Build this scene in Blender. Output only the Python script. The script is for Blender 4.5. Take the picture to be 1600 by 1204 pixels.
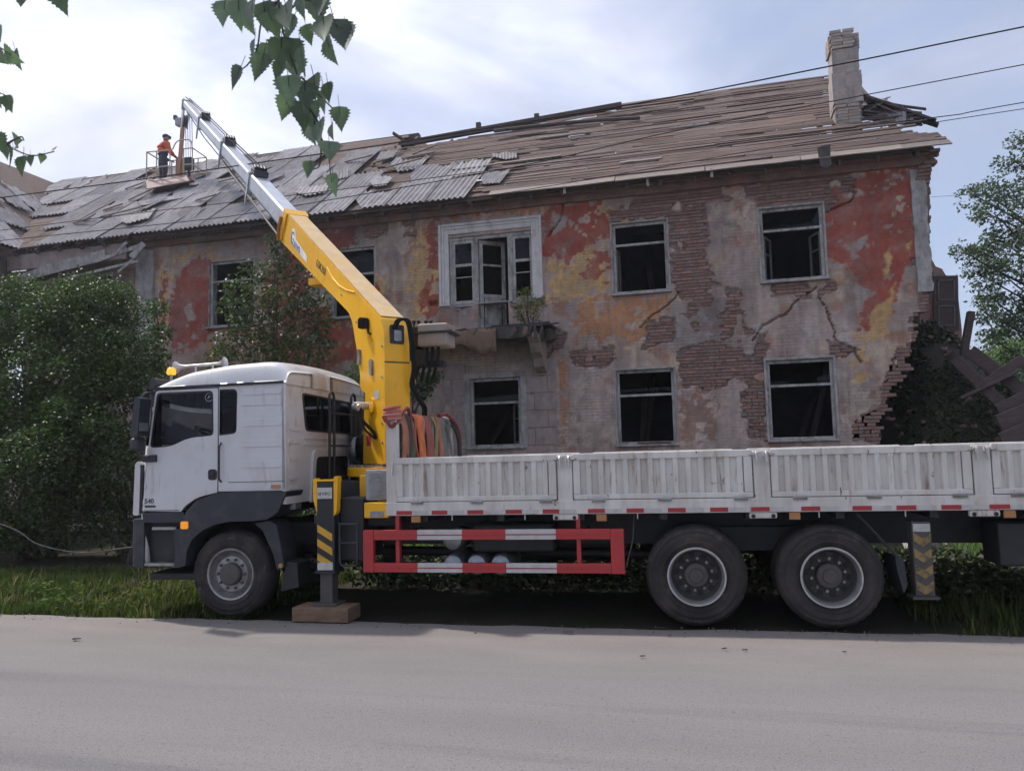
import bpy, bmesh, math, random
import numpy as np
from math import sin, cos, pi, radians, atan2, hypot, sqrt
from mathutils import Vector, Matrix
from mathutils.geometry import tessellate_polygon

for o in list(bpy.data.objects): bpy.data.objects.remove(o, do_unlink=True)
scene = bpy.context.scene
COL = scene.collection

# ------------------------------------------------------------------ camera
YAW, PITCH, ROLL, FPX = radians(14.64), radians(4.84), radians(1.48), 1211.0
CAM = Vector((0, 0, 1.9))
cf = Vector((-sin(YAW)*cos(PITCH), cos(YAW)*cos(PITCH), sin(PITCH)))
cr0 = Vector((cos(YAW), sin(YAW), 0)); cu0 = cr0.cross(cf)
cr = cr0*cos(ROLL) - cu0*sin(ROLL); cu = cu0*cos(ROLL) + cr0*sin(ROLL)
cd = bpy.data.cameras.new('camera'); cam = bpy.data.objects.new('camera', cd); COL.objects.link(cam)
cd.sensor_fit = 'HORIZONTAL'; cd.sensor_width = 36; cd.lens = FPX/1600*36
cd.clip_start = .05; cd.clip_end = 3000
m = Matrix((cr, cu, -cf)).transposed().to_4x4(); m.translation = CAM
cam.matrix_world = m
scene.camera = cam
cd.dof.use_dof = True; cd.dof.focus_distance = 13.0; cd.dof.aperture_fstop = 10.0

# ------------------------------------------------------------------ sky, sun, exposure
SUN_AZ, SUN_EL = radians(74), radians(56)          # azimuth to the left of +y
SUND = Vector((-sin(SUN_AZ)*cos(SUN_EL), cos(SUN_AZ)*cos(SUN_EL), sin(SUN_EL)))
w = bpy.data.worlds.new('World'); scene.world = w; w.use_nodes = True
nt = w.node_tree; nt.nodes.clear()
def N(nt, t, **kw):
    n = nt.nodes.new(t)
    for k, v in kw.items(): setattr(n, k, v)
    return n
out = N(nt, 'ShaderNodeOutputWorld'); bg = N(nt, 'ShaderNodeBackground')
sky = N(nt, 'ShaderNodeTexSky', sky_type='NISHITA', sun_disc=False, sun_elevation=SUN_EL, sun_rotation=-SUN_AZ)
sky.dust_density = 1.2
tc = N(nt, 'ShaderNodeTexCoord')
mp = N(nt, 'ShaderNodeMapping'); mp.inputs['Scale'].default_value = (1, 1, 2.0); mp.inputs['Location'].default_value = (5.5, .2, 2.2)
nt.links.new(tc.outputs['Generated'], mp.inputs['Vector'])
no = N(nt, 'ShaderNodeTexNoise'); no.inputs['Scale'].default_value = 2.3; no.inputs['Detail'].default_value = 7; no.inputs['Roughness'].default_value = .52; no.inputs['Distortion'].default_value = .5
nt.links.new(mp.outputs[0], no.inputs['Vector'])
cr_ = N(nt, 'ShaderNodeValToRGB'); cr_.color_ramp.elements[0].position = .36; cr_.color_ramp.elements[1].position = .66
nt.links.new(no.outputs['Fac'], cr_.inputs['Fac'])
nz = N(nt, 'ShaderNodeVectorMath', operation='NORMALIZE'); nt.links.new(tc.outputs['Generated'], nz.inputs[0])
dp = N(nt, 'ShaderNodeVectorMath', operation='DOT_PRODUCT'); nt.links.new(nz.outputs[0], dp.inputs[0]); dp.inputs[1].default_value = SUND
mr = N(nt, 'ShaderNodeMapRange'); mr.inputs[1].default_value = .42; mr.inputs[2].default_value = .86; mr.inputs[3].default_value = 0; mr.inputs[4].default_value = 1
nt.links.new(dp.outputs['Value'], mr.inputs[0])
mixc = N(nt, 'ShaderNodeMix', data_type='RGBA')
mixc.inputs[6].default_value = (3.5, 3.75, 4.75, 1); mixc.inputs[7].default_value = (7.3, 7.3, 8.3, 1)
nt.links.new(mr.outputs[0], mixc.inputs[0])
n2 = N(nt, 'ShaderNodeTexNoise'); n2.inputs['Scale'].default_value = 4.2; n2.inputs['Detail'].default_value = 6; n2.inputs['Distortion'].default_value = .3
nt.links.new(mp.outputs[0], n2.inputs['Vector'])
mr2 = N(nt, 'ShaderNodeMapRange'); mr2.inputs[1].default_value = .32; mr2.inputs[2].default_value = .68; mr2.inputs[3].default_value = .74; mr2.inputs[4].default_value = 1.28
nt.links.new(n2.outputs['Fac'], mr2.inputs[0])
mul = N(nt, 'ShaderNodeVectorMath', operation='SCALE'); nt.links.new(mixc.outputs[2], mul.inputs[0]); nt.links.new(mr2.outputs[0], mul.inputs['Scale'])
thin = N(nt, 'ShaderNodeVectorMath', operation='MULTIPLY_ADD'); nt.links.new(sky.outputs[0], thin.inputs[0]); thin.inputs[1].default_value = (.36, .36, .36); thin.inputs[2].default_value = (1.9, 2.15, 2.9)
mixs = N(nt, 'ShaderNodeMix', data_type='RGBA')
nt.links.new(cr_.outputs[0], mixs.inputs[0]); nt.links.new(thin.outputs[0], mixs.inputs[6]); nt.links.new(mul.outputs[0], mixs.inputs[7])
nt.links.new(mixs.outputs[2], bg.inputs['Color']); bg.inputs['Strength'].default_value = .1
nt.links.new(bg.outputs[0], out.inputs[0])
sl = bpy.data.lights.new('sun', 'SUN'); sl.energy = 2.1; sl.angle = radians(2.5); sl.color = (1, .95, .88)
so = bpy.data.objects.new('sun', sl); COL.objects.link(so); so.rotation_euler = SUND.to_track_quat('Z', 'Y').to_euler()
so.location = (0, 0, 30)
vs = scene.view_settings
vs.view_transform = 'Standard'; vs.look = 'None'; vs.gamma = 1; vs.use_curve_mapping = False; vs.exposure = 0.84
cy = scene.cycles
cy.use_adaptive_sampling = True; cy.adaptive_threshold = .03; cy.time_limit = 800; cy.use_denoising = True
cy.max_bounces = 6; cy.diffuse_bounces = 3; cy.glossy_bounces = 2; cy.transmission_bounces = 3; cy.transparent_max_bounces = 10; cy.volume_bounces = 0; cy.caustics_reflective = False; cy.caustics_refractive = False

# ------------------------------------------------------------------ helpers
rnd = random.Random(11)
def ray(px, py): return cf + cr*((px-800)/FPX) - cu*((py-602)/FPX)
def at(px, py, Y=None, Z=None):
    d = ray(px, py); t = (Y-CAM.y)/d.y if Y is not None else (Z-CAM.z)/d.z
    return CAM + d*t
def tag(o, label=None, cat=None, group=None, kind=None):
    if label: o['label'] = label
    if cat: o['category'] = cat
    if group: o['group'] = group
    if kind: o['kind'] = kind
    return o
def empty(name, loc=(0,0,0), rz=0.0):
    o = bpy.data.objects.new(name, None); COL.objects.link(o); o.location = loc; o.rotation_euler = (0,0,rz)
    o.empty_display_size = .2
    return o
def copy_tree(o, parent=None):
    c = o.copy(); COL.objects.link(c); c.parent = parent
    for ch in list(o.children): copy_tree(ch, c)
    return c
OFF = {}
def off_of(p):
    while p is not None:
        if p.name in OFF: return OFF[p.name]
        p = p.parent
    return Vector((0,0,0))
class MB:
    def __init__(s): s.v = []; s.f = []; s.mi = []
    def add(s, vs, fs, M=None):
        n = len(s.v)
        if M is not None: vs = [M @ Vector(p) for p in vs]
        s.v += [tuple(p) for p in vs]; s.f += [tuple(i+n for i in f) for f in fs]; return s
    def box(s, x0, x1, y0, y1, z0, z1, M=None):
        v = [(x0,y0,z0),(x1,y0,z0),(x1,y1,z0),(x0,y1,z0),(x0,y0,z1),(x1,y0,z1),(x1,y1,z1),(x0,y1,z1)]
        return s.add(v, [(0,3,2,1),(4,5,6,7),(0,1,5,4),(1,2,6,5),(2,3,7,6),(3,0,4,7)], M)
    def bar(s, p0, p1, wd, th, up=(0,0,1), ext=0.0):
        p0, p1 = Vector(p0), Vector(p1); d = (p1-p0); L = d.length; d = d/L; u = Vector(up)
        sd = d.cross(u)
        if sd.length < 1e-4: sd = d.cross(Vector((1,0,0)))
        sd.normalize(); u = sd.cross(d)
        M = Matrix((d, sd, u)).transposed().to_4x4(); M.translation = p0
        return s.box(-ext, L+ext, -wd/2, wd/2, -th/2, th/2, M)
    def cyl(s, p0, p1, r0, r1=None, n=16, caps=True):
        r1 = r0 if r1 is None else r1
        p0, p1 = Vector(p0), Vector(p1); d = (p1-p0).normalized()
        a = d.orthogonal().normalized(); b = d.cross(a)
        vs = []; 
        for p, r in ((p0,r0),(p1,r1)):
            for i in range(n):
                t = 2*pi*i/n; vs.append(p + a*(r*cos(t)) + b*(r*sin(t)))
        fs = [(i, (i+1)%n, n+(i+1)%n, n+i) for i in range(n)]
        if caps: fs += [tuple(range(n-1,-1,-1)), tuple(range(n, 2*n))]
        return s.add(vs, fs)
    def tube(s, pts, r, n=8, caps=True):
        pts = [Vector(p) for p in pts]; m = len(pts); rs = r if isinstance(r, (list,tuple)) else [r]*m
        d0 = (pts[1]-pts[0]).normalized(); a = d0.orthogonal().normalized(); vs = []
        for k, p in enumerate(pts):
            d = (pts[min(k+1,m-1)] - pts[max(k-1,0)]).normalized()
            a = (a - d*a.dot(d)).normalized(); b = d.cross(a)
            for i in range(n):
                t = 2*pi*i/n; vs.append(p + a*(rs[k]*cos(t)) + b*(rs[k]*sin(t)))
        fs = [(k*n+i, k*n+(i+1)%n, (k+1)*n+(i+1)%n, (k+1)*n+i) for k in range(m-1) for i in range(n)]
        if caps: fs += [tuple(range(n-1,-1,-1)), tuple(range((m-1)*n, m*n))]
        return s.add(vs, fs)
    def lathe(s, prof, org, axis, n=32, close=False):
        org = Vector(org); d = Vector(axis).normalized(); a = d.orthogonal().normalized(); b = d.cross(a); vs = []
        for r, t in prof:
            for i in range(n):
                q = 2*pi*i/n; vs.append(org + d*t + a*(r*cos(q)) + b*(r*sin(q)))
        m = len(prof); fs = []
        for k in range(m if close else m-1):
            k2 = (k+1) % m
            for i in range(n): fs.append((k*n+i, k*n+(i+1)%n, k2*n+(i+1)%n, k2*n+i))
        return s.add(vs, fs)
    def plate(s, outer, holes, fn, w0, w1):
        loops = [list(outer)] + [list(h) for h in holes]
        flat = [p for l in loops for p in l]; n = len(flat)
        tris = tessellate_polygon([[Vector((p[0], p[1], 0)) for p in l] for l in loops])
        vs = [fn(p[0], p[1], w0) for p in flat] + [fn(p[0], p[1], w1) for p in flat]
        fs = [tuple(t) for t in tris] + [tuple(i+n for i in reversed(t)) for t in tris]
        k = 0
        for l in loops:
            m = len(l)
            for i in range(m): a, b = k+i, k+(i+1)%m; fs.append((a, b, b+n, a+n))
            k += m
        return s.add(vs, fs)
    def prism(s, poly, y0, y1, fn=None):
        return s.plate(poly, [], fn or (lambda u, v, w: (u, w, v)), y0, y1)
    def sphere(s, c, r, n=12, m=8, sc=(1,1,1)):
        vs = []; c = Vector(c)
        for j in range(m+1):
            ph = pi*j/m
            for i in range(n):
                t = 2*pi*i/n; vs.append(c + Vector((r*sc[0]*sin(ph)*cos(t), r*sc[1]*sin(ph)*sin(t), r*sc[2]*cos(ph))))
        return s.add(vs, [(j*n+i, (j+1)*n+i, (j+1)*n+(i+1)%n, j*n+(i+1)%n) for j in range(m) for i in range(n)])
    def mesh(s, name, off=Vector((0,0,0))):
        me = bpy.data.meshes.new(name); me.from_pydata([(p[0]-off.x, p[1]-off.y, p[2]-off.z) for p in s.v], [], s.f); me.update()
        bm = bmesh.new(); bm.from_mesh(me); bmesh.ops.recalc_face_normals(bm, faces=bm.faces); bm.to_mesh(me); bm.free()
        return me
    def build(s, name, mat, parent=None, bevel=0, smooth=False, seg=2, ang=35):
        me = s.mesh(name, off_of(parent)); me.materials.append(mat)
        if smooth:
            me.polygons.foreach_set('use_smooth', [True]*len(me.polygons)); me.set_sharp_from_angle(angle=radians(ang))
        o = bpy.data.objects.new(name, me); COL.objects.link(o); o.parent = parent
        if bevel:
            b = o.modifiers.new('bevel', 'BEVEL'); b.width = bevel; b.segments = seg; b.limit_method = 'ANGLE'; b.angle_limit = radians(30)
        return o
def np_mesh(name, verts, faces, mat, parent=None, off=None):
    verts = np.asarray(verts, np.float32); faces = np.asarray(faces, np.int32); k = faces.shape[1]
    if off is None: off = off_of(parent)
    verts = verts - np.array(off, np.float32)
    me = bpy.data.meshes.new(name); me.vertices.add(len(verts)); me.vertices.foreach_set('co', verts.ravel())
    me.loops.add(faces.size); me.loops.foreach_set('vertex_index', faces.ravel())
    me.polygons.add(len(faces)); me.polygons.foreach_set('loop_start', np.arange(0, faces.size, k, dtype=np.int32))
    me.update(calc_edges=True); me.validate(); me.materials.append(mat)
    o = bpy.data.objects.new(name, me); COL.objects.link(o); o.parent = parent
    return o
def rpoly(pts, r, n=4):
    res = []; m = len(pts)
    for i in range(m):
        p = Vector(pts[i]); a = Vector(pts[i-1]); b = Vector(pts[(i+1)%m])
        rr = r[i] if isinstance(r, (list,tuple)) else r
        if rr <= 0: res.append((p.x, p.y)); continue
        da = (a-p); db = (b-p); k = min(rr, da.length*.45, db.length*.45); p0 = p + da.normalized()*k; p1 = p + db.normalized()*k
        for j in range(n+1):
            t = j/n; q = p0*((1-t)**2) + p*(2*t*(1-t)) + p1*(t*t); res.append((q.x, q.y))
    return res
def rrect(x0, x1, y0, y1, r, n=4): return rpoly([(x0,y0),(x1,y0),(x1,y1),(x0,y1)], r, n)
def XZ(u, v, w): return (u, w, v)
def spl(pts, n=8):
    pts = [Vector(p) for p in pts]; P = [pts[0]*2-pts[1]] + pts + [pts[-1]*2-pts[-2]]; res = []
    for i in range(1, len(P)-2):
        for k in range(n):
            t = k/n; a,b,c,d = P[i-1],P[i],P[i+1],P[i+2]
            res.append(.5*((2*b)+(c-a)*t+(2*a-5*b+4*c-d)*t*t+(3*b-a-3*c+d)*t**3))
    res.append(pts[-1]); return res
def text(name, s, size, mat, parent, M, ext=.002):
    c = bpy.data.curves.new(name, 'FONT'); c.body = s; c.size = size; c.extrude = ext; c.align_x = 'LEFT'
    t = bpy.data.objects.new('tmp', c); COL.objects.link(t); bpy.context.view_layer.update()
    me = bpy.data.meshes.new_from_object(t.evaluated_get(bpy.context.evaluated_depsgraph_get()))
    bpy.data.objects.remove(t); me.materials.clear(); me.materials.append(mat); me.name = name
    o = bpy.data.objects.new(name, me); COL.objects.link(o); o.parent = parent; o.matrix_local = M
    return o

# ------------------------------------------------------------------ materials
def pmat(name, col, rough=.6, metal=0.0, var=.18, scale=6.0, bump=0.0, bscale=40.0, dirt=None, spec=.5, island=0.0, objrand=0.0, stretch=(1,1,1), coat=0.0, emit=None, transl=0.0, attr=None):
    m = bpy.data.materials.new(name); m.use_nodes = True; nt = m.node_tree; b = nt.nodes['Principled BSDF']
    b.inputs['Roughness'].default_value = rough; b.inputs['Metallic'].default_value = metal; b.inputs['Specular IOR Level'].default_value = spec
    b.inputs['Coat Weight'].default_value = coat
    tc = N(nt, 'ShaderNodeTexCoord'); mp = N(nt, 'ShaderNodeMapping'); mp.inputs['Scale'].default_value = stretch
    nt.links.new(tc.outputs['Object'], mp.inputs[0])
    if objrand:
        oi = N(nt, 'ShaderNodeObjectInfo'); sc = N(nt, 'ShaderNodeVectorMath', operation='SCALE'); sc.inputs[0].default_value = (37, 23, 51)
        nt.links.new(oi.outputs['Random'], sc.inputs['Scale']); nt.links.new(sc.outputs[0], mp.inputs['Location'])
    no = N(nt, 'ShaderNodeTexNoise'); no.inputs['Scale'].default_value = scale; no.inputs['Detail'].default_value = 6; no.inputs['Roughness'].default_value = .6
    nt.links.new(mp.outputs[0], no.inputs['Vector'])
    mr = N(nt, 'ShaderNodeMapRange'); mr.inputs[1].default_value = .25; mr.inputs[2].default_value = .75; mr.inputs[3].default_value = 1-var; mr.inputs[4].default_value = 1+var
    nt.links.new(no.outputs['Fac'], mr.inputs[0]); fac = mr.outputs[0]
    for src, amt in ((('ShaderNodeObjectInfo', 'Random'), objrand), (('ShaderNodeNewGeometry', 'Random Per Island'), island)):
        if amt:
            g = N(nt, src[0]); q = N(nt, 'ShaderNodeMapRange'); q.inputs[3].default_value = 1-amt; q.inputs[4].default_value = 1+amt
            nt.links.new(g.outputs[src[1]], q.inputs[0]); mm = N(nt, 'ShaderNodeMath', operation='MULTIPLY')
            nt.links.new(fac, mm.inputs[0]); nt.links.new(q.outputs[0], mm.inputs[1]); fac = mm.outputs[0]
    sc = N(nt, 'ShaderNodeVectorMath', operation='SCALE'); sc.inputs[0].default_value = col[:3]; nt.links.new(fac, sc.inputs['Scale'])
    if attr:
        at_ = N(nt, 'ShaderNodeAttribute'); at_.attribute_name = attr; nt.links.new(at_.outputs['Color'], sc.inputs[0])
    cur = sc.outputs[0]
    for dd in (dirt if isinstance(dirt, list) else [dirt] if dirt else []):
        dcol, lo, hi, dsc, dstr = dd
        mp2 = N(nt, 'ShaderNodeMapping'); mp2.inputs['Scale'].default_value = dstr; nt.links.new(tc.outputs['Object'], mp2.inputs[0])
        if objrand: nt.links.new(nt.nodes['Vector Math'].outputs[0], mp2.inputs['Location'])
        n3 = N(nt, 'ShaderNodeTexNoise'); n3.inputs['Scale'].default_value = dsc; n3.inputs['Detail'].default_value = 8; n3.inputs['Roughness'].default_value = .65
        nt.links.new(mp2.outputs[0], n3.inputs['Vector'])
        q = N(nt, 'ShaderNodeMapRange'); q.inputs[1].default_value = lo; q.inputs[2].default_value = hi; nt.links.new(n3.outputs['Fac'], q.inputs[0])
        mx = N(nt, 'ShaderNodeMix', data_type='RGBA'); nt.links.new(q.outputs[0], mx.inputs[0]); nt.links.new(cur, mx.inputs[6]); mx.inputs[7].default_value = (*dcol, 1)
        cur = mx.outputs[2]
    nt.links.new(cur, b.inputs['Base Color'])
    if bump:
        bn = N(nt, 'ShaderNodeTexNoise'); bn.inputs['Scale'].default_value = bscale; bn.inputs['Detail'].default_value = 5
        nt.links.new(mp.outputs[0], bn.inputs['Vector'])
        bp = N(nt, 'ShaderNodeBump'); bp.inputs['Strength'].default_value = bump; bp.inputs['Distance'].default_value = .02
        nt.links.new(bn.outputs['Fac'], bp.inputs['Height']); nt.links.new(bp.outputs[0], b.inputs['Normal'])
    if emit: b.inputs['Emission Color'].default_value = (*emit[0], 1); b.inputs['Emission Strength'].default_value = emit[1]
    if transl:
        tr = N(nt, 'ShaderNodeBsdfTranslucent'); ms = N(nt, 'ShaderNodeMixShader'); ms.inputs[0].default_value = transl
        hs = N(nt, 'ShaderNodeVectorMath', operation='MULTIPLY'); hs.inputs[1].default_value = (1.25, 1.5, .6); nt.links.new(cur, hs.inputs[0]); nt.links.new(hs.outputs[0], tr.inputs['Color'])
        o_ = nt.nodes['Material Output']; nt.links.new(b.outputs[0], ms.inputs[1]); nt.links.new(tr.outputs[0], ms.inputs[2]); nt.links.new(ms.outputs[0], o_.inputs[0])
    return m
def glassmat(name, tint=(.55,.6,.62), refl=.12):
    m = bpy.data.materials.new(name); m.use_nodes = True; nt = m.node_tree; nt.nodes.clear()
    o = N(nt, 'ShaderNodeOutputMaterial'); t = N(nt, 'ShaderNodeBsdfTransparent'); t.inputs[0].default_value = (*tint, 1)
    g = N(nt, 'ShaderNodeBsdfGlossy'); g.inputs['Roughness'].default_value = .04; g.inputs[0].default_value = (.42,.45,.5,1)
    fr = N(nt, 'ShaderNodeFresnel'); fr.inputs[0].default_value = 1.45
    mx = N(nt, 'ShaderNodeMixShader'); nt.links.new(fr.outputs[0], mx.inputs[0]); nt.links.new(t.outputs[0], mx.inputs[1]); nt.links.new(g.outputs[0], mx.inputs[2])
    nt.links.new(mx.outputs[0], o.inputs[0]); return m
RUST = (.16, .065, .03)
M = dict(
 white=pmat('cab_white', (.60,.595,.60), .42, var=.05, scale=2, coat=.2, dirt=[((.40,.36,.32), .50, .92, 1.6, (1,1,1)), ((.33,.29,.25), .57, .78, 6, (2,1,.35)), ((.28,.24,.20), .66, .72, 20, (1,1,1))]),
 bedwhite=pmat('bed_white', (.66,.63,.585), .6, var=.12, scale=3, dirt=[((.42,.375,.33), .40, .78, 2.6, (1.6,1,.35)), ((.30,.20,.14), .58, .70, 5.0, (2.2,1,.30)), (RUST, .635, .67, 11.0, (1,1,.5)), ((.05,.045,.045), .685, .71, 15.0, (1,1,.7))]),
 plastic=pmat('dark_plastic', (.026,.029,.037), .5, var=.2, dirt=((.10,.09,.08), .52, .9, 3, (1,1,1))),
 black=pmat('black_frame', (.018,.019,.022), .55, var=.25, dirt=((.07,.06,.05), .55, .9, 4, (1,1,1))),
 tyre=pmat('tyre_rubber', (.032,.029,.028), .88, var=.25, scale=5, bump=.2, bscale=60, dirt=[((.085,.072,.064), .42, .8, 2.6, (1,1,1)), ((.12,.10,.088), .58, .72, 9, (1,1,1))], spec=.25),
 steel=pmat('worn_steel', (.33,.32,.32), .45, .6, var=.25, scale=8, dirt=((.16,.11,.08), .5, .75, 6, (1,1,1))),
 hub=pmat('dusty_hub', (.085,.078,.076), .7, .2, var=.25, scale=10, dirt=((.12,.10,.09), .45, .8, 6, (1,1,1))),
 chrome=pmat('chrome_lip', (.52,.51,.51), .38, .75, var=.2, scale=9),
 galv=pmat('galvanised_tank', (.34,.36,.38), .42, .7, var=.2, scale=12, dirt=((.2,.17,.14), .5, .8, 5, (1,1,1))),
 yellow=pmat('crane_yellow', (.84,.43,.004), .42, var=.06, scale=2.5, coat=.12, dirt=[((.50,.28,.06), .55, .92, 2.2, (1,1,1)), ((.30,.17,.05), .62, .78, 7, (2,2,.5)), ((.09,.06,.03), .70, .74, 13, (1,1,1))]),
 boomgrey=pmat('boom_silver', (.46,.49,.54), .42, .15, var=.1, scale=2, dirt=((.30,.28,.27), .5, .9, 3, (1,1,1))),
 red=pmat('rail_red', (.42,.035,.035), .45, var=.12, dirt=((.25,.07,.05), .55, .9, 5, (1,1,1))),
 tapered=pmat('tape_red', (.36,.03,.035), .4, var=.1, dirt=((.2,.1,.08), .55, .85, 9, (1,1,1))),
 tapewhite=pmat('tape_white', (.50,.49,.47), .45, var=.12, dirt=((.3,.27,.25), .5, .85, 9, (1,1,1))),
 amber=pmat('amber_lens', (.75,.26,.02), .3, var=.1, emit=((1,.35,.02), .25)),
 amberdull=pmat('amber_reflector', (.42,.19,.07), .4, var=.15),
 beacon=pmat('beacon_lens', (.80,.30,.015), .25, emit=((1,.36,.02), .7)),
 glass=glassmat('cab_glass', (.80,.83,.84)), pane=glassmat('window_pane', (.75,.8,.8)),
 darkglass=glassmat('tinted_glass', (.10,.12,.14)),
 fabric=pmat('seat_fabric', (.05,.045,.05), .9), curtain=pmat('curtain', (.012,.013,.02), .9), fringe=pmat('curtain_fringe', (.8,.78,.75), .9),
 frame=pmat('weathered_white_wood', (.42,.40,.375), .75, var=.22, scale=9, bump=.3, dirt=[((.16,.14,.13), .46, .68, 7, (1,1,.4)), ((.045,.04,.04), .62, .72, 14, (1,1,.3))]),
 surround=pmat('white_plaster_surround', (.62,.59,.57), .85, var=.15, scale=5, bump=.3, dirt=[((.25,.22,.21), .52, .78, 4, (1,1,.5)), ((.30,.16,.12), .66, .72, 8, (1,1,1))]),
 greytrim=pmat('grey_trim_plaster', (.40,.375,.36), .88, var=.25, scale=6, bump=.4, dirt=[((.16,.14,.13), .45, .75, 5, (1,1,.5)), ((.10,.085,.08), .64, .74, 12, (1,1,.6))]),
 quoin=pmat('pinkish_block_plaster', (.36,.28,.25), .88, var=.2, scale=4, bump=.35, dirt=[((.18,.155,.15), .48, .78, 5, (1,1,.6)), ((.36,.3,.27), .6, .75, 7, (1,1,1))]),
 wood=pmat('weathered_board', (.165,.124,.108), .88, var=.38, scale=3, bump=.8, bscale=30, objrand=.38, island=.25, spec=.25, stretch=(.6,7,7), dirt=[((.205,.108,.072), .50, .72, 1.1, (.5,1.2,1.2)), ((.18,.155,.155), .57, .78, 1.6, (.5,2,2)), ((.05,.042,.04), .54, .70, 2.8, (.5,9,9))]),
 darkwood=pmat('dark_old_wood', (.085,.062,.052), .85, var=.3, scale=3, bump=.5, objrand=.2, stretch=(1,4,4)),
 palewood=pmat('pale_eave_board', (.23,.19,.165), .85, var=.25, scale=3, bump=.4, objrand=.2, stretch=(.8,6,6), dirt=((.14,.115,.10), .56, .8, 4, (1,3,3))),
 crate=pmat('timber_block', (.20,.125,.075), .85, var=.3, scale=4, bump=.6, bscale=25, stretch=(1,5,5), dirt=((.09,.065,.05), .5, .75, 5, (1,3,3))),
 slate=pmat('asbestos_slate', (.345,.325,.325), .92, var=.28, scale=3, bump=.3, objrand=.26, spec=.2, dirt=[((.19,.165,.155), .5, .75, 2.4, (2,.7,1)), ((.40,.34,.29), .6, .8, 2, (1,1,1))]),
 brick=pmat('old_brick', (.30,.160,.125), .92, var=.28, scale=9, bump=.4, objrand=.28, island=.22, spec=.2, dirt=[((.235,.18,.16), .38, .66, 5, (1,1,1)), ((.36,.29,.255), .57, .72, 7, (1,1,1)), ((.10,.085,.08), .64, .76, 6, (1,1,1))]),
 brickpale=pmat('chimney_brick', (.40,.33,.28), .9, var=.2, scale=7, bump=.4, objrand=.2, island=.15, dirt=[((.27,.24,.23), .48, .75, 3, (1,1,1)), ((.33,.16,.10), .64, .74, 6, (1,1,1))]),
 mortar=pmat('lime_mortar', (.20,.18,.17), .95, var=.3, scale=12, bump=.5),
 facade=pmat('flaking_facade', (.3,.3,.3), .92, var=.20, scale=7, bump=.6, bscale=22, attr='paint', spec=.2, dirt=[((.175,.145,.135), .54, .82, 2.0, (2.2,1,.25)), ((.42,.36,.325), .62, .78, 5, (2.2,1,.4)), ((.24,.16,.125), .60, .72, 11, (1,1,.8)), ((.10,.085,.08), .67, .73, 16, (1.4,1,.8))]),
 interior=pmat('dark_interior', (.065,.058,.056), .95, var=.4, scale=2),  # one dark plaster tone for all the rooms
 concrete=pmat('shade_dark_concrete', (.085,.074,.068), .92, var=.3, scale=6, bump=.6, dirt=((.08,.07,.065), .5, .75, 4, (1,1,1))),  # darkened all over so the balcony slab carries the shade of its underside
 sacking=pmat('brown_sacking', (.17,.115,.075), .95, var=.3, scale=8, bump=.4, stretch=(4,1,1)),
 asphalt=pmat('dusty_asphalt', (.172,.162,.163), .9, var=.10, scale=.45, bump=.35, bscale=120, dirt=[((.235,.215,.20), .45, .75, .35, (.5,2.2,1)), ((.11,.105,.108), .60, .74, .8, (.35,2.0,1)), ((.28,.265,.25), .66, .72, 90, (1,1,1)), ((.10,.095,.095), .66, .74, 70, (1,1,1))]),
 shoulder=pmat('dusty_shoulder', (.255,.222,.195), .95, var=.14, scale=1.2, bump=.5, bscale=70, dirt=[((.18,.155,.14), .5, .75, 1.3, (.6,2,1)), ((.13,.115,.105), .66, .72, 40, (1,1,1))]),
 soil=pmat('dark_soil', (.042,.034,.026), .95, var=.35, scale=1.5, bump=.6, bscale=30, spec=.15, dirt=((.03,.042,.016), .45, .7, 1.1, (1,1,1))),
 rubble=pmat('pale_rubble', (.36,.33,.30), .95, var=.25, scale=9, bump=.4, objrand=.25),
 grass=pmat('grass_blades', (.062,.085,.022), .7, var=.35, scale=.9, island=.5, transl=.3, spec=.2),
 shrub=pmat('shrub_leaves', (.062,.098,.024), .46, var=.25, scale=.6, island=.38, transl=.22),
 sapl=pmat('sapling_leaves', (.075,.110,.040), .42, var=.25, scale=.8, island=.38, transl=.25),
 treeleaf=pmat('maple_leaves', (.085,.115,.075), .5, var=.2, scale=.5, island=.35, transl=.3),
 palegreen=pmat('pale_tree_leaves', (.13,.19,.06), .5, var=.2, scale=.5, island=.3, transl=.4),
 weed=pmat('balcony_weed', (.20,.21,.07), .55, var=.25, island=.4, transl=.3),
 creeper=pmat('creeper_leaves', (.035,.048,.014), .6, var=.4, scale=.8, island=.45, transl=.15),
 birch=pmat('birch_leaf', (.105,.140,.125), .5, var=.25, scale=3, objrand=.35, transl=.5),  # bluish grey of the veiling haze is put into the leaf colour
 bark=pmat('bark', (.075,.06,.05), .95, var=.35, scale=8, bump=.6),
 cable=pmat('black_cable', (.02,.02,.022), .85, spec=.08),
 rope=pmat('pale_rope', (.13,.12,.11), .9),
 orange=pmat('orange_vest', (.62,.13,.05), .85, var=.12, scale=12), navy=pmat('navy_cloth', (.04,.05,.075), .9, var=.2, scale=14),
 skin=pmat('skin', (.42,.24,.17), .6, var=.08), cap=pmat('cap_cloth', (.03,.035,.045), .9),
 blue=pmat('logo_blue', (.03,.11,.42), .5), logow=pmat('logo_white', (.75,.77,.8), .5), ink=pmat('ink', (.03,.03,.035), .6),
 stripeY=pmat('stripe_yellow', (.62,.34,.03), .5, var=.12, dirt=((.25,.17,.07), .52, .8, 7, (1,1,1))),
)
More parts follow.
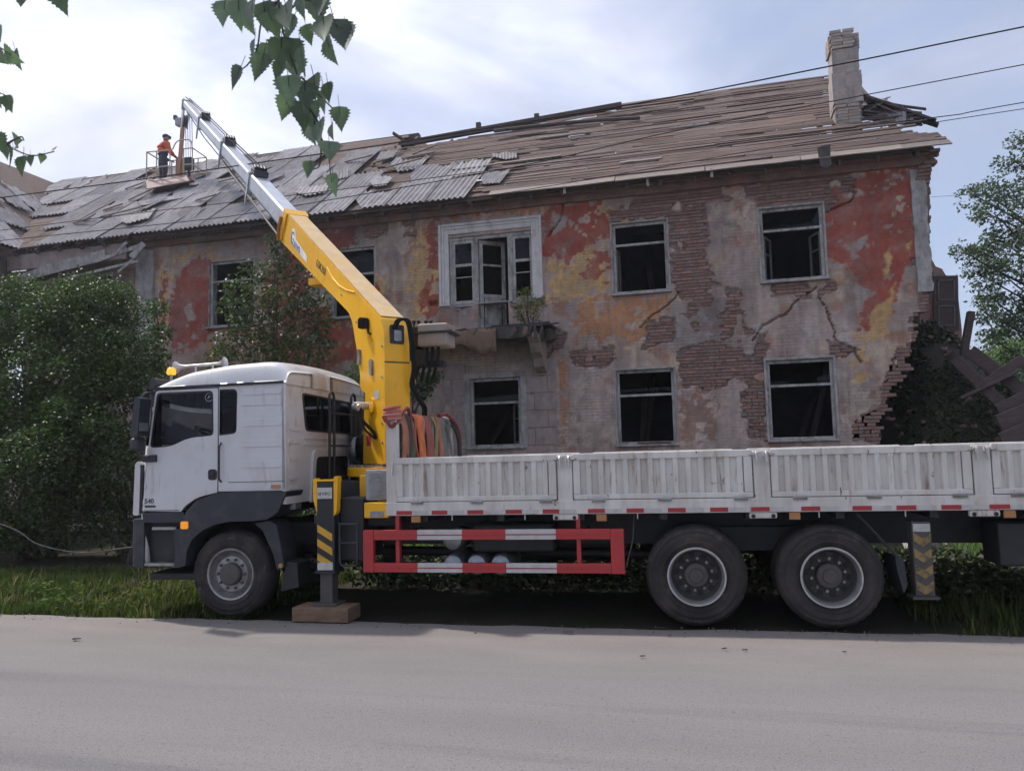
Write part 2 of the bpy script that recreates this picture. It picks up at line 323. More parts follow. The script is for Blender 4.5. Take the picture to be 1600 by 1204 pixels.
for k, c in dict(sred=(.46,.12,.09), sorange=(.62,.17,.06), spink=(.48,.22,.17), sgreen=(.10,.105,.06), solive=(.28,.22,.10), sbrown=(.36,.15,.09), spurple=(.30,.10,.08), syellow=(.48,.38,.09), sgrey=(.15,.16,.15), schain=(.05,.048,.048), sdkred=(.20,.035,.03)).items():
    M[k] = pmat('sling_'+k, c, .9, var=.28, scale=7, bump=.4, bscale=60, dirt=((c[0]*.45, c[1]*.5, c[2]*.5), .5, .8, 6, (1,1,.4)))

def roadmat():
    m = bpy.data.materials.new('dusty_asphalt_road'); m.use_nodes = True; nt = m.node_tree; b = nt.nodes['Principled BSDF']; b.inputs['Roughness'].default_value = .92; b.inputs['Specular IOR Level'].default_value = .25
    tc = N(nt, 'ShaderNodeTexCoord')
    def noise(scale, st, det=6, ro=.6):
        mp = N(nt, 'ShaderNodeMapping'); mp.inputs['Scale'].default_value = st; nt.links.new(tc.outputs['Object'], mp.inputs[0])
        n = N(nt, 'ShaderNodeTexNoise'); n.inputs['Scale'].default_value = scale; n.inputs['Detail'].default_value = det; n.inputs['Roughness'].default_value = ro; nt.links.new(mp.outputs[0], n.inputs['Vector']); return n.outputs['Fac']
    def rng_(src, a, b_, c=0.0, d=1.0):
        q = N(nt, 'ShaderNodeMapRange'); q.inputs[1].default_value = a; q.inputs[2].default_value = b_; q.inputs[3].default_value = c; q.inputs[4].default_value = d; nt.links.new(src, q.inputs[0]); return q.outputs[0]
    def mix(f, a, b_):
        x = N(nt, 'ShaderNodeMix', data_type='RGBA'); nt.links.new(f, x.inputs[0])
        for k, v in ((6,a),(7,b_)):
            if isinstance(v, tuple): x.inputs[k].default_value = (*v, 1)
            else: nt.links.new(v, x.inputs[k])
        return x.outputs[2]
    def math_(op, a, b_):
        x = N(nt, 'ShaderNodeMath', operation=op)
        for k, v in ((0,a),(1,b_)):
            if isinstance(v, (int,float)): x.inputs[k].default_value = v
            else: nt.links.new(v, x.inputs[k])
        return x.outputs[0]
    sx = N(nt, 'ShaderNodeSeparateXYZ'); nt.links.new(tc.outputs['Object'], sx.inputs[0])
    d = math_('SUBTRACT', sx.outputs['Y'], math_('ADD', math_('MULTIPLY', sx.outputs['X'], .046), 8.576))   # 0 at the verge, negative on the road
    wobn = math_('MULTIPLY', math_('SUBTRACT', noise(.55, (.5,1.2,1)), .5), 2.6)
    dd = math_('ADD', d, wobn)
    asp = mix(rng_(noise(.5, (.22,1.6,1)), .35, .68), (.176,.168,.167), (.225,.210,.203))
    asp = mix(rng_(noise(.8, (.12,2.0,1)), .55, .75), asp, (.128,.123,.128))
    asp = mix(rng_(noise(70, (1,1,1), 4), .52, .68), asp, (.255,.243,.238)); asp = mix(rng_(noise(48, (1,1,1), 4), .55, .72), asp, (.11,.105,.107)); asp = mix(rng_(noise(22, (1,1,1), 5), .60, .72), asp, (.12,.112,.114)); asp = mix(rng_(noise(160, (1,1,1), 2), .66, .74), asp, (.34,.325,.315))
    dust = mix(rng_(noise(1.6, (.5,1.6,1)), .3, .7), (.205,.185,.172), (.255,.231,.214)); dust = mix(rng_(noise(30, (1,1,1)), .58, .72), dust, (.13,.115,.105)); dust = mix(rng_(noise(80, (1,1,1)), .60, .72), dust, (.32,.29,.27))
    c = mix(rng_(dd, -2.6, -.5), asp, dust); nt.links.new(c, b.inputs['Base Color'])
    bp = N(nt, 'ShaderNodeBump'); bp.inputs['Strength'].default_value = .7; bp.inputs['Distance'].default_value = .012; nt.links.new(noise(70, (1,1,1), 4), bp.inputs['Height']); nt.links.new(bp.outputs[0], b.inputs['Normal'])
    return m
M['road'] = roadmat()

def ghost_bricks(m):
    nt = m.node_tree; b = nt.nodes['Principled BSDF']; tc = N(nt, 'ShaderNodeTexCoord'); sp = N(nt, 'ShaderNodeSeparateXYZ'); nt.links.new(tc.outputs['Object'], sp.inputs[0])
    cb = N(nt, 'ShaderNodeCombineXYZ'); nt.links.new(sp.outputs['X'], cb.inputs['X']); nt.links.new(sp.outputs['Z'], cb.inputs['Y'])
    wn = N(nt, 'ShaderNodeTexNoise'); wn.inputs['Scale'].default_value = 6; nt.links.new(tc.outputs['Object'], wn.inputs['Vector'])
    wv = N(nt, 'ShaderNodeVectorMath', operation='MULTIPLY_ADD'); nt.links.new(wn.outputs['Color'], wv.inputs[0]); wv.inputs[1].default_value = (.03,.03,0); nt.links.new(cb.outputs[0], wv.inputs[2])
    br = N(nt, 'ShaderNodeTexBrick'); br.inputs['Scale'].default_value = 1; br.inputs['Brick Width'].default_value = .255; br.inputs['Row Height'].default_value = .077; br.inputs['Mortar Size'].default_value = .007; br.inputs['Mortar Smooth'].default_value = .6
    nt.links.new(wv.outputs[0], br.inputs['Vector'])
    mk = N(nt, 'ShaderNodeTexNoise'); mk.inputs['Scale'].default_value = 1.3; mk.inputs['Detail'].default_value = 6; nt.links.new(tc.outputs['Object'], mk.inputs['Vector'])
    r1 = N(nt, 'ShaderNodeMapRange'); r1.inputs[1].default_value = .42; r1.inputs[2].default_value = .62; nt.links.new(mk.outputs['Fac'], r1.inputs[0])
    mm = N(nt, 'ShaderNodeMath', operation='MULTIPLY'); nt.links.new(br.outputs['Fac'], mm.inputs[0]); nt.links.new(r1.outputs[0], mm.inputs[1])
    m2 = N(nt, 'ShaderNodeMath', operation='MULTIPLY'); nt.links.new(mm.outputs[0], m2.inputs[0]); m2.inputs[1].default_value = .55
    src = b.inputs['Base Color'].links[0].from_socket; mx = N(nt, 'ShaderNodeMix', data_type='RGBA'); nt.links.new(m2.outputs[0], mx.inputs[0]); nt.links.new(src, mx.inputs[6]); mx.inputs[7].default_value = (.12,.09,.08,1); nt.links.new(mx.outputs[2], b.inputs['Base Color'])
    iv = N(nt, 'ShaderNodeMath', operation='SUBTRACT'); iv.inputs[0].default_value = 1; nt.links.new(mm.outputs[0], iv.inputs[1])
    bp = N(nt, 'ShaderNodeBump'); bp.inputs['Strength'].default_value = .6; bp.inputs['Distance'].default_value = .008; nt.links.new(iv.outputs[0], bp.inputs['Height']); nt.links.new(b.inputs['Normal'].links[0].from_socket, bp.inputs['Normal']); nt.links.new(bp.outputs[0], b.inputs['Normal'])
ghost_bricks(M['facade'])
# ================================================================== SETTING
TA = radians(3.1)                                    # the road runs at a slight angle to the house
def road_y(x): return 8.30 + .0 + (x+6.0)*math.tan(TA)*.85
def ground_z(x, y): return 0.0
g = MB()
xs = [-600,-120,-60,-40,-30]+[i*1.0 for i in range(-25,26)]+[30,40,60,120,600]
ys = [-600,-100,-30]+[i*1.0 for i in range(-10,36)]+[45,60,100,300,900]
vv = []
for y in ys:
    for x in xs: vv.append((x, y, -.05 + (.04*sin(x*1.7+y)*cos(y*1.3) if 10 < y < 30 and abs(x) < 26 else 0)))
nx = len(xs); g.add(vv, [(j*nx+i, j*nx+i+1, (j+1)*nx+i+1, (j+1)*nx+i) for j in range(len(ys)-1) for i in range(nx-1)])
tag(g.build('ground', M['soil'], smooth=True), kind='structure')
r = MB()
rx = [-300,-100,-50] + [-30+i*.25 for i in range(0, 241)] + [50,100,300]
def wob(x): return .025*sin(x*1.1)+.02*sin(x*2.9+1)+.02*sin(x*6.1+2)+.015*sin(x*13+.5)
vv = []; fs = []
for x in rx: vv += [(x, road_y(x)+.10+wob(x), -.049), (x, road_y(x)-.05+wob(x), -.012), (x, road_y(x)-.5+wob(x), .0), (x, -9, .004)]
for i in range(len(rx)-1):
    a = i*4
    for k in range(3): fs.append((a+k, a+k+1, a+k+5, a+k+4))
r.add(vv, fs); tag(r.build('road', M['road'], smooth=True), kind='structure')

# crumbs and grit along the verge, too many and too small to count
gq = np.random.default_rng(77); gv = []; gf = []
for k in range(220):
    x = gq.uniform(-10,4.6); d = abs(gq.normal(0,.22)); y = road_y(x)+.02-d; s = gq.uniform(.004,.010)*(1.5 if gq.random() < .06 else 1); b0 = len(gv)
    for (a, c) in ((0,0),(1,0),(1,1),(0,1)): gv.append((x+(a-.5)*2*s*gq.uniform(.6,1.2), y+(c-.5)*2*s*gq.uniform(.6,1.2), -.012 if d < .1 else -.004))
    gv.append((x+gq.normal(0,s*.3), y+gq.normal(0,s*.3), .002+s*gq.uniform(.7,1.3))); gf += [(b0,b0+1,b0+4),(b0+1,b0+2,b0+4),(b0+2,b0+3,b0+4),(b0+3,b0,b0+4)]
tag(np_mesh('verge_grit', gv, gf, pmat('grit', (.10,.085,.075), .95, island=.5)), 'loose grit and crumbs of earth along the road edge', 'grit', kind='stuff')
# ================================================================== DERELICT BUILDING
YF = 18.0
bld = empty('derelict_house', (-7.0, YF, 0)); OFF[bld.name] = Vector((-7.0, YF, 0))
tag(bld, 'derelict two-storey house with flaking red plaster, empty windows and ruined roof behind the truck', 'building')
def fp(px, py): p = at(px, py, Y=YF); return (p.x, p.z)
rng = np.random.default_rng(5)
_tabs = {}
def vnoise(x, y, sc, seed):
    if seed not in _tabs: _tabs[seed] = np.random.default_rng(seed).random((256,256))
    T = _tabs[seed]; x = np.asarray(x)*sc+100; y = np.asarray(y)*sc+100
    xi = np.floor(x).astype(int); yi = np.floor(y).astype(int); fx = x-xi; fy = y-yi; fx = fx*fx*(3-2*fx); fy = fy*fy*(3-2*fy)
    g = lambda a, b: T[a & 255, b & 255]
    return (g(xi,yi)*(1-fx)+g(xi+1,yi)*fx)*(1-fy)+(g(xi,yi+1)*(1-fx)+g(xi+1,yi+1)*fx)*fy
def fbm(x, y, sc, seed, oc=4):
    s = 0; a = .5; t = 0
    for k in range(oc): s = s + a*vnoise(x, y, sc*2**k, seed+k); t += a; a *= .55
    return s/t - .5
def sdpoly(px_poly, X, Zz):
    P = [fp(*q) for q in px_poly]; n = len(P); ins = np.zeros(X.shape, bool); dist = np.full(X.shape, 1e9)
    for i in range(n):
        x0, y0 = P[i]; x1, y1 = P[(i+1)%n]
        if y0 != y1:
            c = ((y0 > Zz) != (y1 > Zz)) & (X < (x1-x0)*(Zz-y0)/(y1-y0)+x0); ins ^= c
        dx, dy = x1-x0, y1-y0; L = dx*dx+dy*dy+1e-9
        t = np.clip(((X-x0)*dx+(Zz-y0)*dy)/L, 0, 1); dist = np.minimum(dist, np.hypot(X-x0-t*dx, Zz-y0-t*dy))
    return np.where(ins, dist, -dist)
# openings (x0,x1,z0,z1)
OPEN = dict(upR=(1.17,2.49,5.53,7.18), upM=(-2.16,-.90,5.51,7.16), loR=(1.15,2.52,2.00,3.74), loM=(-2.19,-.88,1.99,3.69), loL=(-5.76,-4.50,2.02,3.67),
            upL1=(-13.12,-11.75,5.44,7.22), upL2=(-9.50,-8.24,5.44,7.23), loL1=(-13.1,-11.8,2.0,3.68), loL2=(-9.5,-8.2,2.0,3.68), upL0=(-17.6,-16.3,5.44,7.2),
            balw=(-6.24,-4.05,5.55,7.24), bald=(-5.52,-4.74,4.80,7.24))
EDGE = sorted([(fp(*q)[1], fp(*q)[0]) for q in [(1452,240),(1453,300),(1455,430),(1452,455),(1447,480),(1432,500),(1428,540),(1416,562),(1421,575),(1411,592),(1396,604),(1391,640),(1376,652),(1371,690),(1362,740),(1358,800),(1350,900)]])
EZ = np.array([e[0] for e in EDGE]); EX = np.array([e[1] for e in EDGE])
BH = .077
erand = np.random.default_rng(9).random(200)
def edge_x(z):
    k = np.floor(np.asarray(z)/BH).astype(int); zz = (k+.5)*BH
    e = np.interp(zz, EZ, EX); return e + (erand[np.clip(k,0,199)]-.5)*np.where(zz < 5.6, .20, .03)
def axis(lo, hi, st, marks):
    ms = sorted(set([lo, hi]+[q for q in marks if lo < q < hi])); a = []
    for p, q in zip(ms[:-1], ms[1:]):
        n = max(1, int(round((q-p)/st))); a += [p+(q-p)*i/n for i in range(n)]
    return np.array(a+[hi])
ST = .029
ux = axis(-19.3, 4.75, ST, [v for o in OPEN.values() for v in o[:2]]); uz = axis(0.0, 8.12, ST, [v for o in OPEN.values() for v in o[2:]])
X, Zg = np.meshgrid(ux, uz)
wx = X + .16*fbm(X, Zg, 1.6, 21)+.10*fbm(X, Zg, 6, 31); wz = Zg + .16*fbm(X, Zg, 1.7, 41)+.10*fbm(X, Zg, 6, 51)
fine = fbm(X, Zg, 9, 61); mid = fbm(X, Zg, 2.2, 71); low = fbm(X, Zg, .7, 81); strk = fbm(X*3.2, Zg*.35, 1.6, 91)
def reg(poly, amp=.12): return sdpoly(poly, wx, wz) + amp*fine
# grey render base with soft tonal patches
col = np.zeros(X.shape+(3,)); base = np.array([.40,.315,.272])
tone = 1 + .55*low + .45*mid + .55*np.clip(strk, -.4, .4)
hue = fbm(X, Zg, 1.3, 401); hue2 = fbm(X, Zg, 2.9, 411)
col[:] = base*tone[..., None]
for hh, cc2 in ((np.clip(hue*5-.3, 0, .75), (.53,.40,.285)), (np.clip(-hue*5-.4, 0, .7), (.30,.235,.22)), (np.clip(hue2*5-.4, 0, .8), (.37,.19,.13)), (np.clip(-hue2*5-.8, 0, .6), (.52,.47,.44))):
    col[:] = col*(1-hh[..., None]) + np.array(cc2)*tone[..., None]*hh[..., None]
col[..., 0] += .05*np.clip(mid+low, 0, 1); col[..., 2] += .012*np.clip(-mid, 0, 1)
dep = np.zeros(X.shape)                              # + = proud (towards the street)
dep += .006*mid + .004*fine
def lay(sd, c, d=0.0, lo=0.0, hi=.03, v=.2):
    a = (np.clip((sd-lo)/(hi*1.6-lo), 0, 1)*np.clip(.92+1.0*fbm(X, Zg, 3.3, 421)+.5*fine, .35, 1))[..., None]; cc = np.array(c)*(1+v*(mid*1.2+fine*.8))[..., None]
    col[:] = col*(1-a)+cc*a
    dep[:] = dep + d*a[..., 0]
RED = (.335,.088,.062); OCH = (.56,.36,.16); ORB = (.44,.215,.115); PALE = (.47,.375,.31); GREY = (.36,.305,.28)
flk = vnoise(X, Zg, 5.5, 113)*.45 + vnoise(X, Zg, 14, 114)*.35 + vnoise(X, Zg, 2.1, 115)*.2
# under-paint (ochre / orange) zones
for poly, c in [
  ([(848,395),(880,405),(905,360),(950,330),(958,372),(958,470),(1045,455),(1050,480),(1020,520),(985,540),(940,535),(905,520),(880,480),(852,470)], OCH),
  ([(870,470),(958,455),(1045,460),(1045,490),(1000,530),(940,540),(900,520)], ORB),
  ([(640,395),(660,345),(675,340),(692,440),(690,490),(640,500)], OCH),
  ([(244,420),(335,372),(345,400),(300,400),(270,440),(262,530),(246,530)], OCH),
  ([(318,515),(560,495),(600,560),(318,590)], ORB),
  ([(575,430),(600,430),(600,480),(570,480)], OCH),
  ([(930,315),(1000,330),(1000,345),(955,348),(950,380),(930,360)], OCH),
  ([(1310,558),(1350,552),(1368,590),(1345,612),(1315,590)], OCH), ([(1335,520),(1380,500),(1395,470),(1400,420),(1385,520),(1350,545)], OCH), ([(1230,270),(1345,262),(1345,305),(1300,318),(1250,300)], PALE),
  ([(700,330),(850,300),(850,335),(700,345)], ORB), ([(490,345),(640,330),(640,390),(560,400)], PALE), ([(895,590),(930,600),(915,690),(890,690)], PALE), ([(860,560),(885,560),(890,700),(870,700)], ORB), ([(880,640),(1000,670),(960,700),(880,700)], PALE),
  ([(1100,318),(1185,306),(1190,330),(1182,360),(1150,372),(1112,378)], PALE), ([(1040,490),(1060,460),(1120,500),(1100,560),(1030,540)], GREY), ([(1060,590),(1115,590),(1120,690),(1062,690)], (.29,.185,.145)), ([(1310,600),(1400,590),(1390,640),(1320,660)], PALE)]:
    sd = reg(poly, .42) + .25*(vnoise(X, Zg, 12, 116)-.5); sd = np.where(flk > .56 + .10*np.clip(sd, 0, .6), np.minimum(sd, -.01), sd); lay(sd, c, .003, v=.45)
# red lime paint
for poly in [
  [(1296,300),(1335,272),(1432,258),(1436,400),(1411,430),(1395,482),(1375,515),(1341,512),(1348,470),(1362,458),(1345,440),(1320,415),(1294,408),(1290,330)],
  [(846,345),(862,318),(935,310),(955,345),(958,372),(945,372),(920,385),(905,395),(895,420),(880,410),(868,395),(850,400)],
  [(905,400),(958,385),(955,440),(930,445),(905,430)],
  [(655,345),(684,340),(692,470),(688,490),(668,500),(650,470),(668,430),(672,390)],
  [(262,525),(268,455),(284,422),(312,398),(331,402),(331,510),(318,540),(272,552)],
  [(250,460),(258,420),(262,470),(258,530)],
  [(498,345),(560,352),(556,380),(505,392)], [(575,415),(592,440),(590,480),(572,470)], [(440,380),(540,362),(548,402),(450,480),(400,480)], [(420,480),(520,480),(600,560),(430,585)],
  [(690,318),(905,290),(960,290),(900,318),(850,318),(700,340)]]:
    sd = reg(poly, .30) + .18*(vnoise(X, Zg, 12, 117)-.5)
    fl = (vnoise(X, Zg, 4.2, 111)*.6 + vnoise(X, Zg, 13, 112)*.4)
    sd = np.where(fl > .66 + .16*np.clip(sd, 0, 1), -1, sd)
    lay(sd, RED, .004, hi=.025, v=.45)
# grey and ochre scabs inside the red
for poly, c in [([(1312,384),(1330,374),(1362,363),(1352,378),(1338,398),(1322,392)], GREY), ([(1362,355),(1400,350),(1390,362)], GREY), ([(1383,395),(1395,375),(1398,400),(1390,436),(1380,436)], OCH), ([(1388,330),(1402,326),(1402,340),(1390,342)], OCH), ([(1410,380),(1425,372),(1422,400)], OCH), ([(1310,300),(1345,295),(1350,310),(1320,316)], PALE),
                ([(1352,490),(1380,470),(1400,440),(1390,500),(1365,530)], OCH), ([(285,480),(300,470),(306,500),(292,502)], PALE), ([(866,330),(890,336),(880,360),(862,370)], GREY), ([(1335,430),(1365,455),(1352,470),(1338,470)], GREY)]:
    lay(reg(poly, .10), c, -.004, v=.25)
# smoke streaks and grime down from eave and sills, some eave shade painted in
for x0, x1, z1, amt in [(1.0,2.7,8.1,.5), (-2.4,-.6,8.1,.35), (-9.8,-7.6,8.1,.55), (-14,-11,8.1,.5), (-6.9,-5.6,8.1,.45), (-.7,1.2,7.0,.25), (-.8,1.1,5.2,.35)]:
    a = np.clip(1-np.abs((X+.3*mid-(x0+x1)/2)/((x1-x0)/2)), 0, 1)**.6*np.clip((Zg-(z1-1.5)+1.2*strk+.5*mid)/1.5, 0, 1)*np.clip((z1+.1-Zg)/.1, 0, 1)*amt*1.3
    a = np.clip(a, 0, .85)[..., None]; col = col*(1-a)+np.array([.055,.05,.052])*a
# exposed brick
BR = [[(985,285),(1290,240),(1340,258),(1320,300),(1288,322),(1186,326),(1182,306),(1105,316),(1112,380),(1090,400),(1047,396),(1044,342),(955,345)], [(1046,395),(1100,385),(1115,440),(1130,500),(1090,520),(1060,480)], [(1060,545),(1198,520),(1198,600),(1110,610),(1062,640)],
      [(1048,388),(1092,384),(1100,420),(1092,470),(1062,455),(1048,430)], [(1118,440),(1160,450),(1170,520),(1128,520)],
      [(1064,560),(1120,548),(1196,560),(1196,622),(1150,612),(1112,596),(1092,640),(1064,640)], [(1140,600),(1198,600),(1200,690),(1170,690)],
      [(1452,450),(1450,485),(1436,510),(1420,600),(1400,640),(1380,690),(1332,690),(1336,652),(1372,640),(1380,600),(1398,560),(1404,505),(1430,470)],
      [(1188,440),(1302,432),(1308,452),(1270,470),(1240,462),(1200,458)], [(1292,525),(1342,545),(1350,562),(1302,560)],
      [(888,548),(958,538),(962,576),(890,572)], [(688,472),(745,468),(745,482),(690,492)], [(796,470),(850,468),(850,480),(798,482)], [(560,335),(650,325),(650,372),(570,372)],
      [(950,330),(1000,322),(1000,345),(955,348)], [(1130,520),(1180,510),(1175,560),(1120,548)], [(1286,262),(1340,262),(1330,320),(1290,330)], [(1010,500),(1050,490),(1050,530),(1000,550)], [(840,500),(885,520),(880,545),(850,545)]]
bs = np.full(X.shape, -9.0)
for poly in BR: bs = np.maximum(bs, reg(poly, .20))
patch = fbm(X, Zg, 1.1, 131); bs = np.maximum(bs, np.where((X > -4.0) & (Zg < 5.4), (patch-.36)*1.2+.15*fine, -9))
topb = sdpoly(BR[0], X, Zg); bs = bs - np.where(topb > -.1, .35, .55)*np.clip((vnoise(X, Zg, 1.7, 141)*.6+vnoise(X, Zg, 5.0, 142)*.4 - np.where(topb > -.1, .64, .56))*9, 0, 1)
isb = bs > 0
a = np.clip(bs/.03, 0, 1)[..., None]; col = col*(1-a) + np.array([.19,.145,.125])*(1+.4*mid)[..., None]*a
dep = np.where(isb, -.030, dep); dep = np.where((bs > -.03) & (bs <= 0), .004, dep)
# cracks
for pl, wd in [([(1176,532),(1192,508),(1208,500),(1228,490),(1246,468),(1262,458),(1278,448)], .022), ([(1282,466),(1296,492),(1302,512),(1304,532),(1330,542),(1346,566)], .018), ([(1329,272),(1336,300),(1330,315),(1312,322),(1292,330)], .016), ([(868,536),(852,560),(850,582),(832,606),(820,628),(812,650)], .030), ([(1000,512),(1020,492),(1042,478),(1060,456)], .012), ([(880,318),(876,342),(860,362),(852,372)], .012), ([(1395,560),(1398,580),(1388,600)], .02), ([(1120,548),(1126,575),(1118,600)], .012)]:
    P = [fp(*q) for q in pl]; dmin = np.full(X.shape, 9.0)
    jx = X+.05*np.round(fbm(X, Zg, 7, 151)*4)/2; jz = Zg+.05*fbm(X, Zg, 8, 161)
    for (x0,z0),(x1,z1) in zip(P[:-1], P[1:]):
        dx, dz = x1-x0, z1-z0; t = np.clip(((jx-x0)*dx+(jz-z0)*dz)/(dx*dx+dz*dz), 0, 1); dmin = np.minimum(dmin, np.hypot(jx-x0-t*dx, jz-z0-t*dz))
    dep = np.where(dmin < wd, -.11, dep)
# put-log hole
for (hx, hz) in [fp(676,474), fp(1432,408), fp(808,480)]:
    dep = np.where((np.abs(X-hx) < .11) & (np.abs(Zg-hz) < .06), -.14, dep)
# block joints by the balcony window
qz = (X > -6.75) & (X < -3.55) & (Zg < 4.0)
qx = fbm(X, Zg, 2.5, 171)
qm = qz & (qx > -.28)
qc = np.array([.41,.32,.285])*(1+.6*mid+.5*fine+.4*low)[..., None]; col = np.where(qm[..., None] & ~isb[..., None], qc, col)
vis = np.ones((len(uz)-1, len(ux)-1), bool); cx = (ux[:-1]+ux[1:])/2; cz = (uz[:-1]+uz[1:])/2; CX, CZ = np.meshgrid(cx, cz)
for o in OPEN.values(): vis &= ~((CX > o[0]) & (CX < o[1]) & (CZ > o[2]) & (CZ < o[3]))
vis &= CX < edge_x(CZ)-.10
nxx = len(ux); idx = np.arange(len(ux)*len(uz)).reshape(len(uz), nxx)
F = np.stack([idx[:-1,:-1], idx[:-1,1:], idx[1:,1:], idx[1:,:-1]], -1)[vis]
V = np.stack([X, YF-dep, Zg], -1).reshape(-1, 3)
used = np.unique(F); remap = np.full(len(V), -1); remap[used] = np.arange(len(used))
wall = np_mesh('wall', V[used], remap[F], M['facade'], bld)
ca = wall.data.color_attributes.new('paint', 'FLOAT_COLOR', 'POINT')
cc = np.concatenate([np.clip(col, .01, .8).reshape(-1,3)[used], np.ones((len(used),1))], 1).astype(np.float32); ca.data.foreach_set('color', cc.ravel())
wall['label'] = 'flaking street wall, red paint over ochre, grey plaster and bare brick'
# bricks where the render has fallen off
def sample(A, x, z):
    i = np.clip(np.searchsorted(uz, z), 0, len(uz)-1); j = np.clip(np.searchsorted(ux, x), 0, nxx-1); return A[i, j]
bm1 = MB().box(-.119,.119,-.03,.03,-.0315,.0315); BRICK = bm1.mesh('brick'); BRICK.materials.append(M['brick'])
bm1 = MB().box(-.055,.055,-.03,.03,-.0315,.0315); HALF = bm1.mesh('brick_header'); HALF.materials.append(M['brick'])
cand = []
for k in range(6, 105):
    z = (k+.5)*BH; header = k % 3 == 0; L = .125 if header else .255; x = -14.0 + (k % 2)*.127
    while x < 4.7:
        inb = (sample(bs, x, z) > .02) and x + .13 < float(edge_x(z))
        if inb and all(not (o[0]-.1 < x < o[1]+.1 and o[2]-.04 < z < o[3]+.04) for o in OPEN.values()): cand.append((x, z, header))
        x += L
def shown(c):
    x, z, h = c; s = 0 if h else 1
    return s + (1.5 if x > -3 else 0) + (1 if z > 2 else -3) + rnd.random()*.8
cand.sort(key=shown, reverse=True)
rest = MB()
for n, (x, z, h) in enumerate(cand):
    dy = rnd.uniform(-.008, .010)
    if n < 300:
        o = bpy.data.objects.new('brick', HALF if h else BRICK); COL.objects.link(o); o.parent = wall
        o.location = (x+7.0, .032+dy, z); o.rotation_euler = (rnd.uniform(-.02,.02), rnd.uniform(-.012,.012), rnd.uniform(-.02,.02))
    else:
        hw = .055 if h else .119; rest.box(x-hw, x+hw, YF+.002+dy, YF+.062+dy, z-.0315, z+.0315)
if rest.v: tag(rest.build('brickwork', M['brick'], wall), kind='stuff')
# broken end of the wall: brick ends in steps, half a metre thick
eb = MB()
for k in range(0, 106):
    z = (k+.5)*BH; ex = float(edge_x(z))
    for d in range(4):
        l = rnd.choice([.25,.25,.12]) ; jx = rnd.uniform(-.10,.03) if d else rnd.uniform(-.03,.02)
        eb.box(ex-l-.05+jx, ex+jx, YF+.012+d*.128, YF+.134+d*.128, z-.033, z+.033)
    eb.box(ex-.6, ex-.14, YF+.03, YF+.52, z-.0385, z+.0385)
tag(eb.build('broken_wall_end', M['brick'], bld), kind='stuff')
# ragged cornice bricks at the corner of the eave
cb = MB()
for k in range(10):
    for d in range(5):
        if rnd.random() < .75: 
            x0 = 4.35 + .30*k/10 + rnd.uniform(-.05,.05); z = 7.35+k*BH
            cb.box(x0, x0+.25, YF-.02-.02*k+d*.13, YF+.10-.02*k+d*.13, z-.034, z+.034)
tag(cb.build('cornice_brickwork', M['brick'], bld), kind='stuff')
# pilasters
def ragged_box(x0, x1, y0, y1, z0, z1, n=14, s=.02):
    b = MB(); vs = []
    for i in range(n+1):
        z = z0+(z1-z0)*i/n; a = rnd.uniform(-s, s); c = rnd.uniform(-s, s)
        vs += [(x0+a*.3, y0+rnd.uniform(0,s*.4), z), (x1+c, y0+rnd.uniform(0,s*.4), z), (x1+c, y1, z), (x0+a*.3, y1, z)]
    fs = [(0,1,2,3), tuple(4*n+i for i in (0,1,2,3))]
    for i in range(n):
        for k in range(4): a = 4*i+k; b2 = 4*i+(k+1)%4; fs.append((a, b2, b2+4, a+4))
    return b.add(vs, fs)
ragged_box(4.30, 4.585, YF-.05, YF+.45, 5.05, 7.72, 18, .03).build('pilaster', M['greytrim'], bld)
ragged_box(-15.42, -14.86, YF-.10, YF+.05, 1.2, 7.7, 12, .01).build('pilaster', M['greytrim'], bld)
# blocks of the rusticated base round the lower balcony window
for (x0, x1) in [(-6.72,-5.86), (-4.40,-3.62)]:
    z = 1.2; k = 0
    while z < 3.9:
        xs_ = [x0, (x0+x1)/2 + (.18 if k % 2 else -.14), x1]
        for a, b in zip(xs_[:-1], xs_[1:]):
            if rnd.random() < .82: MB().box(a+.008, b-.008, YF-.028+rnd.uniform(0,.012), YF+.03, z+.008, z+.40).build('facing_block', M['quoin'], bld, bevel=.008)
        z += .413; k += 1
# --- rooms behind the openings
it = MB()
it.box(-19.2, 4.2, 21.5, 21.7, .2, 8.0); it.box(-19.2, 3.0, 18.5, 21.7, 7.82, 8.0); it.box(-19.2, 3.0, 18.5, 21.7, 4.35, 4.6); it.box(-19.2, 3.3, 18.1, 22, .1, .3)
for x in (-15.2,-10.6,-7.3,-3.2,.2,2.75): it.box(x, x+.18, 18.45, 21.6, .2, 7.9)
it.build('inner_walls', M['interior'], bld)
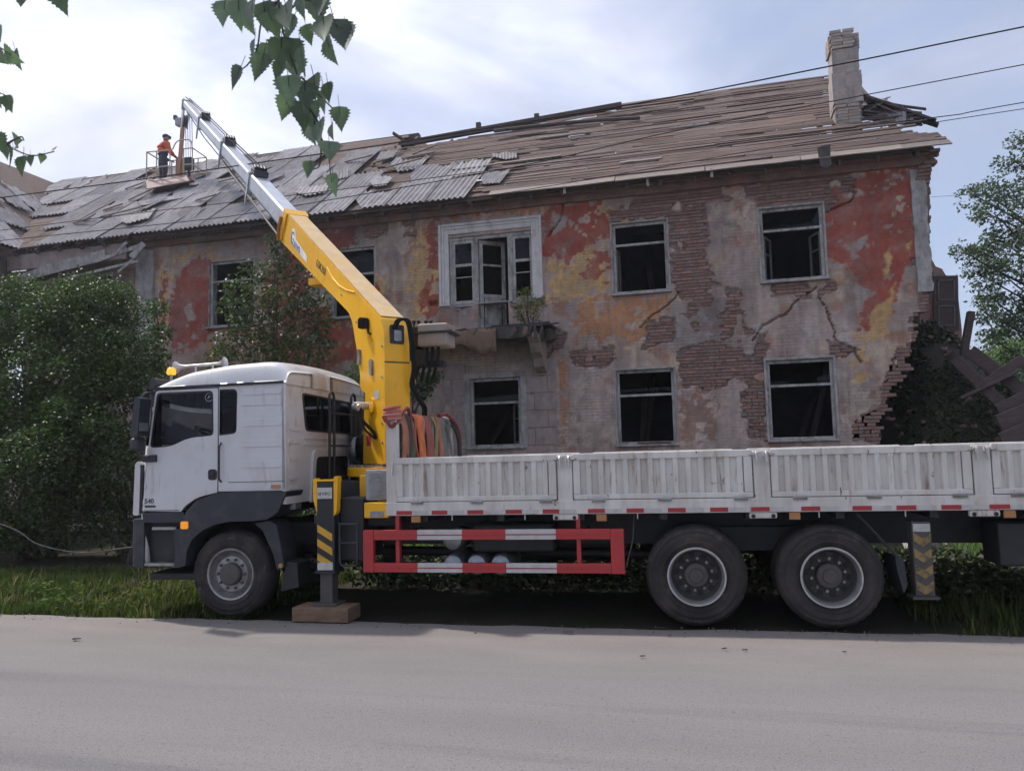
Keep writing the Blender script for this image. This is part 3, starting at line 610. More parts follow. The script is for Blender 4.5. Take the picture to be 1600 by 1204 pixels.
# --- windows
M['oldsash'] = pmat('grey_old_sash', (.16,.15,.145), .8, var=.25, scale=8, bump=.3)
def reveal(o, parent, d=.34):
    x0,x1,z0,z1 = o; b = MB(); t = .03
    b.box(x0-t, x0, YF-.004, YF+d, z0-t, z1+t); b.box(x1, x1+t, YF-.004, YF+d, z0-t, z1+t)
    b.box(x0, x1, YF-.004, YF+d, z1, z1+t); b.box(x0, x1, YF-.004, YF+d, z0-t, z0)
    return b.build('reveal', M['greytrim'], parent, bevel=.006)
def window(o, transom=.68, mull=None, sash=None, panes=(), sill=True, casing=.0):
    x0,x1,z0,z1 = o; fy0, fy1 = YF+.05, YF+.13; t = .062
    zt = z0+(z1-z0)*transom
    b = MB(); b.box(x0, x0+t, fy0, fy1, z0, z1); b.box(x1-t, x1, fy0, fy1, z0, z1); b.box(x0+t, x1-t, fy0, fy1, z1-t, z1); b.box(x0+t, x1-t, fy0, fy1, z0, z0+t*.8)
    w = b.build('window', M['frame'], bld, bevel=.006)
    reveal(o, w)
    MB().box(x0+t, x1-t, fy0+.008, fy1-.01, zt-.028, zt+.028).build('transom', M['frame'], w, bevel=.005)
    if mull: MB().box(mull-.022, mull+.022, fy0+.01, fy1-.012, z0+t*.8, zt-.028).build('mullion', M['frame'], w, bevel=.004)
    if casing:
        b = MB(); c = casing
        b.box(x0-c, x0-.012, YF-.03, YF+.02, z0-.05, z1+c); b.box(x1+.012, x1+c, YF-.03, YF+.02, z0-.05, z1+c); b.box(x0-.012, x1+.012, YF-.03, YF+.02, z1+.012, z1+c)
        b.build('casing', M['greytrim'], w, bevel=.006)
    if sill: MB().box(x0-.06, x1+.06, YF-.09, YF+.05, z0-.055, z0-.004).build('sill', M['greytrim'], w, bevel=.01)
    for s in (sash or []):                         # open sash: hinge x, swing angle, width, z range
        hx, ang, wd, a, c = s; q = MB(); q.box(0,.045,-.02,.02,0,c-a); q.box(wd-.045,wd,-.02,.02,0,c-a); q.box(.045,wd-.045,-.02,.02,0,.05); q.box(.045,wd-.045,-.02,.02,c-a-.05,c-a)
        q.box(.045,wd-.045,-.012,.012,(c-a)*.62-.015,(c-a)*.62+.015)
        so_ = q.build('sash', M['oldsash'], w); so_.data.transform(Matrix.Translation(Vector((hx, YF+.12, a))-OFF[bld.name]) @ Matrix.Rotation(ang, 4, 'Z') @ Matrix.Translation(OFF[bld.name]))
    for (a, c, e, f) in panes: MB().add([(a, fy0+.045, e),(c, fy0+.045, e),(c, fy0+.045, f),(a, fy0+.045, f*.6+e*.4)], [(0,1,2,3)]).build('pane', M['pane'], w)
    return w
o = OPEN
window(o['upR'], .70, None, [(2.43, radians(108), .52, 5.58, 6.62), (1.24, radians(70), .5, 5.58, 6.6)], [(1.24,2.43,6.72,6.80),(2.25,2.43,6.72,7.0)], casing=.055)
window(o['upM'], .70, None, [(-2.09, radians(86), .4, 5.57, 6.6)], [], casing=.045)
window(o['loR'], .68, None, [], [(1.22,1.6,3.22,3.30),(2.2,2.46,3.22,3.42)], casing=.06)
window(o['loM'], .66, None, [], [(-2.1,-.95,3.2,3.28)], casing=.05)
window(o['loL'], .64, None, [(-4.57, radians(118), .56, 2.08, 3.06)], [(-5.7,-4.56,3.12,3.26)], casing=.15)
window(o['upL1'], .7, None, [(-13.05, radians(60), .5, 5.5, 6.5)], [])
window(o['upL2'], .62, None, [], [(-9.4,-8.3,6.5,7.15)])
window(o['loL1']); window(o['loL2']); window(o['upL0'])
# plank stub on a sill
MB().box(-1.75,-1.0,YF-.10,YF+.06,1.99,2.03).build('loose_board', M['darkwood'], bld)
# fallen joists and boards lying in the rooms
jr = random.Random(91)
for (ox, z0) in ((1.17,5.53),(1.15,2.0),(-2.16,5.51),(-2.19,1.99),(-5.76,2.02)):
    for k in range(2):
        x0 = ox+jr.uniform(-.2,1.0); MB().bar((x0, 18.9+jr.uniform(0,1.4), z0+jr.uniform(-.9,.1)), (x0+jr.uniform(-.8,1.0), 19.4+jr.uniform(0,1.6), z0+jr.uniform(.5,1.9)), jr.choice([.08,.12,.16]), .06).build('fallen_joist', M['darkwood'], bld)
# --- balcony door group with moulded surround
sur = MB()
for k, (gx, th) in enumerate([(.0,.07), (.07,.045), (.14,.03)]):
    x0, x1, zt, zb = -6.50+gx, -3.86-gx, 7.58-gx, 5.52+.0*k
    wd = .07 if k < 2 else .12
    sur.box(x0, x0+wd, YF-th, YF+.03, zb, zt); sur.box(x1-wd, x1, YF-th, YF+.03, zb+rnd.uniform(0,.05), zt); sur.box(x0+wd, x1-wd, YF-th, YF+.03, zt-wd, zt)
sur.build('door_surround', M['surround'], bld, bevel=.012)
bd = MB()
for a, c in ((-6.24,-6.17),(-5.60,-5.50),(-4.74,-4.62),(-4.12,-4.05)): bd.box(a, c, YF+.04, YF+.14, 4.8 if -5.7 < a < -4.7 else 5.55, 7.24)
bd.box(-6.17,-5.60,YF+.041,YF+.139,7.16,7.24); bd.box(-4.62,-4.12,YF+.041,YF+.139,7.16,7.24); bd.box(-5.50,-4.74,YF+.041,YF+.139,7.15,7.24)
bw = bd.build('balcony_window', M['frame'], bld, bevel=.008)
reveal((-6.24,-4.05,5.55,7.24), bw); 
MB().box(-6.24,-5.60,YF-.004,YF+.3,5.48,5.549).build('sill', M['greytrim'], bw, bevel=.01); MB().box(-4.62,-4.05,YF-.004,YF+.3,5.48,5.549).build('sill', M['greytrim'], bw, bevel=.01)
for a, c in ((-6.17,-5.60),(-4.62,-4.12)):
    s = MB(); s.box(a,a+.07,YF+.06,YF+.11,5.56,7.16); s.box(c-.07,c,YF+.06,YF+.11,5.56,7.16); s.box(a+.07,c-.07,YF+.06,YF+.11,5.56,5.64); s.box(a+.07,c-.07,YF+.06,YF+.11,7.08,7.16); s.box(a+.07,c-.07,YF+.06,YF+.11,6.50,6.57); s.box(a+.07,c-.07,YF+.07,YF+.10,6.22,6.245)
    s.build('sash', M['frame'], bw, bevel=.005)
    MB().add([(a+.07,YF+.085,6.57),(c-.07,YF+.085,6.57),(c-.07,YF+.085,6.9),(a+.28,YF+.085,7.08),(a+.07,YF+.085,7.08)], [(0,1,2,3,4)]).build('pane', M['pane'], bw)
dr = MB(); dr.box(0,.09,-.022,.022,0,2.3); dr.box(.60,.69,-.022,.022,0,2.3); dr.box(.09,.60,-.022,.022,0,.12); dr.box(.09,.60,-.022,.022,2.2,2.3); dr.box(.09,.60,-.022,.022,.86,.95); dr.box(.09,.60,-.022,.022,1.66,1.71); dr.box(.12,.57,-.012,.012,.12,.86); dr.box(.32,.36,-.02,.02,.12,.86)
door = dr.build('balcony_door', M['frame'], bld); door.data.transform(Matrix.Translation(Vector((-5.49, YF+.11, 4.84))-OFF[bld.name]) @ Matrix.Rotation(radians(38), 4, 'Z') @ Matrix.Translation(OFF[bld.name]))
# --- balcony slab on brackets
ba = MB(); n = 26; pts_t = []; 
for i in range(n+1):
    x = -7.15+3.55*i/n; pts_t.append((x, YF-1.05+rnd.uniform(-.04,.05) + (.35 if i > n-3 else 0), 4.70+rnd.uniform(-.012,.015)))
vs = []
for (x, y, z) in pts_t: vs += [(x, y+rnd.uniform(0,.06), z-.22+rnd.uniform(-.07,.07)), (x, y, z), (x, YF+.02, z+.06), (x, YF+.02, z-.16)]
fs = [(0,1,2,3), tuple(4*n+k for k in (3,2,1,0))]
for i in range(n):
    for k in range(4): a, b2 = 4*i+k, 4*i+(k+1)%4; fs.append((a, b2, b2+4, a+4))
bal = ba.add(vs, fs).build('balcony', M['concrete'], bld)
for x in (-6.75,-3.95):
    br = [(YF, 4.58), (YF-.95, 4.58), (YF-.93, 4.48), (YF-.75, 4.36), (YF-.62, 4.16), (YF-.40, 4.06), (YF-.30, 3.86), (YF, 3.72)]
    MB().plate(br, [], lambda u, v, w: (w, u, v), x-.13, x+.13).build('bracket', M['quoin'], bal, bevel=.015)
MB().box(-4.9,-3.55,YF-.98,YF-.1,4.735,4.80, Matrix.Identity(4)).build('roof_felt', M['black'], bal)
for k in range(22):
    x = -7.0+k*.15; MB().bar((x, YF-1.0+rnd.uniform(-.05,.05), 4.72), (x+rnd.uniform(.2,.5), YF-.8+rnd.uniform(-.1,.1), 4.75+rnd.uniform(0,.05)), .07, .03).build('rubble_scrap', M['concrete'], bal)
for k in range(26):
    x = -7.05+k*.135+jr.uniform(-.05,.05); l = jr.uniform(.08,.32); y = YF-1.06+jr.uniform(-.03,.04)
    MB().bar((x, y, 4.70), (x+jr.uniform(-.12,.12), y-.02, 4.70-l), jr.uniform(.04,.11), .02, up=(0,1,0)).build('hanging_scrap', M[jr.choice(['concrete','darkwood','sacking','concrete'])], bal)
sk = MB(); nn = 10; vs = []
for j in range(6):
    for i in range(nn+1):
        u = i/nn; v = j/5; x = -6.05+1.25*u+.07*v; y = YF-.75-.40*min(v*2.2,1)-.03*sin(u*9); z = 4.76-.52*max(0, v-.3)/.7*(1-.25*sin(u*5+.6))+.03*sin(u*12+v*3)
        vs.append((x, y-.01-.035*sin(u*17+v*2)*v, z+(.05*sin(u*23) if j == 5 else 0)))
sk.add(vs, [(j*(nn+1)+i, j*(nn+1)+i+1, (j+1)*(nn+1)+i+1, (j+1)*(nn+1)+i) for j in range(5) for i in range(nn)])
sko = sk.build('hanging_sacking', M['sacking'], bal, smooth=True); sm = sko.modifiers.new('t', 'SOLIDIFY'); sm.thickness = .015
# --- cornice and soffit under the eave
co = MB(); co.box(-15.3, 4.62, YF-.10, YF+.3, 7.80, 7.96); co.box(-15.3, 4.66, YF-.20, YF+.3, 7.962, 8.10)
co.build('cornice', pmat('sooty_cornice', (.25,.165,.14), .92, var=.35, scale=4, bump=.5, dirt=[((.34,.13,.10), .50, .72, 1.2, (1,1,1)), ((.12,.10,.10), .52, .75, 2.0, (1.5,1,1))]), bld)

# --- roof
RT = radians(36.0); RC, RS = cos(RT), sin(RT); EY, EZ0, RL = 17.45, 8.04, 8.10
def rp(u, v, hgt=0.0): return Vector((u, EY+v*RC-hgt*RS, EZ0+v*RS+hgt*RC))
RM = Matrix(((1,0,0),(0,RC,-RS),(0,RS,RC)))          # columns: along, up-slope, normal
def rmat(u, v, hgt, rz=0.0, rx=0.0, ry=0.0):
    R3 = RM @ Matrix.Rotation(rz, 3, 'Z') @ Matrix.Rotation(rx, 3, 'X') @ Matrix.Rotation(ry, 3, 'Y'); M4 = R3.to_4x4(); M4.translation = rp(u, v, hgt)-OFF[bld.name]; return M4
rf = MB()
for i in range(32):
    u = -19.2+i*.76
    if -9.0 < u < -2.7: L = 6.0+ (u+9)*.02 + (.8 if i % 3 == 0 else 0)
    else: L = RL
    if u > 4.45: continue
    rf.bar(rp(u, -.05, -.16), rp(u, L, -.16), .07, .14, up=(0,-RS,RC))
roof = rf.build('roof', M['darkwood'], bld); roof['label'] = 'ruined gabled roof, bare boards on the right and broken corrugated sheets on the left'
ridge = MB(); ridge.bar(rp(-24.3, RL, -.1), rp(-9.3, RL-.1, -.1), .12, .16); ridge.bar(rp(-2.6, RL, -.1), rp(3.6, RL, -.1), .12, .16); ridge.build('ridge_beam', M['darkwood'], roof)
# purlin lying bare along the broken ridge, uprights standing on it
pb = MB(); pb.bar(rp(-9.3, 6.15, .1), rp(-2.3, 6.75, .25), .14, .16); pb.build('purlin', M['darkwood'], roof)
for (px, py, h) in [(748,222,.16),(814,203,.16)]:
    d = ray(px, py); b0 = rp((px-748)/132*3.7-6.75, 6.35+(px-748)*.0018, .1); MB().bar(b0, b0+Vector((0,0,h+.15)), .14, .12, up=(0,1,0)).build('post_stub', M['darkwood'], roof)
MB().bar(at(656,236,Y=22.6), at(614,208,Y=22.3), .16, .06).build('loose_plank', M['darkwood'], roof)
arc = [rp(-6.2+i*.5, 6.15-.012*i*i+.02*i, .12) for i in range(10)]
MB().tube(arc, .055, 6).build('bent_lath', M['darkwood'], roof)
# sheathing boards
board_meshes = {}
def board_mesh(L, W, mat):
    key = (round(L*2)/2, round(W*50)/50, mat)
    if key not in board_meshes:
        L2, W2 = key[0], key[1]; b = MB(); n = 4; vs = []; q = random.Random(hash((L2,W2)) & 1023)
        for i in range(n+1):
            x = -L2/2+L2*i/n; y = q.uniform(-.006,.006); z = q.uniform(-.008,.008)
            vs += [(x,-W2/2+y,z-.012),(x,W2/2+y,z-.012),(x,W2/2+y,z+.012),(x,-W2/2+y,z+.012)]
        fs = [(0,1,2,3), tuple(4*n+k for k in (3,2,1,0))]
        for i in range(n):
            for k in range(4): a, c = 4*i+k, 4*i+(k+1)%4; fs.append((a,c,c+4,a+4))
        b.add(vs, fs); me = b.mesh('roof_board'); me.materials.append(M[mat]); board_meshes[key] = me
    return board_meshes[key], key[0]
nboard = 0
boards_rest = MB()
def board(u, v, L, W=.14, mat='wood', hgt=0.0, rz=0.0, rx=0.0, name='roof_board'):
    global nboard
    me, L2 = board_mesh(L, W, mat)
    if nboard < 296:
        o = bpy.data.objects.new(name, me); COL.objects.link(o); o.parent = roof; o.matrix_local = rmat(u, v, hgt, rz, rx); nboard += 1
    else:
        Mx = Matrix.Translation(OFF[bld.name]) @ rmat(u, v, hgt, rz, rx); boards_rest.add([Mx @ p.co for p in me.vertices], [tuple(p.vertices) for p in me.polygons])
def right_end(v): return np.interp(v, [0,2.0,2.9,4.7,8.1], [4.72,4.55,4.3,3.95,3.68])
v = .30; row = 0
while v < RL:
    W = rnd.choice([.09,.11,.11,.12,.14]); x = -5.2 if v < 3.3 else (-9.0 if v < 6.0 else -3.0)
    x += rnd.uniform(-.5, .2)
    if v > 6.0: x = np.interp(v, [6.0,6.6,7.2,8.1], [-8.5,-3.9,-3.2,-2.7]) + rnd.uniform(-.7,.5)
    re = float(right_end(v)) + rnd.uniform(-.25,.12)
    while x < re-.3:
        L = min(rnd.choice([2.5,3.0,3.5,4.0,4.5,5.5,6.0]), re-x+.2); L = max(.5, round(L*2)/2)
        skip = rnd.random() < (.05 if v < 5.5 else .12)
        if 1.8 < v < 2.6 and 1.0 < x+L/2 < 4: skip = rnd.random() < .30
        if not skip: board(x+L/2, v, L-.02, W, 'wood', rnd.uniform(-.008,.018), rnd.gauss(0,.005), rnd.uniform(-.14,.14))
        x += L+rnd.uniform(0,.03)
    v += W+rnd.choice([-.01,.0,.004,.012,.02]); row += 1
# loose laths lying on the boards
for k in range(16):
    u = rnd.uniform(-6,3.6); vv_ = rnd.uniform(.5,7.6); 
    if vv_ > 6 and u < -3: vv_ = rnd.uniform(1,5)
    board(u, vv_, rnd.choice([1.0,1.5,2.0,3.0]), rnd.choice([.06,.08,.12]), rnd.choice(['wood','darkwood','darkwood','palewood']), .04+rnd.random()*.04, rnd.gauss(0,.05), rnd.uniform(-.2,.2), 'loose_lath')
for k in range(10):
    board(rnd.uniform(-4.5,.8), rnd.uniform(5.9,7.3), rnd.choice([1.0,1.5,2.5]), .12, rnd.choice(['wood','darkwood']), .05+rnd.random()*.1, rnd.gauss(.03,.05), rnd.uniform(-.3,.3), 'loose_lath')
# pale wide eave boards at the gutter line
x = -5.0
while x < 4.6:
    L = min(rnd.choice([2.0,2.5,3.0]), 4.9-x); L = max(.5, L); board(x+L/2, .05, L, .30, 'palewood', .012, rnd.gauss(0,.004), 0, 'eave_board'); x += L+.02
for (px, py) in [(882,296),(1012,284),(1112,270)]:
    p = at(px, py, Y=EY-.02); MB().box(p.x-.03, p.x+.03, EY-.03, EY+.02, p.z-.10, p.z+.10).build('gutter_bracket', M['frame'], roof)
fb = MB(); fb.box(-15.2, 4.68, EY+.06, EY+.09, EZ0-.09, EZ0-.02); fb.build('fascia', M['darkwood'], roof)
sf = MB(); sf.box(-15.2, 4.66, EY+.10, YF-.21, 8.02, 8.05); sf.build('soffit', M['darkwood'], roof)
# torn felt/tin scrap hanging from the eave
ts = MB(); p = at(1288,245,Y=EY-.05)
ts.add([(p.x-.13,p.y,p.z+.22),(p.x+.13,p.y-.04,p.z+.24),(p.x+.12,p.y-.02,p.z),(p.x+.14,p.y-.05,p.z-.22),(p.x+.03,p.y-.03,p.z-.27),(p.x-.10,p.y-.01,p.z-.20),(p.x-.12,p.y-.03,p.z)], [(0,1,2,6),(6,2,3,4,5)])
q_ = ts.build('torn_felt', M['concrete'], roof); q_.modifiers.new('t','SOLIDIFY').thickness = .01
# corrugated sheets
WV = 8
def slate_mesh(broken, seed):
    q = random.Random(seed); W, L = 1.14, 1.75; nx_ = WV*6; b = MB(); vs = []
    top = [L/2 - (q.uniform(.0,.5) if broken and q.random() < .5 else 0)]*(nx_+1); bot = [-L/2]*(nx_+1)
    if broken:
        t = top[0]
        for i in range(nx_+1):
            t += q.uniform(-.10,.10); t = min(L/2, max(-.1, t)); top[i] = t
            bot[i] = -L/2 + (max(0, q.gauss(0,.05)) if i % 5 else 0)
        if q.random() < .6:
            cut = q.randint(8, 30)
            for i in range(cut): bot[i] = -L/2 + .9*(1-i/cut)
    for i in range(nx_+1):
        x = -W/2+W*i/nx_; z = .024*cos(2*pi*i/6)
        for t in (0, 1): y = bot[i]+(top[i]-bot[i])*t; vs.append((x, y, z))
    b.add(vs, [(2*i, 2*i+2, 2*i+3, 2*i+1) for i in range(nx_)])
    me = b.mesh('slate_sheet'); me.polygons.foreach_set('use_smooth', [True]*len(me.polygons)); me.materials.append(M['slate']); return me
SL = [slate_mesh(False,1), slate_mesh(False,2)] + [slate_mesh(True,s) for s in range(3, 12)]
def sheet(u, v, k, hgt=.05, rz=0, rx=0, ry=0, sc=1.0):
    o = bpy.data.objects.new('slate_sheet', SL[k]); COL.objects.link(o); o.parent = roof; o.matrix_local = rmat(u, v, hgt, rz, rx, ry) @ Matrix.Scale(sc, 4)
# deck under the sheets: ordinary boards, seen only through the gaps
dk = MB(); v = .15
while v < RL-.1:
    for x0 in (-19.2,-14.2,-9.6):
        x1 = {-19.2:-14.25,-14.2:-9.65,-9.6:-4.9}[x0]
        if x0 == -9.6 and v > 6.0: x1 = -8.6
        if v > 6.6 and x0 == -9.6: continue
        if rnd.random() < .97: dk.bar(rp(x0+rnd.uniform(-.1,.1), v, -.035), rp(x1+rnd.uniform(-.1,.1), v, -.035), .15, .022, up=(0,-RS,RC))
    v += .165
for v in np.arange(.15, RL, .165):                       # towards the wing valley
    dk.bar(rp(-19.5-v*.665, v, -.035), rp(-19.15, v, -.035), .15, .022, up=(0,-RS,RC))
def rb(u, v, hgt=0.0): p = rp(u, v, hgt); return Vector((p.x, 48.0-p.y, p.z))      # rear slope
v = .2
while v < RL-.05:
    for x0, x1 in ((-36,-30),(-30,-24),(-24,-19),(-19,-14),(-14,-9.4),(-9.4,-5.6),(-5.6,-2.6),(-2.6,.8),(.8,3.6)):
        if -9.5 < x0 < -2.7 and v > 5.6: continue
        if rnd.random() < .93: dk.bar(rb(x0, v, -.03), rb(x1, v, -.03), .155, .022, up=(0,RS,RC))
    v += .165
tag(dk.build('roof_deck', M['wood'], roof), kind='stuff')
for row in range(5):
    v = .80+row*1.55
    lim = [-4.9,-5.0,-7.4,-9.2,-11.2][row]
    u = -18.9 - row*1.1
    while u < lim-.45:
        miss = [.0,.05,.14,.18,.22][row]
        if -16 < u < -12.5 and row in (1,2): miss = .25
        if u < -17 and row == 0: miss = .6
        if rnd.random() >= miss:
            br = rnd.random() < [.10,.25,.4,.4,.4][row]
            sheet(u, v+rnd.uniform(-.03,.03), rnd.randint(2,10) if br else rnd.randint(0,1), .05+row*.004+rnd.uniform(0,.012), rnd.gauss(0,.012 if not br else .06), rnd.gauss(.012,.008), rnd.gauss(0,.006))
        u += 1.065
for k in range(11):                                      # slid and broken pieces
    u = rnd.uniform(-18.5,-7.2); v = rnd.uniform(1.2, 6.4 if u < -10 else 4.8); sheet(u, v, rnd.randint(2,10), .10+rnd.random()*.08, rnd.gauss(0,.5), rnd.gauss(.02,.05), rnd.gauss(0,.04), rnd.uniform(.45,.9))
for u, v in ((-5.3,3.3),(-5.15,1.2),(-14.6,3.4),(-8.6,2.2)): sheet(u, v, rnd.randint(2,10), .09, rnd.gauss(0,.12), .03, 0, .6)
for k in range(16):
    u = rnd.uniform(-19,-7.5); v = rnd.uniform(1.0,5.4); MB().bar(rp(u, v, .12), rp(u+rnd.uniform(.3,1.6), v+rnd.uniform(-.3,.5), .16+rnd.random()*.12), .12, .03, up=(0,-RS,RC)).build('loose_plank', M['darkwood'], roof)
# torn sheets and beam ends beyond the chimney
for k, (a, b_) in enumerate([((1345,150),(1462,190)), ((1355,160),(1466,196)), ((1350,168),(1440,178)), ((1342,178),(1425,192))]):
    p0 = at(a[0], a[1], Y=19.8+k*.25); p1 = at(b_[0], b_[1], Y=19.6+k*.25); MB().bar(p0, p1, .22 if k < 2 else .14, .05).build('torn_beam', M['darkwood'], roof)
for k in range(9):
    p = at(1352+k*11, 168+k*2.0+rnd.uniform(-5,5), Y=19.9+rnd.uniform(-.2,.4)); sm_ = bpy.data.objects.new('slate_sheet', SL[2+k % 9]); COL.objects.link(sm_); sm_.parent = roof
    sm_.matrix_local = Matrix.Translation(p-OFF[bld.name]) @ Matrix.Rotation(rnd.uniform(.3,1.0),4,'X') @ Matrix.Rotation(rnd.uniform(-.6,.4),4,'Y') @ Matrix.Rotation(rnd.uniform(-.5,.5),4,'Z') @ Matrix.Scale(.5,4)
for k in range(9):
    p0 = at(1346+rnd.uniform(0,25), 150+k*5+rnd.uniform(-3,3), Y=19.7+rnd.uniform(0,.6)); p1 = at(1400+rnd.uniform(0,50), 166+k*3.4+rnd.uniform(-4,4), Y=19.6+rnd.uniform(0,.5)); MB().bar(p0, p1, rnd.choice([.08,.12,.16]), .03).build('torn_board', M[rnd.choice(['wood','darkwood','palewood'])], roof)
# --- chimney: courses of real bricks
chs = MB(); chs.box(3.13, 3.70, 19.42, 19.98, 8.9, 11.55); ch = chs.build('chimney', M['mortar'], bld)
CHB = MB().box(-.128,.128,-.06,.06,-.033,.033).mesh('chimney_brick'); CHB.materials.append(M['brickpale'])
def cbrick(x, y, z, rz=0.0):
    o_ = bpy.data.objects.new('brick', CHB); COL.objects.link(o_); o_.parent = ch; o_.matrix_local = Matrix.Translation(Vector((x,y,z))-OFF[bld.name]) @ Matrix.Rotation(rz+rnd.gauss(0,.015),4,'Z')
z = 9.15; k = 0
while z < 11.78:
    wide = .05 if z > 11.38 else (.03 if 9.9 < z < 10.75 else 0); x0, x1, y0 = 3.13-wide, 3.70+wide, 19.42-wide
    ragged = z > 11.6
    for i in range(2):
        sh = .0 if k % 2 == 0 else .06
        if not (ragged and rnd.random() < .35): cbrick(x0+.14+i*.285+sh*(.5-i), y0+.05+rnd.uniform(-.004,.006), z)
        if not (ragged and rnd.random() < .3): cbrick(x0+.05, y0+.24+i*.27, z, pi/2); cbrick(x1-.05, y0+.24+i*.27, z, pi/2)
    z += .077; k += 1
for (a, c_, z0, z1) in ((3.085,3.745,9.98,10.74),(3.115,3.715,10.745,11.34)):
    pc_ = ragged_box(a, c_, 19.42-(.045 if z0 < 10.5 else .015), 19.96, z0, z1, 10, .012).build('plaster_coat', pmat('chimney_render', (.37,.325,.295), .92, var=.2, scale=4, bump=.4, dirt=[((.22,.19,.18), .48, .75, 4, (1.5,1,.5)), ((.27,.15,.11), .66, .72, 9, (1,1,1))]), ch)
# --- left wing: cross roof and its eave
wr = empty('tmp'); bpy.data.objects.remove(wr)
VA = Vector((-19.2, EY, EZ0)); VB = Vector((-24.4, 24.0, 12.75)); WY = 12.6
wing = MB(); wing.box(-29.5, -19.75, 13.4, 17.9, 0, 7.85); wing.build('wing_wall', pmat('wing_plaster', (.27,.22,.19), .92, var=.3, scale=2, bump=.4, dirt=((.3,.12,.09), .52, .66, .8, (1,1,1))), bld)
wrf = MB()
wrf.add([(-19.1, WY, EZ0-.05), (-19.2, EY, EZ0-.02), (-24.4, 24.0, 12.72), (-24.4, WY, 12.72), (-29.7, WY, EZ0-.05), (-29.7, 20, EZ0)], [(0,1,2,3),(3,2,5,4)])
wro = wrf.build('wing_roof', M['wood'], bld); wro.modifiers.new('t','SOLIDIFY').thickness = .05
wd = Vector((-24.4+19.15, 0, 12.72-EZ0)).normalized(); wn = Vector((0,1,0)).cross(wd); wn = wn if wn.z > 0 else -wn
for row in range(4):
    for k in range(8):
        s = .85+row*1.55; y = WY+.6+k*1.06
        if y > EY+ s/6.9*6.5 - .2: continue
        if rnd.random() < .06: continue
        P_ = Vector((-19.12, y, EZ0-.02))+wd*s+wn*(.06+rnd.random()*.02); R3 = Matrix((Vector((0,1,0)), wd, wn)).transposed()
        M4 = (R3 @ Matrix.Rotation(rnd.gauss(0,.03),3,'Z')).to_4x4(); M4.translation = P_-OFF[bld.name]
        o_ = bpy.data.objects.new('slate_sheet', SL[rnd.choice([0,1,0,1,3,4,6])]); COL.objects.link(o_); o_.parent = wro; o_.matrix_local = M4
# broken white frame and boards hanging under the left eave
for (a, b_, wdt, mt) in [((150,408),(222,383),.10,'frame'),((178,400),(198,378),.07,'frame'),((205,402),(225,380),.16,'frame'),((60,425),(165,398),.30,'greytrim'),((20,440),(110,410),.25,'greytrim'),((100,436),(215,408),.07,'frame'),((185,425),(208,405),.06,'frame'),((0,452),(90,430),.12,'darkwood')]:
    MB().bar(at(*a, Y=17.3), at(*b_, Y=17.45), .05, wdt, up=(0,0,1)).build('fallen_eave_board', M[mt], bld)
MB().box(-19.6,-15.5,17.62,17.7,7.45,7.9).build('eave_plaster', M['quoin'], bld)
# --- remains of the far room at the collapsed end
fw = MB(); P = [(at(x,y,Y=24.0).x, at(x,y,Y=24.0).z) for x,y in [(1420,408),(1456,405),(1462,416),(1472,420),(1478,430),(1490,434),(1494,446),(1498,470),(1503,515),(1503,700),(1400,700)]]
fw.plate(P, [], XZ, 24.0, 24.4); rw = fw.build('rear_wall', M['brick'], bld)
dz0 = at(1468,508,Y=23.9); 
q_ = MB(); q_.box(0,.62,0,.05,0,1.55); ro = q_.build('rear_door', M['darkwood'], rw); ro.data.transform(Matrix.Translation(Vector((dz0.x-.15,23.85,dz0.z-.15))-OFF[bld.name]) @ Matrix.Rotation(.05,4,'Y') @ Matrix.Translation(OFF[bld.name]))
q_ = MB()
for zz in (.12,.85): q_.box(.1,.52,-.03,0,zz,zz+.03); q_.box(.1,.52,-.03,0,zz+.55,zz+.58); q_.box(.1,.13,-.03,0,zz,zz+.58); q_.box(.49,.52,-.03,0,zz,zz+.58)
r2 = q_.build('door_panel', M['oldsash'], rw); r2.data.transform(Matrix.Translation(Vector((dz0.x-.15,23.85,dz0.z-.15))-OFF[bld.name]) @ Matrix.Rotation(.05,4,'Y') @ Matrix.Translation(OFF[bld.name]))
MB().box(4.2,5.3,22.2,22.4,0.2,5.6).build('inner_wall_stub', M['interior'], bld)
if boards_rest.v: tag(boards_rest.build('roof_boards', M['wood'], roof), kind='stuff')
# ================================================================== CRANE TRUCK  (x to the rear, y away from the street, z up)
trk = empty('crane_truck', (-5.72, 8.24, 0), radians(3.5))
tag(trk, 'white three-axle flatbed truck with yellow telescopic crane parked along the road', 'truck')
def T(mb, name, mat, parent=None, **k): return mb.build(name, M[mat], parent or trk, **k)
TW = 2.46
# --- chassis
c = MB()
for y in (.78, 1.60): c.box(-.9, 9.6, y, y+.08, .78, 1.06)
for x in (-.7,.9,2.2,3.6,5.0,6.2,7.4,8.6,9.4): c.box(x, x+.1, .86, 1.6, .8, 1.0)
c.box(2.0, 9.6, .70, .76, 1.06, 1.17); c.box(2.0, 9.6, 1.70, 1.76, 1.06, 1.17)
T(c, 'chassis', 'black')
c = MB(); c.cyl((0,.3,.5),(0,2.1,.5),.09); c.box(-.25,.25,.75,.95,.5,.8); c.box(-.25,.25,1.5,1.7,.5,.8); T(c, 'front_axle', 'black', smooth=True)
for x in (5.45, 6.82):
    c = MB(); c.cyl((x,.3,.53),(x,2.1,.53),.12); c.sphere((x,1.23,.55),.26, 16, 10); T(c, 'rear_axle', 'black', smooth=True)
c = MB(); c.box(5.3,7.0,.62,.74,.72,.86); c.box(5.6,6.7,.62,.74,.86,.98); T(c, 'leaf_spring', 'black')
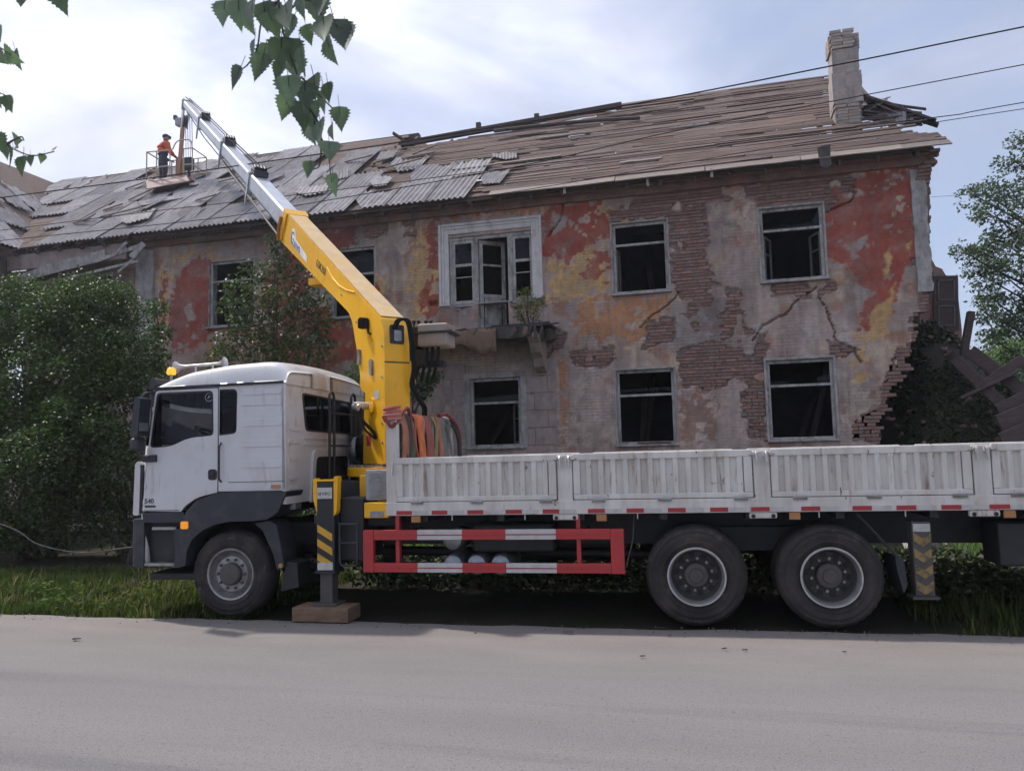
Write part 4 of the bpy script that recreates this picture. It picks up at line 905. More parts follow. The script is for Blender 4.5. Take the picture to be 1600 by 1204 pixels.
# --- wheels
def tyre(name, x, z, y, R, Wd, sgn, hubk, chamf=.03):
    """outer face at y, sgn=+1 body extends to +y"""
    n = 72; prof = [(R*.56, .035), (R*.60, .012), (R*.66, .004), (R*.67, -.002), (R*.685, -.002), (R*.695, .003), (R*.76, .0), (R*.80, -.004), (R*.815, .002), (R*.875, .006), (R*.885, .0), (R*.90, .002), (R*.93, .018), (R*.975, .045), (R, .07), (R, Wd*.36), (R-.012, Wd*.365), (R-.012, Wd*.40), (R, Wd*.405), (R, Wd*.6), (R-.012, Wd*.605), (R-.012, Wd*.64), (R, Wd*.645), (R, Wd-.07), (R*.975, Wd-.045), (R*.9, Wd-.01), (R*.56, Wd-.03)]
    b = MB(); b.lathe(prof, (x, y, z), (0, sgn, 0), n)
    # shoulder lugs
    for i in range(n):
        if i % 2:
            for k in (13, 14):
                p = b.v[k*n+i]; q = Vector(p)-Vector((x, p[1], z)); q *= (R-.02)/R if k == 14 else .985; b.v[k*n+i] = (x+q.x, p[1], z+q.z)
    w = T(b, name, 'tyre', smooth=True, ang=40)
    return w
def front_wheel(x, y, sgn):
    R = .52; z = .515; w = tyre('wheel', x, z, y, R, .33, sgn, 0)
    rp_ = [(R*.575, .035), (R*.60, .02), (R*.585, .012), (R*.55, .02), (R*.53, .05), (R*.50, .10), (R*.46, .12), (R*.42, .10)]
    MB().lathe(rp_, (x,y,z), (0,sgn,0), 48).build('rim', M['steel'], w, smooth=True)
    MB().lathe([(R*.50,.12),(R*.42,.085),(R*.40,.055),(R*.26,.055),(R*.25,.07)], (x,y,z), (0,sgn,0), 48).build('wheel_disc', M['steel'], w, smooth=True)
    MB().lathe([(R*.255,.075),(R*.255,.0),(R*.22,-.02),(R*.10,-.025),(0.001,-.025)], (x,y,z), (0,sgn,0), 32).build('hub_cap', M['hub'], w, smooth=True)
    for i in range(10):
        t = 2*pi*i/10; px, pz = x+R*.335*cos(t), z+R*.335*sin(t); MB().cyl((px,y+sgn*.06,pz),(px,y+sgn*.025,pz),.017,n=6).build('wheel_nut', M['hub'], w)
def rear_wheel(x, y, sgn, outer=True):
    R = .53; z = .525; w = tyre('wheel', x, z, y, R, .30, sgn, 0)
    if not outer: return
    MB().lathe([(R*.575,.03),(R*.585,.0),(R*.575,-.010),(R*.545,-.010),(R*.535,.006),(R*.515,.02),(R*.50,.09)], (x,y,z), (0,sgn,0), 56).build('rim', M['chrome'], w, smooth=True)
    MB().lathe([(R*.50,.09),(R*.48,.16),(R*.44,.20),(R*.24,.205),(R*.24,.13)], (x,y,z), (0,sgn,0), 48).build('wheel_disc', M['hub'], w, smooth=True)
    MB().lathe([(R*.245,.20),(R*.245,.10),(R*.22,.085),(R*.14,.08),(R*.13,.06),(.001,.058)], (x,y,z), (0,sgn,0), 32).build('hub_cap', M['hub'], w, smooth=True)
    for i in range(10):
        t = 2*pi*i/10+.2; px, pz = x+R*.32*cos(t), z+R*.32*sin(t); MB().cyl((px,y+sgn*.205,pz),(px,y+sgn*.165,pz),.017,n=6).build('wheel_nut', M['steel'], w)
    hh = MB()
    for i in range(10):
        t = 2*pi*i/10+.5; px, pz = x+R*.40*cos(t), z+R*.40*sin(t); MB().cyl((px,y+sgn*.2,pz),(px,y+sgn*.197,pz),.035,n=12).build('hand_hole', M['black'], w)
front_wheel(0, .03, 1); front_wheel(0, TW-.03, -1)
for x in (5.46, 6.81): rear_wheel(x, .0, 1); rear_wheel(x, .34, 1, False); rear_wheel(x, TW, -1); rear_wheel(x, TW-.34, -1, False)

# --- cab.  side profile in (x,z)
ZB, ZR = 1.50, 2.80
door_o = rpoly([(-1.17,1.28),(-.64,1.27),(-.58,1.34),(-.42,1.44),(-.15,1.495),(-.148,2.765),(-1.005,2.765),(-1.09,2.12)], [.02,0,.05,.08,0,.02,.05,.04])
win_o = rpoly([(-1.075,2.055),(-.78,2.065),(-.55,2.165),(-.205,2.185),(-.215,2.735),(-.985,2.735)], [.06,.12,.12,.05,.06,.05])
quarter_o = rpoly([(-.137,1.505),(.745,1.505),(.715,2.785),(-.137,2.775)], [0,.03,.03,0])
qwin_o = rpoly([(-.128,2.18),(.10,2.20),(.11,2.74),(-.128,2.745)], [.01,.05,.06,.01])
def side(fn_y):
    out = []
    for nm, o_, h_ in (('door', door_o, win_o), ('cab_side', quarter_o, qwin_o)):
        b = MB(); b.plate(o_, [h_], XZ, *fn_y); out.append(T(b, nm, 'white', bevel=.012, seg=3))
        b = MB(); yy = (fn_y[0]*.6+fn_y[1]*.4); n_ = len(h_); b.add([(p[0],yy,p[1]) for p in h_], [tuple(range(n_))])
        b.build('side_window', M['glass'] if nm == 'door' else M['darkglass'], out[-1])
        # rubber seal
        s = MB(); ctr = (sum(p[0] for p in h_)/n_, sum(p[1] for p in h_)/n_)
        inn = [(p[0]+(ctr[0]-p[0])*.045, p[1]+(ctr[1]-p[1])*.06) for p in h_]
        s.plate(h_, [inn], XZ, fn_y[0]-.001, fn_y[0]+.012 if fn_y[0] < fn_y[1] else fn_y[0]-.012); s.build('window_seal', M['black'], out[-1])
    return out
near = side((0.0, .05)); far = side((TW, TW-.05))
# pressed ribs in the rear quarter
for k, z in enumerate((1.78+.0, 2.03, 2.28, 2.53, 2.66)):
    x0 = .17; MB().plate(rrect(x0, .70, z, z+.085 if k < 4 else z+.07, .03), [], XZ, -.007, .004).build('pressed_rib', M['white'], near[1], bevel=.006, seg=2)
# door handle recess, belt crease
hr = rrect(-.275,-.155,1.645,1.775,.04); MB().plate(hr, [], XZ, -.004, .006).build('handle_recess', M['black'], near[0], bevel=.003)
MB().box(-.262,-.19,-.018,-.004,1.69,1.735).build('handle', M['plastic'], near[0], bevel=.006)
RX = Matrix.Rotation(pi/2, 4, 'X')
text('badge_text', '540', .085, M['ink'], near[0], Matrix.Translation((-1.135,-.003,1.375)) @ RX)
MB().box(-1.13,-.985,-.005,.0,1.325,1.35).build('badge_plate', M['ink'], near[0])
# seams, grab handle, marker lamp and mud on the cab side
MB().box(-1.15,-.66,-.004,.001,1.283,1.291).build('door_seam', M['black'], near[0])
MB().box(-.146,-.139,-.003,.02,1.50,2.765).build('door_gap', M['black'], near[1])
MB().tube([(-.10,-.005,1.62),(-.10,-.045,1.66),(-.10,-.045,2.05),(-.10,-.005,2.09)], .011).build('grab_handle', M['plastic'], near[1], smooth=True)
MB().box(.0,.72,-.004,.001,1.612,1.618).build('panel_seam', M['plastic'], near[1])
MB().plate(rrect(.56,.68,1.53,1.575,.01), [], XZ, -.012, .0).build('side_marker', M['amberdull'], near[1], bevel=.004)
for z in (1.36,1.55,2.0,2.5): MB().box(-1.165+(z-1.28)*.10,-1.14+(z-1.28)*.10,-.012,.0,z,z+.06).build('door_hinge', M['white'], near[0], bevel=.004)
# front shell, rear wall, roof
fs_ = MB(); prof = [(-1.17,1.28),(-1.09,2.10),(-1.005,2.765)]
pw = [(-1.20,.62),(-1.25,1.0),(-1.27,1.3),(-1.215,2.08)]
b = MB(); vs = []; ny = 9
for (x, z) in pw:
    for j in range(ny): t = j/(ny-1); bow = .09*(1-(2*t-1)**2); vs.append((x-bow+.07*abs(2*t-1)**6, .02+t*(TW-.04), z))
b.add(vs, [(k*ny+j, k*ny+j+1, (k+1)*ny+j+1, (k+1)*ny+j) for k in range(len(pw)-1) for j in range(ny-1)])
fr = T(b, 'front_panel', 'white', smooth=True); fr.modifiers.new('t','SOLIDIFY').thickness = .04
b = MB(); vs = [(-1.235-.085*(1-(2*t-1)**2), .14+t*(TW-.28), 2.10) for t in (0,.25,.5,.75,1)]+[(-1.145-.085*(1-(2*t-1)**2), .18+t*(TW-.36), 2.70) for t in (0,.25,.5,.75,1)]
b.add(vs, [(i,i+1,i+6,i+5) for i in range(4)]); T(b, 'windscreen', 'glass', fr)
b = MB(); vs = [(-1.14-.085*(1-(2*t-1)**2), .10+t*(TW-.2), 2.69) for t in (0,.25,.5,.75,1)]+[(-1.06-.085*(1-(2*t-1)**2), .06+t*(TW-.12), 2.82) for t in (0,.25,.5,.75,1)]; b.add(vs, [(i,i+1,i+6,i+5) for i in range(4)]); hd = T(b, 'windscreen_header', 'white', fr); hd.modifiers.new('t','SOLIDIFY').thickness = .03
b = MB(); b.bar((-1.20,TW-.10,2.06),(-1.09,TW-.12,2.76),.09,.09); T(b, 'pillar', 'plastic', fr)
T(MB().box(-1.10,-1.0,.04,.12,2.06,2.76, Matrix.Shear('XY',4,(0,0))), 'pillar', 'plastic', fr)
# white corner deflector at the front
b = MB(); b.prism(rpoly([(-1.30,1.23),(-1.215,1.23),(-1.20,1.80),(-1.235,1.90),(-1.28,1.86)], .03), .0, .18); T(b, 'corner_deflector', 'white', fr, bevel=.012)
b = MB(); b.prism([(-1.212,1.26),(-1.175,1.26),(-1.16,1.85),(-1.2,1.85)], -.002, .12); T(b, 'deflector_gap', 'black', fr)
# roof: lofted crown
TT = [0,.012,.03,.06,.12,.28,.5,.72,.88,.94,.97,.988,1]; b = MB(); nx_, ny = 16, 12; vs = []
for i in range(nx_+1):
    u = i/nx_; x = -1.04+1.80*u
    top = np.interp(u, [0,.08,.25,.55,.85,.95,1.0], [2.80,2.88,2.98,3.05,3.07,3.03,2.92])
    for j in range(ny+1):
        t = TT[j]; e = min(t, 1-t)*2; rise = 1-(1-min(1, e*6.5))**2.6
        z = 2.80+(top-2.80)*(.55*min(1, rise*1.6)+.45*rise)+ .05*sin(pi*t)*min(1,u*4)
        vs.append((x - .07*(1-abs(2*t-1)**2)*(1-u), -.004+t*(TW+.008) + (.05*(1-rise)*0), z))
    
b.add(vs, [(i*(ny+1)+j, i*(ny+1)+j+1, (i+1)*(ny+1)+j+1, (i+1)*(ny+1)+j) for i in range(nx_) for j in range(ny)])
# skirts down to the gutter
for i in range(nx_):
    for jj in (0, ny):
        a, c_ = vs[i*(ny+1)+jj], vs[(i+1)*(ny+1)+jj]; b.add([a, c_, (c_[0],c_[1],2.775), (a[0],a[1],2.775)], [(0,1,2,3)])
for j in range(ny):
    for ii in (0, nx_):
        a, c_ = vs[ii*(ny+1)+j], vs[ii*(ny+1)+j+1]; b.add([a, c_, (c_[0],c_[1],2.775), (a[0],a[1],2.775)], [(0,1,2,3)])
rfc = T(b, 'cab_roof', 'white', smooth=True, ang=50); wl = rfc.modifiers.new('w','WELD'); wl.merge_threshold = .002; ss = rfc.modifiers.new('s','SUBSURF'); ss.levels = 2; ss.render_levels = 2
gt = MB(); gt.bar((-1.02,-.006,2.788),(.72,-.006,2.80), .03, .03); T(gt, 'rain_gutter', 'black', rfc)
# rear wall of the cab with window and hatch
YZ = lambda u, v, w: (w, u, v)
rwn = rpoly([(.52,2.22),(2.05,2.20),(1.98,2.66),(.42,2.70)], .07); 
hat = rpoly([(.62,1.32),(1.95,1.32),(1.90,1.98),(.70,1.98)], [.02,.02,.10,.10])
b = MB(); b.plate(rpoly([(.0,1.34),(TW,1.34),(TW,2.80),(.0,2.80)], [.02,.02,.04,.04]), [rwn], YZ, .70, .745); rwl = T(b, 'cab_rear_wall', 'white', bevel=.02, seg=3)
b = MB(); b.add([(.735,p[0],p[1]) for p in rwn], [tuple(range(len(rwn)))]); b.build('rear_window', M['darkglass'], rwl)
b = MB(); ctr = (1.24,2.45); inn = [(p[0]+(ctr[0]-p[0])*.05, p[1]+(ctr[1]-p[1])*.09) for p in rwn]; b.plate(rwn, [inn], YZ, .735, .752); b.build('window_seal', M['black'], rwl)
b = MB(); inn = [(p[0]+(1.28-p[0])*.14, p[1]+(1.55-p[1])*.2) for p in hat]; b.plate(hat, [inn], YZ, .744, .775); b.build('hatch_frame', M['white'], rwl, bevel=.012)
b = MB(); b.plate(inn, [], YZ, .744, .752); b.build('hatch', M['black'], rwl)
for z in (1.62,1.86,2.06,2.22,1.5):
    MB().plate(rrect(.10,.34,z,z+.05,.02), [], YZ, .744, .757).build('pressed_rib', M['white'], rwl, bevel=.005)
for z in (2.04,2.12): MB().plate(rrect(.48,2.0,z,z+.03,.012), [], YZ, .744, .754).build('pressed_rib', M['white'], rwl, bevel=.004)
b = MB(); b.plate([(.25,1.26),(.42,1.26),(.42,1.36),(.25,1.36)], [], YZ, .66, .74); b.build('cab_mount', M['galv'], rwl, bevel=.01)
# cab floor & interior
b = MB(); b.box(-1.15,.70,.06,TW-.06,1.38,1.50); T(b, 'cab_floor', 'black')
b = MB(); b.prism(rpoly([(-1.14,1.5),(-.72,1.5),(-.70,1.92),(-.80,2.05),(-1.10,2.06)], .05), .10, TW-.10); T(b, 'dashboard', 'black')
for y in (.42, 1.55):
    b = MB(); b.box(-.45,.12,y,y+.52,1.72,1.86); b.box(.02,.16,y+.02,y+.5,1.86,2.38); T(b, 'seat', 'fabric', bevel=.05)
b = MB(); cc_ = Vector((-.62,.70,2.17)); ax = Vector((.55,0,.83)).normalized(); a_ = ax.orthogonal().normalized(); b_ = ax.cross(a_)
b.tube([cc_+a_*(.225*cos(2*pi*i/28))+b_*(.225*sin(2*pi*i/28)) for i in range(29)], .017, 8, caps=False); b.tube([cc_-a_*.22, cc_, cc_+a_*.22], .014); b.cyl(cc_, cc_-ax*.35, .03); T(b, 'steering_wheel', 'black', smooth=True)
# curtain strip with tassels along the far and near window heads
for y, amp in ((.10,.05),(TW-.13,.11)):
    b = MB(); n = 24; vs = []
    for i in range(n+1):
        x = -.86+.63*i/n; zb = 2.60-amp*sin(pi*i/n)-(.10*(i/n)**3); vs += [(x,y+.01*sin(i*2),2.745),(x,y+.01*sin(i*2),zb)]
    b.add(vs, [(2*i,2*i+2,2*i+3,2*i+1) for i in range(n)]); cu_ = T(b, 'curtain', 'curtain')
    for i in range(0, n+1):
        x = -.86+.63*i/n; zb = vs[2*i+1][2]; MB().cyl((x,y,zb),(x,y,zb-.055),.009,.015,6).build('tassel', M['fringe'], cu_)
b = MB(); b.lathe([(.045,0),(.055,0)], (-.285,.022,2.655), (0,1,0), 24); b.lathe([(.001,.0),(.012,0)], (-.285,.0225,2.665), (0,1,0), 12); b.bar((-.305,.022,2.64),(-.265,.022,2.67),.002,.012); b.build('round_sticker', M['fringe'], near[0])
# fender, steps, bumper
arc_o = [(-.665,.86),(-.62,1.12),(-.54,1.28),(-.40,1.405),(-.15,1.488),(.10,1.50),(.78,1.495),(.74,1.42),(.66,1.25),(.52,1.17),(.30,1.15),(.05,1.15),(-.15,1.12),(-.32,1.05),(-.46,.94),(-.53,.80),(-.55,.62),(-.66,.62)]
b = MB(); b.prism(rpoly(arc_o, .02, 2), -.035, .40); T(b, 'front_fender', 'plastic', bevel=.018, seg=3)
b = MB(); b.prism(rpoly(arc_o, .02, 2), TW-.40, TW+.035); T(b, 'front_fender', 'plastic', bevel=.018)
b = MB(); b.plate(rrect(-.605,-.51,1.065,1.155,.02), [], XZ, -.055, -.03); T(b, 'indicator', 'amber', bevel=.008)
for y0, y1 in ((.0,.34),(TW-.34,TW)):
    b = MB(); b.box(-1.15,-.66,y0+.10,y1,.62,1.26); st = T(b, 'step_well', 'black', bevel=.01)
    b = MB(); b.plate(rpoly([(-1.17,1.265),(-.60,1.265),(-.60,1.0),(-.62,1.0),(-.64,1.14),(-1.15,1.14)], .01), [], XZ, y0-.0, y0+.1); b.build('step_shroud', M['plastic'], st, bevel=.01)
    b = MB(); b.plate(rpoly([(-.72,1.06),(-.60,1.06),(-.62,.60),(-.72,.60),(-.70,.75)], .02), [], XZ, y0-.01, y0+.12); b.build('step_post', M['plastic'], st, bevel=.012)
    for z in (.615, 1.05):
        b = MB(); b.box(-1.13 if z < 1 else -1.03, -.70, y0-.005, y0+.2, z, z+.035); b.build('step_tread', M['steel'], st, bevel=.006)
b = MB()
b.plate(rpoly([(-1.34,.02),(-1.36,.4),(-1.36,TW-.4),(-1.34,TW-.02),(-1.14,TW),(-1.14,0)], [.08,.1,.1,.08,.01,.01]), [], lambda u,v,w: (u,v,w), .60, 1.18); T(b, 'bumper', 'plastic', bevel=.03, seg=3)
b = MB(); b.box(-1.20,-.40,.2,TW-.2,.42,.50); T(b, 'underrun_beam', 'black', bevel=.01)
b = MB(); b.prism([(.30,1.12),(.50,1.16),(.60,1.1),(.70,.60),(.60,.56),(.55,.75),(.42,1.02)], .05, .42); T(b, 'rear_mudguard', 'plastic', bevel=.015)
b = MB(); b.prism([(.70,.66),(.84,.64),(.86,.36),(.62,.30)], .10, .45); T(b, 'mud_flap', 'black', bevel=.01)
b = MB(); b.cyl((.66,.03,.62),(.66,.06,.62),.028); T(b, 'side_reflector', 'amberdull', smooth=True)
# mirrors
b = MB(); b.tube(spl([(-1.04,.02,1.95),(-1.10,-.08,1.94),(-1.15,-.13,2.02),(-1.13,-.14,2.3),(-1.09,-.12,2.70),(-1.03,.03,2.72)],5), .018); mi = T(b, 'mirror_arm', 'plastic', smooth=True); MB().box(-1.15,-.97,-.035,.02,1.88,1.97).build('arm_mount', M['plastic'], mi, bevel=.01)
b = MB(); b.prism(rpoly([(-1.165,2.20),(-1.06,2.20),(-1.02,2.66),(-1.10,2.68)], .03), -.26,-.06); b.build('mirror_head', M['plastic'], mi, bevel=.035, seg=3)
b = MB(); b.box(-1.19,-1.08,-.24,-.06,2.02,2.18); b.build('wide_mirror', M['plastic'], mi, bevel=.04, seg=3)
b = MB(); b.box(-1.05,-1.046,-.24,-.08,2.26,2.60); b.build('mirror_glass', M['galv'], mi)
b = MB(); b.tube([(-1.12,TW-.05,2.70),(-1.24,TW+.22,2.66)], .02); b.box(-1.31,-1.17,TW+.1,TW+.33,2.22,2.66); T(b, 'mirror_head', 'plastic', mi)
# sun visor end
b = MB(); b.prism(rpoly([(-1.11,2.78),(-1.03,2.79),(-1.0,2.86),(-1.02,2.92),(-1.07,2.93),(-1.10,2.86)], .03), .0, TW); T(b, 'sun_visor', 'plastic', bevel=.02, seg=3)
# beacon and air horns on the roof
b = MB(); b.cyl((-1.0,.30,2.80),(-1.0,.30,3.0),.018); be = T(b, 'beacon_stalk', 'steel')
b = MB(); b.lathe([(.001,.085),(.025,.083),(.045,.068),(.054,.042),(.056,.0),(.048,-.01),(.001,-.01)], (-1.0,.30,3.0), (0,0,1), 24); b.build('beacon_lamp', M['beacon'], be, smooth=True)
b = MB()
b.lathe([(.085,0),(.06,.03),(.035,.08),(.022,.16),(.018,.34),(.018,.62),(.03,.66),(.055,.70),(.08,.715)], (-1.14,.60,3.12), (1,0,.04), 24); b.cyl((-.85,.60,2.85),(-.85,.60,3.12),.015); b.cyl((-.6,.60,2.95),(-.6,.60,3.14),.015)
T(b, 'air_horn', 'chrome', smooth=True)
# --- behind the cab: ladder, stack, air filter, crane base
b = MB()
for y0, y1, z1 in ((.72,.86,2.72),(1.42,1.56,2.74)):
    zt = z1; rr = (y1-y0)/2; yc = (y0+y1)/2
    pts = [(.98,y0,1.45),(.98,y0,zt-rr)]+[(.98,yc-rr*cos(pi*i/8),zt-rr+rr*sin(pi*i/8)) for i in range(9)]+[(.98,y1,zt-rr),(.98,y1,1.5)]
    b.tube(pts, .018)
for z in (1.62,2.03,2.45): b.tube([(.98,.79,z),(.98,1.5,z)], .014)
T(b, 'ladder', 'black', smooth=True)
b = MB(); b.box(.80,.98,1.80,2.35,1.2,2.62); T(b, 'intake_stack', 'black', bevel=.04, seg=3)
b = MB(); b.cyl((.98,1.75,2.0),(1.28,1.62,2.0),.19,n=24); b.cyl((1.28,1.62,2.0),(1.34,1.59,2.0),.205,n=24); T(b, 'air_filter', 'black', smooth=True, bevel=.02)
b = MB(); b.lathe([(.001,0),(.12,.01),(.17,.05),(.18,.1)], (.93,1.5,1.98), (1,.2,0), 24); T(b, 'filter_cover', 'galv', smooth=True)
# crane base frame
b = MB(); b.box(1.0,1.5,.62,1.95,1.06,1.58); T(b, 'crane_subframe', 'black')
b = MB(); b.box(1.505,1.96,.62,1.95,1.06,1.62); b.cyl((1.5,1.27,1.62),(1.5,1.27,1.74),.48,n=32); base = T(b, 'crane_base', 'yellow', bevel=.015)
b = MB(); b.box(.98,2.0,.30,2.2,1.05,1.30); T(b, 'outrigger_housing', 'black', base, bevel=.012)
b = MB(); b.box(1.06,1.36,.10,2.36,1.10,1.26); T(b, 'outrigger_beam', 'black', base)
b = MB(); b.cyl((1.5,1.27,1.745),(1.5,1.27,1.765),.40,n=32)
for i in range(20):
    t = 2*pi*i/20; b.cyl((1.5+.44*cos(t),1.27+.44*sin(t),1.74),(1.5+.44*cos(t),1.27+.44*sin(t),1.775),.016,n=6)
T(b, 'slewing_ring', 'steel', base)
# oil cooler with fins
b = MB(); b.box(1.66,1.97,.22,.36,1.36,1.72); oc = T(b, 'oil_cooler', 'galv', bevel=.008)
for k in range(12): MB().box(1.71,1.93,.20,.221,1.385+k*.0265,1.400+k*.0265).build('fin', M['steel'], oc)
b = MB(); b.box(1.68,1.985,.12,.3,1.16,1.34); yb = T(b, 'yellow_bracket', 'yellow', bevel=.01); MB().box(1.76,1.92,.112,.121,1.17,1.24).build('vent', M['galv'], yb)
b = MB(); b.box(1.50,1.62,.42,.60,1.30,1.66); T(b, 'valve_cover', 'yellow', bevel=.015)
# side frame below (black tube grille by the leg)
b = MB()
b.tube([(1.40,.06,1.12),(1.40,.06,.66),(1.42,.06,.62),(1.60,.06,.62),(1.62,.06,.66),(1.62,.06,1.12)], .014); b.tube([(1.40,.06,.88),(1.62,.06,.88)], .012); b.tube([(1.40,.06,1.10),(1.62,.06,1.10)], .012); T(b, 'side_bracket', 'plastic', smooth=True)
b = MB(); b.box(1.36,1.66,.16,.8,.66,1.4); T(b, 'battery_box', 'black', bevel=.02)
# near outrigger leg
b = MB(); b.box(1.13,1.35,.02,.24,.56,1.62); leg = T(b, 'outrigger_leg', 'black', bevel=.008)
for x0, x1, tp in ((1.085,1.135,0), (1.345,1.40,1)):
    pts = rpoly([(x0,1.64),(x1,1.64),(x1,1.24),(x1-.03,1.20),(x0+.05,1.22),(x0,1.40)], .03) if tp == 0 else rpoly([(x0,1.66),(x1,1.66),(x1-.02,1.24),(x1-.07,1.18),(x0,1.20)], .03)
    MB().prism(pts, .02, .12).build('leg_guard', M['yellow'], leg, bevel=.01)
MB().box(1.12,1.36,.0,.24,1.60,1.622).build('leg_cap', M['yellow'], leg, bevel=.01)
MB().box(1.14,1.325,.014,.0195,1.40,1.53).build('data_plate', M['tapewhite'], leg)
text('plate_text', 'И КРС', .05, M['ink'], leg, Matrix.Translation((1.155,.012,1.44)) @ RX, .001)
for k in range(3):
    z = 1.10-k*.165; MB().plate([(1.14,z),(1.325,z-.11),(1.325,z-.195),(1.14,z-.085)], [], XZ, .014, .0196).build('warning_stripe', M['stripeY'], leg)
MB().box(1.14,1.33,.0135,.0195,.575,.66).build('white_band', M['tapewhite'], leg)
MB().box(1.115,1.365,.0,.26,.535,.565).build('leg_collar', M['black'], leg)
MB().box(1.155,1.31,.05,.21,.17,.56).build('leg_piston', M['hub'], leg, bevel=.006)
MB().box(1.08,1.38,-.02,.28,.165,.19).build('foot_plate', M['hub'], leg, bevel=.006)
# far leg
b = MB(); b.box(1.13,1.35,TW-.24,TW-.02,.2,1.62); T(b, 'outrigger_leg', 'black')
# rear stabiliser
M['wornY'] = pmat('worn_yellow', (.26,.18,.07), .7, var=.3, scale=12, dirt=((.05,.047,.045), .48, .62, 9, (1,1,1)))
b = MB(); b.box(7.62,7.80,.06,.24,.33,1.08); rl = T(b, 'rear_stabiliser', 'hub', bevel=.006)
MB().box(7.585,7.835,.03,.27,.305,.33).build('foot_plate', M['hub'], rl); MB().box(7.63,7.79,.052,.059,.98,1.06).build('white_band', M['tapewhite'], rl)
for k in range(4):
    z = .97-k*.16; MB().plate([(7.63,z),(7.71,z-.055),(7.79,z),(7.79,z-.085),(7.71,z-.14),(7.63,z-.085)], [], XZ, .052, .0585).build('warning_chevron', M['wornY'], rl)
# mudflap stay behind the rear wheel
b = MB(); b.tube([(7.10,.06,1.17),(7.20,.06,1.05),(7.47,.05,.72)], .014); st_ = T(b, 'flap_stay', 'black'); MB().prism(rpoly([(7.44,.74),(7.52,.70),(7.54,.45),(7.50,.36),(7.45,.6)], .02), .04, .5).build('mud_flap', M['plastic'], st_)
b = MB(); b.box(8.45,9.5,.15,.6,.62,1.05); T(b, 'tool_box', 'black', bevel=.02)
# air tanks, fuel tank
for x, z in ((2.70,.60),(2.985,.60),(3.27,.60),(2.70,.88)):
    b = MB(); r_ = .125; b.lathe([(.001,-.03),(r_*.5,-.022),(r_*.85,.0),(r_,.04),(r_,.62),(r_*.8,.67),(.001,.69)], (x,.30,z), (0,1,0), 24); T(b, 'air_tank', 'galv', smooth=True)
b = MB(); b.box(2.95,3.9,.30,.75,.74,1.06); T(b, 'battery_case', 'black', bevel=.03)
b = MB(); b.box(2.55,4.75,1.85,2.40,.42,1.08); T(b, 'fuel_tank', 'black', bevel=.1)
b = MB(); b.box(4.80,7.45,2.02,2.10,.50,1.15); T(b, 'far_mudguard', 'black')
b = MB(); b.box(7.5,9.5,2.0,2.3,.70,1.10); T(b, 'far_tool_box', 'black')
b = MB(); b.cyl((.4,1.23,.66),(5.3,1.23,.60),.06); T(b, 'drive_shaft', 'black')
b = MB(); b.tube([(4.82,.2,1.16),(4.80,.1,.9),(4.72,.05,.62)], .008); T(b, 'hose', 'hub')
# side guard rail, red and white
b = MB(); b.box(1.72,1.845,-.02,.06,.555,1.035); sg = T(b, 'side_guard', 'red', bevel=.008); MB().box(4.565,4.71,-.02,.06,.55,1.03).build('guard_end_post', M['red'], sg, bevel=.008)
for z0, z1 in ((.92,1.032),(.555,.66)):
    xs_ = [1.845, 2.37, 2.90, 3.40, 3.97, 4.565]
    for k in range(5): MB().box(xs_[k], xs_[k+1], -.012, .05, z0, z1).build('guard_bar', M['red' if k % 2 == 0 else 'tapewhite'], sg, bevel=.006)
    MB().box(1.845,4.565,-.0155,-.0125,(z0+z1)/2-.006,(z0+z1)/2+.006).build('bar_groove', M['tapered'], sg)
for x in (2.10, 4.19):
    MB().box(x, x+.045, .03, .10, .60, 1.22).build('guard_hanger', M['red'], sg)
    MB().box(x+.07, x+.09, .1, .7, .98, 1.0).build('guard_stay', M['black'], sg)
# --- flat bed
b = MB(); b.box(2.0,9.9,.02,TW-.02,1.235,1.30); bed = T(b, 'bed_floor', 'bedwhite')
b = MB(); b.box(2.0,9.9,-.01,.05,1.195,1.345); b.box(2.14,9.9,.052,.075,1.29,1.42); T(b, 'bed_side_rail', 'bedwhite', bed, bevel=.006)
b = MB(); b.box(2.0,9.9,TW-.05,TW+.01,1.195,1.345); T(b, 'bed_side_rail', 'bedwhite', bed)
for x in (2.4,3.3,4.2,5.1,6.0,6.9,7.8,8.7,9.6): MB().box(x,x+.08,.06,TW-.06,1.12,1.234).build('cross_member', M['black'], bed)
post_x = [2.01, 4.08, 6.17, 8.29, 9.88]
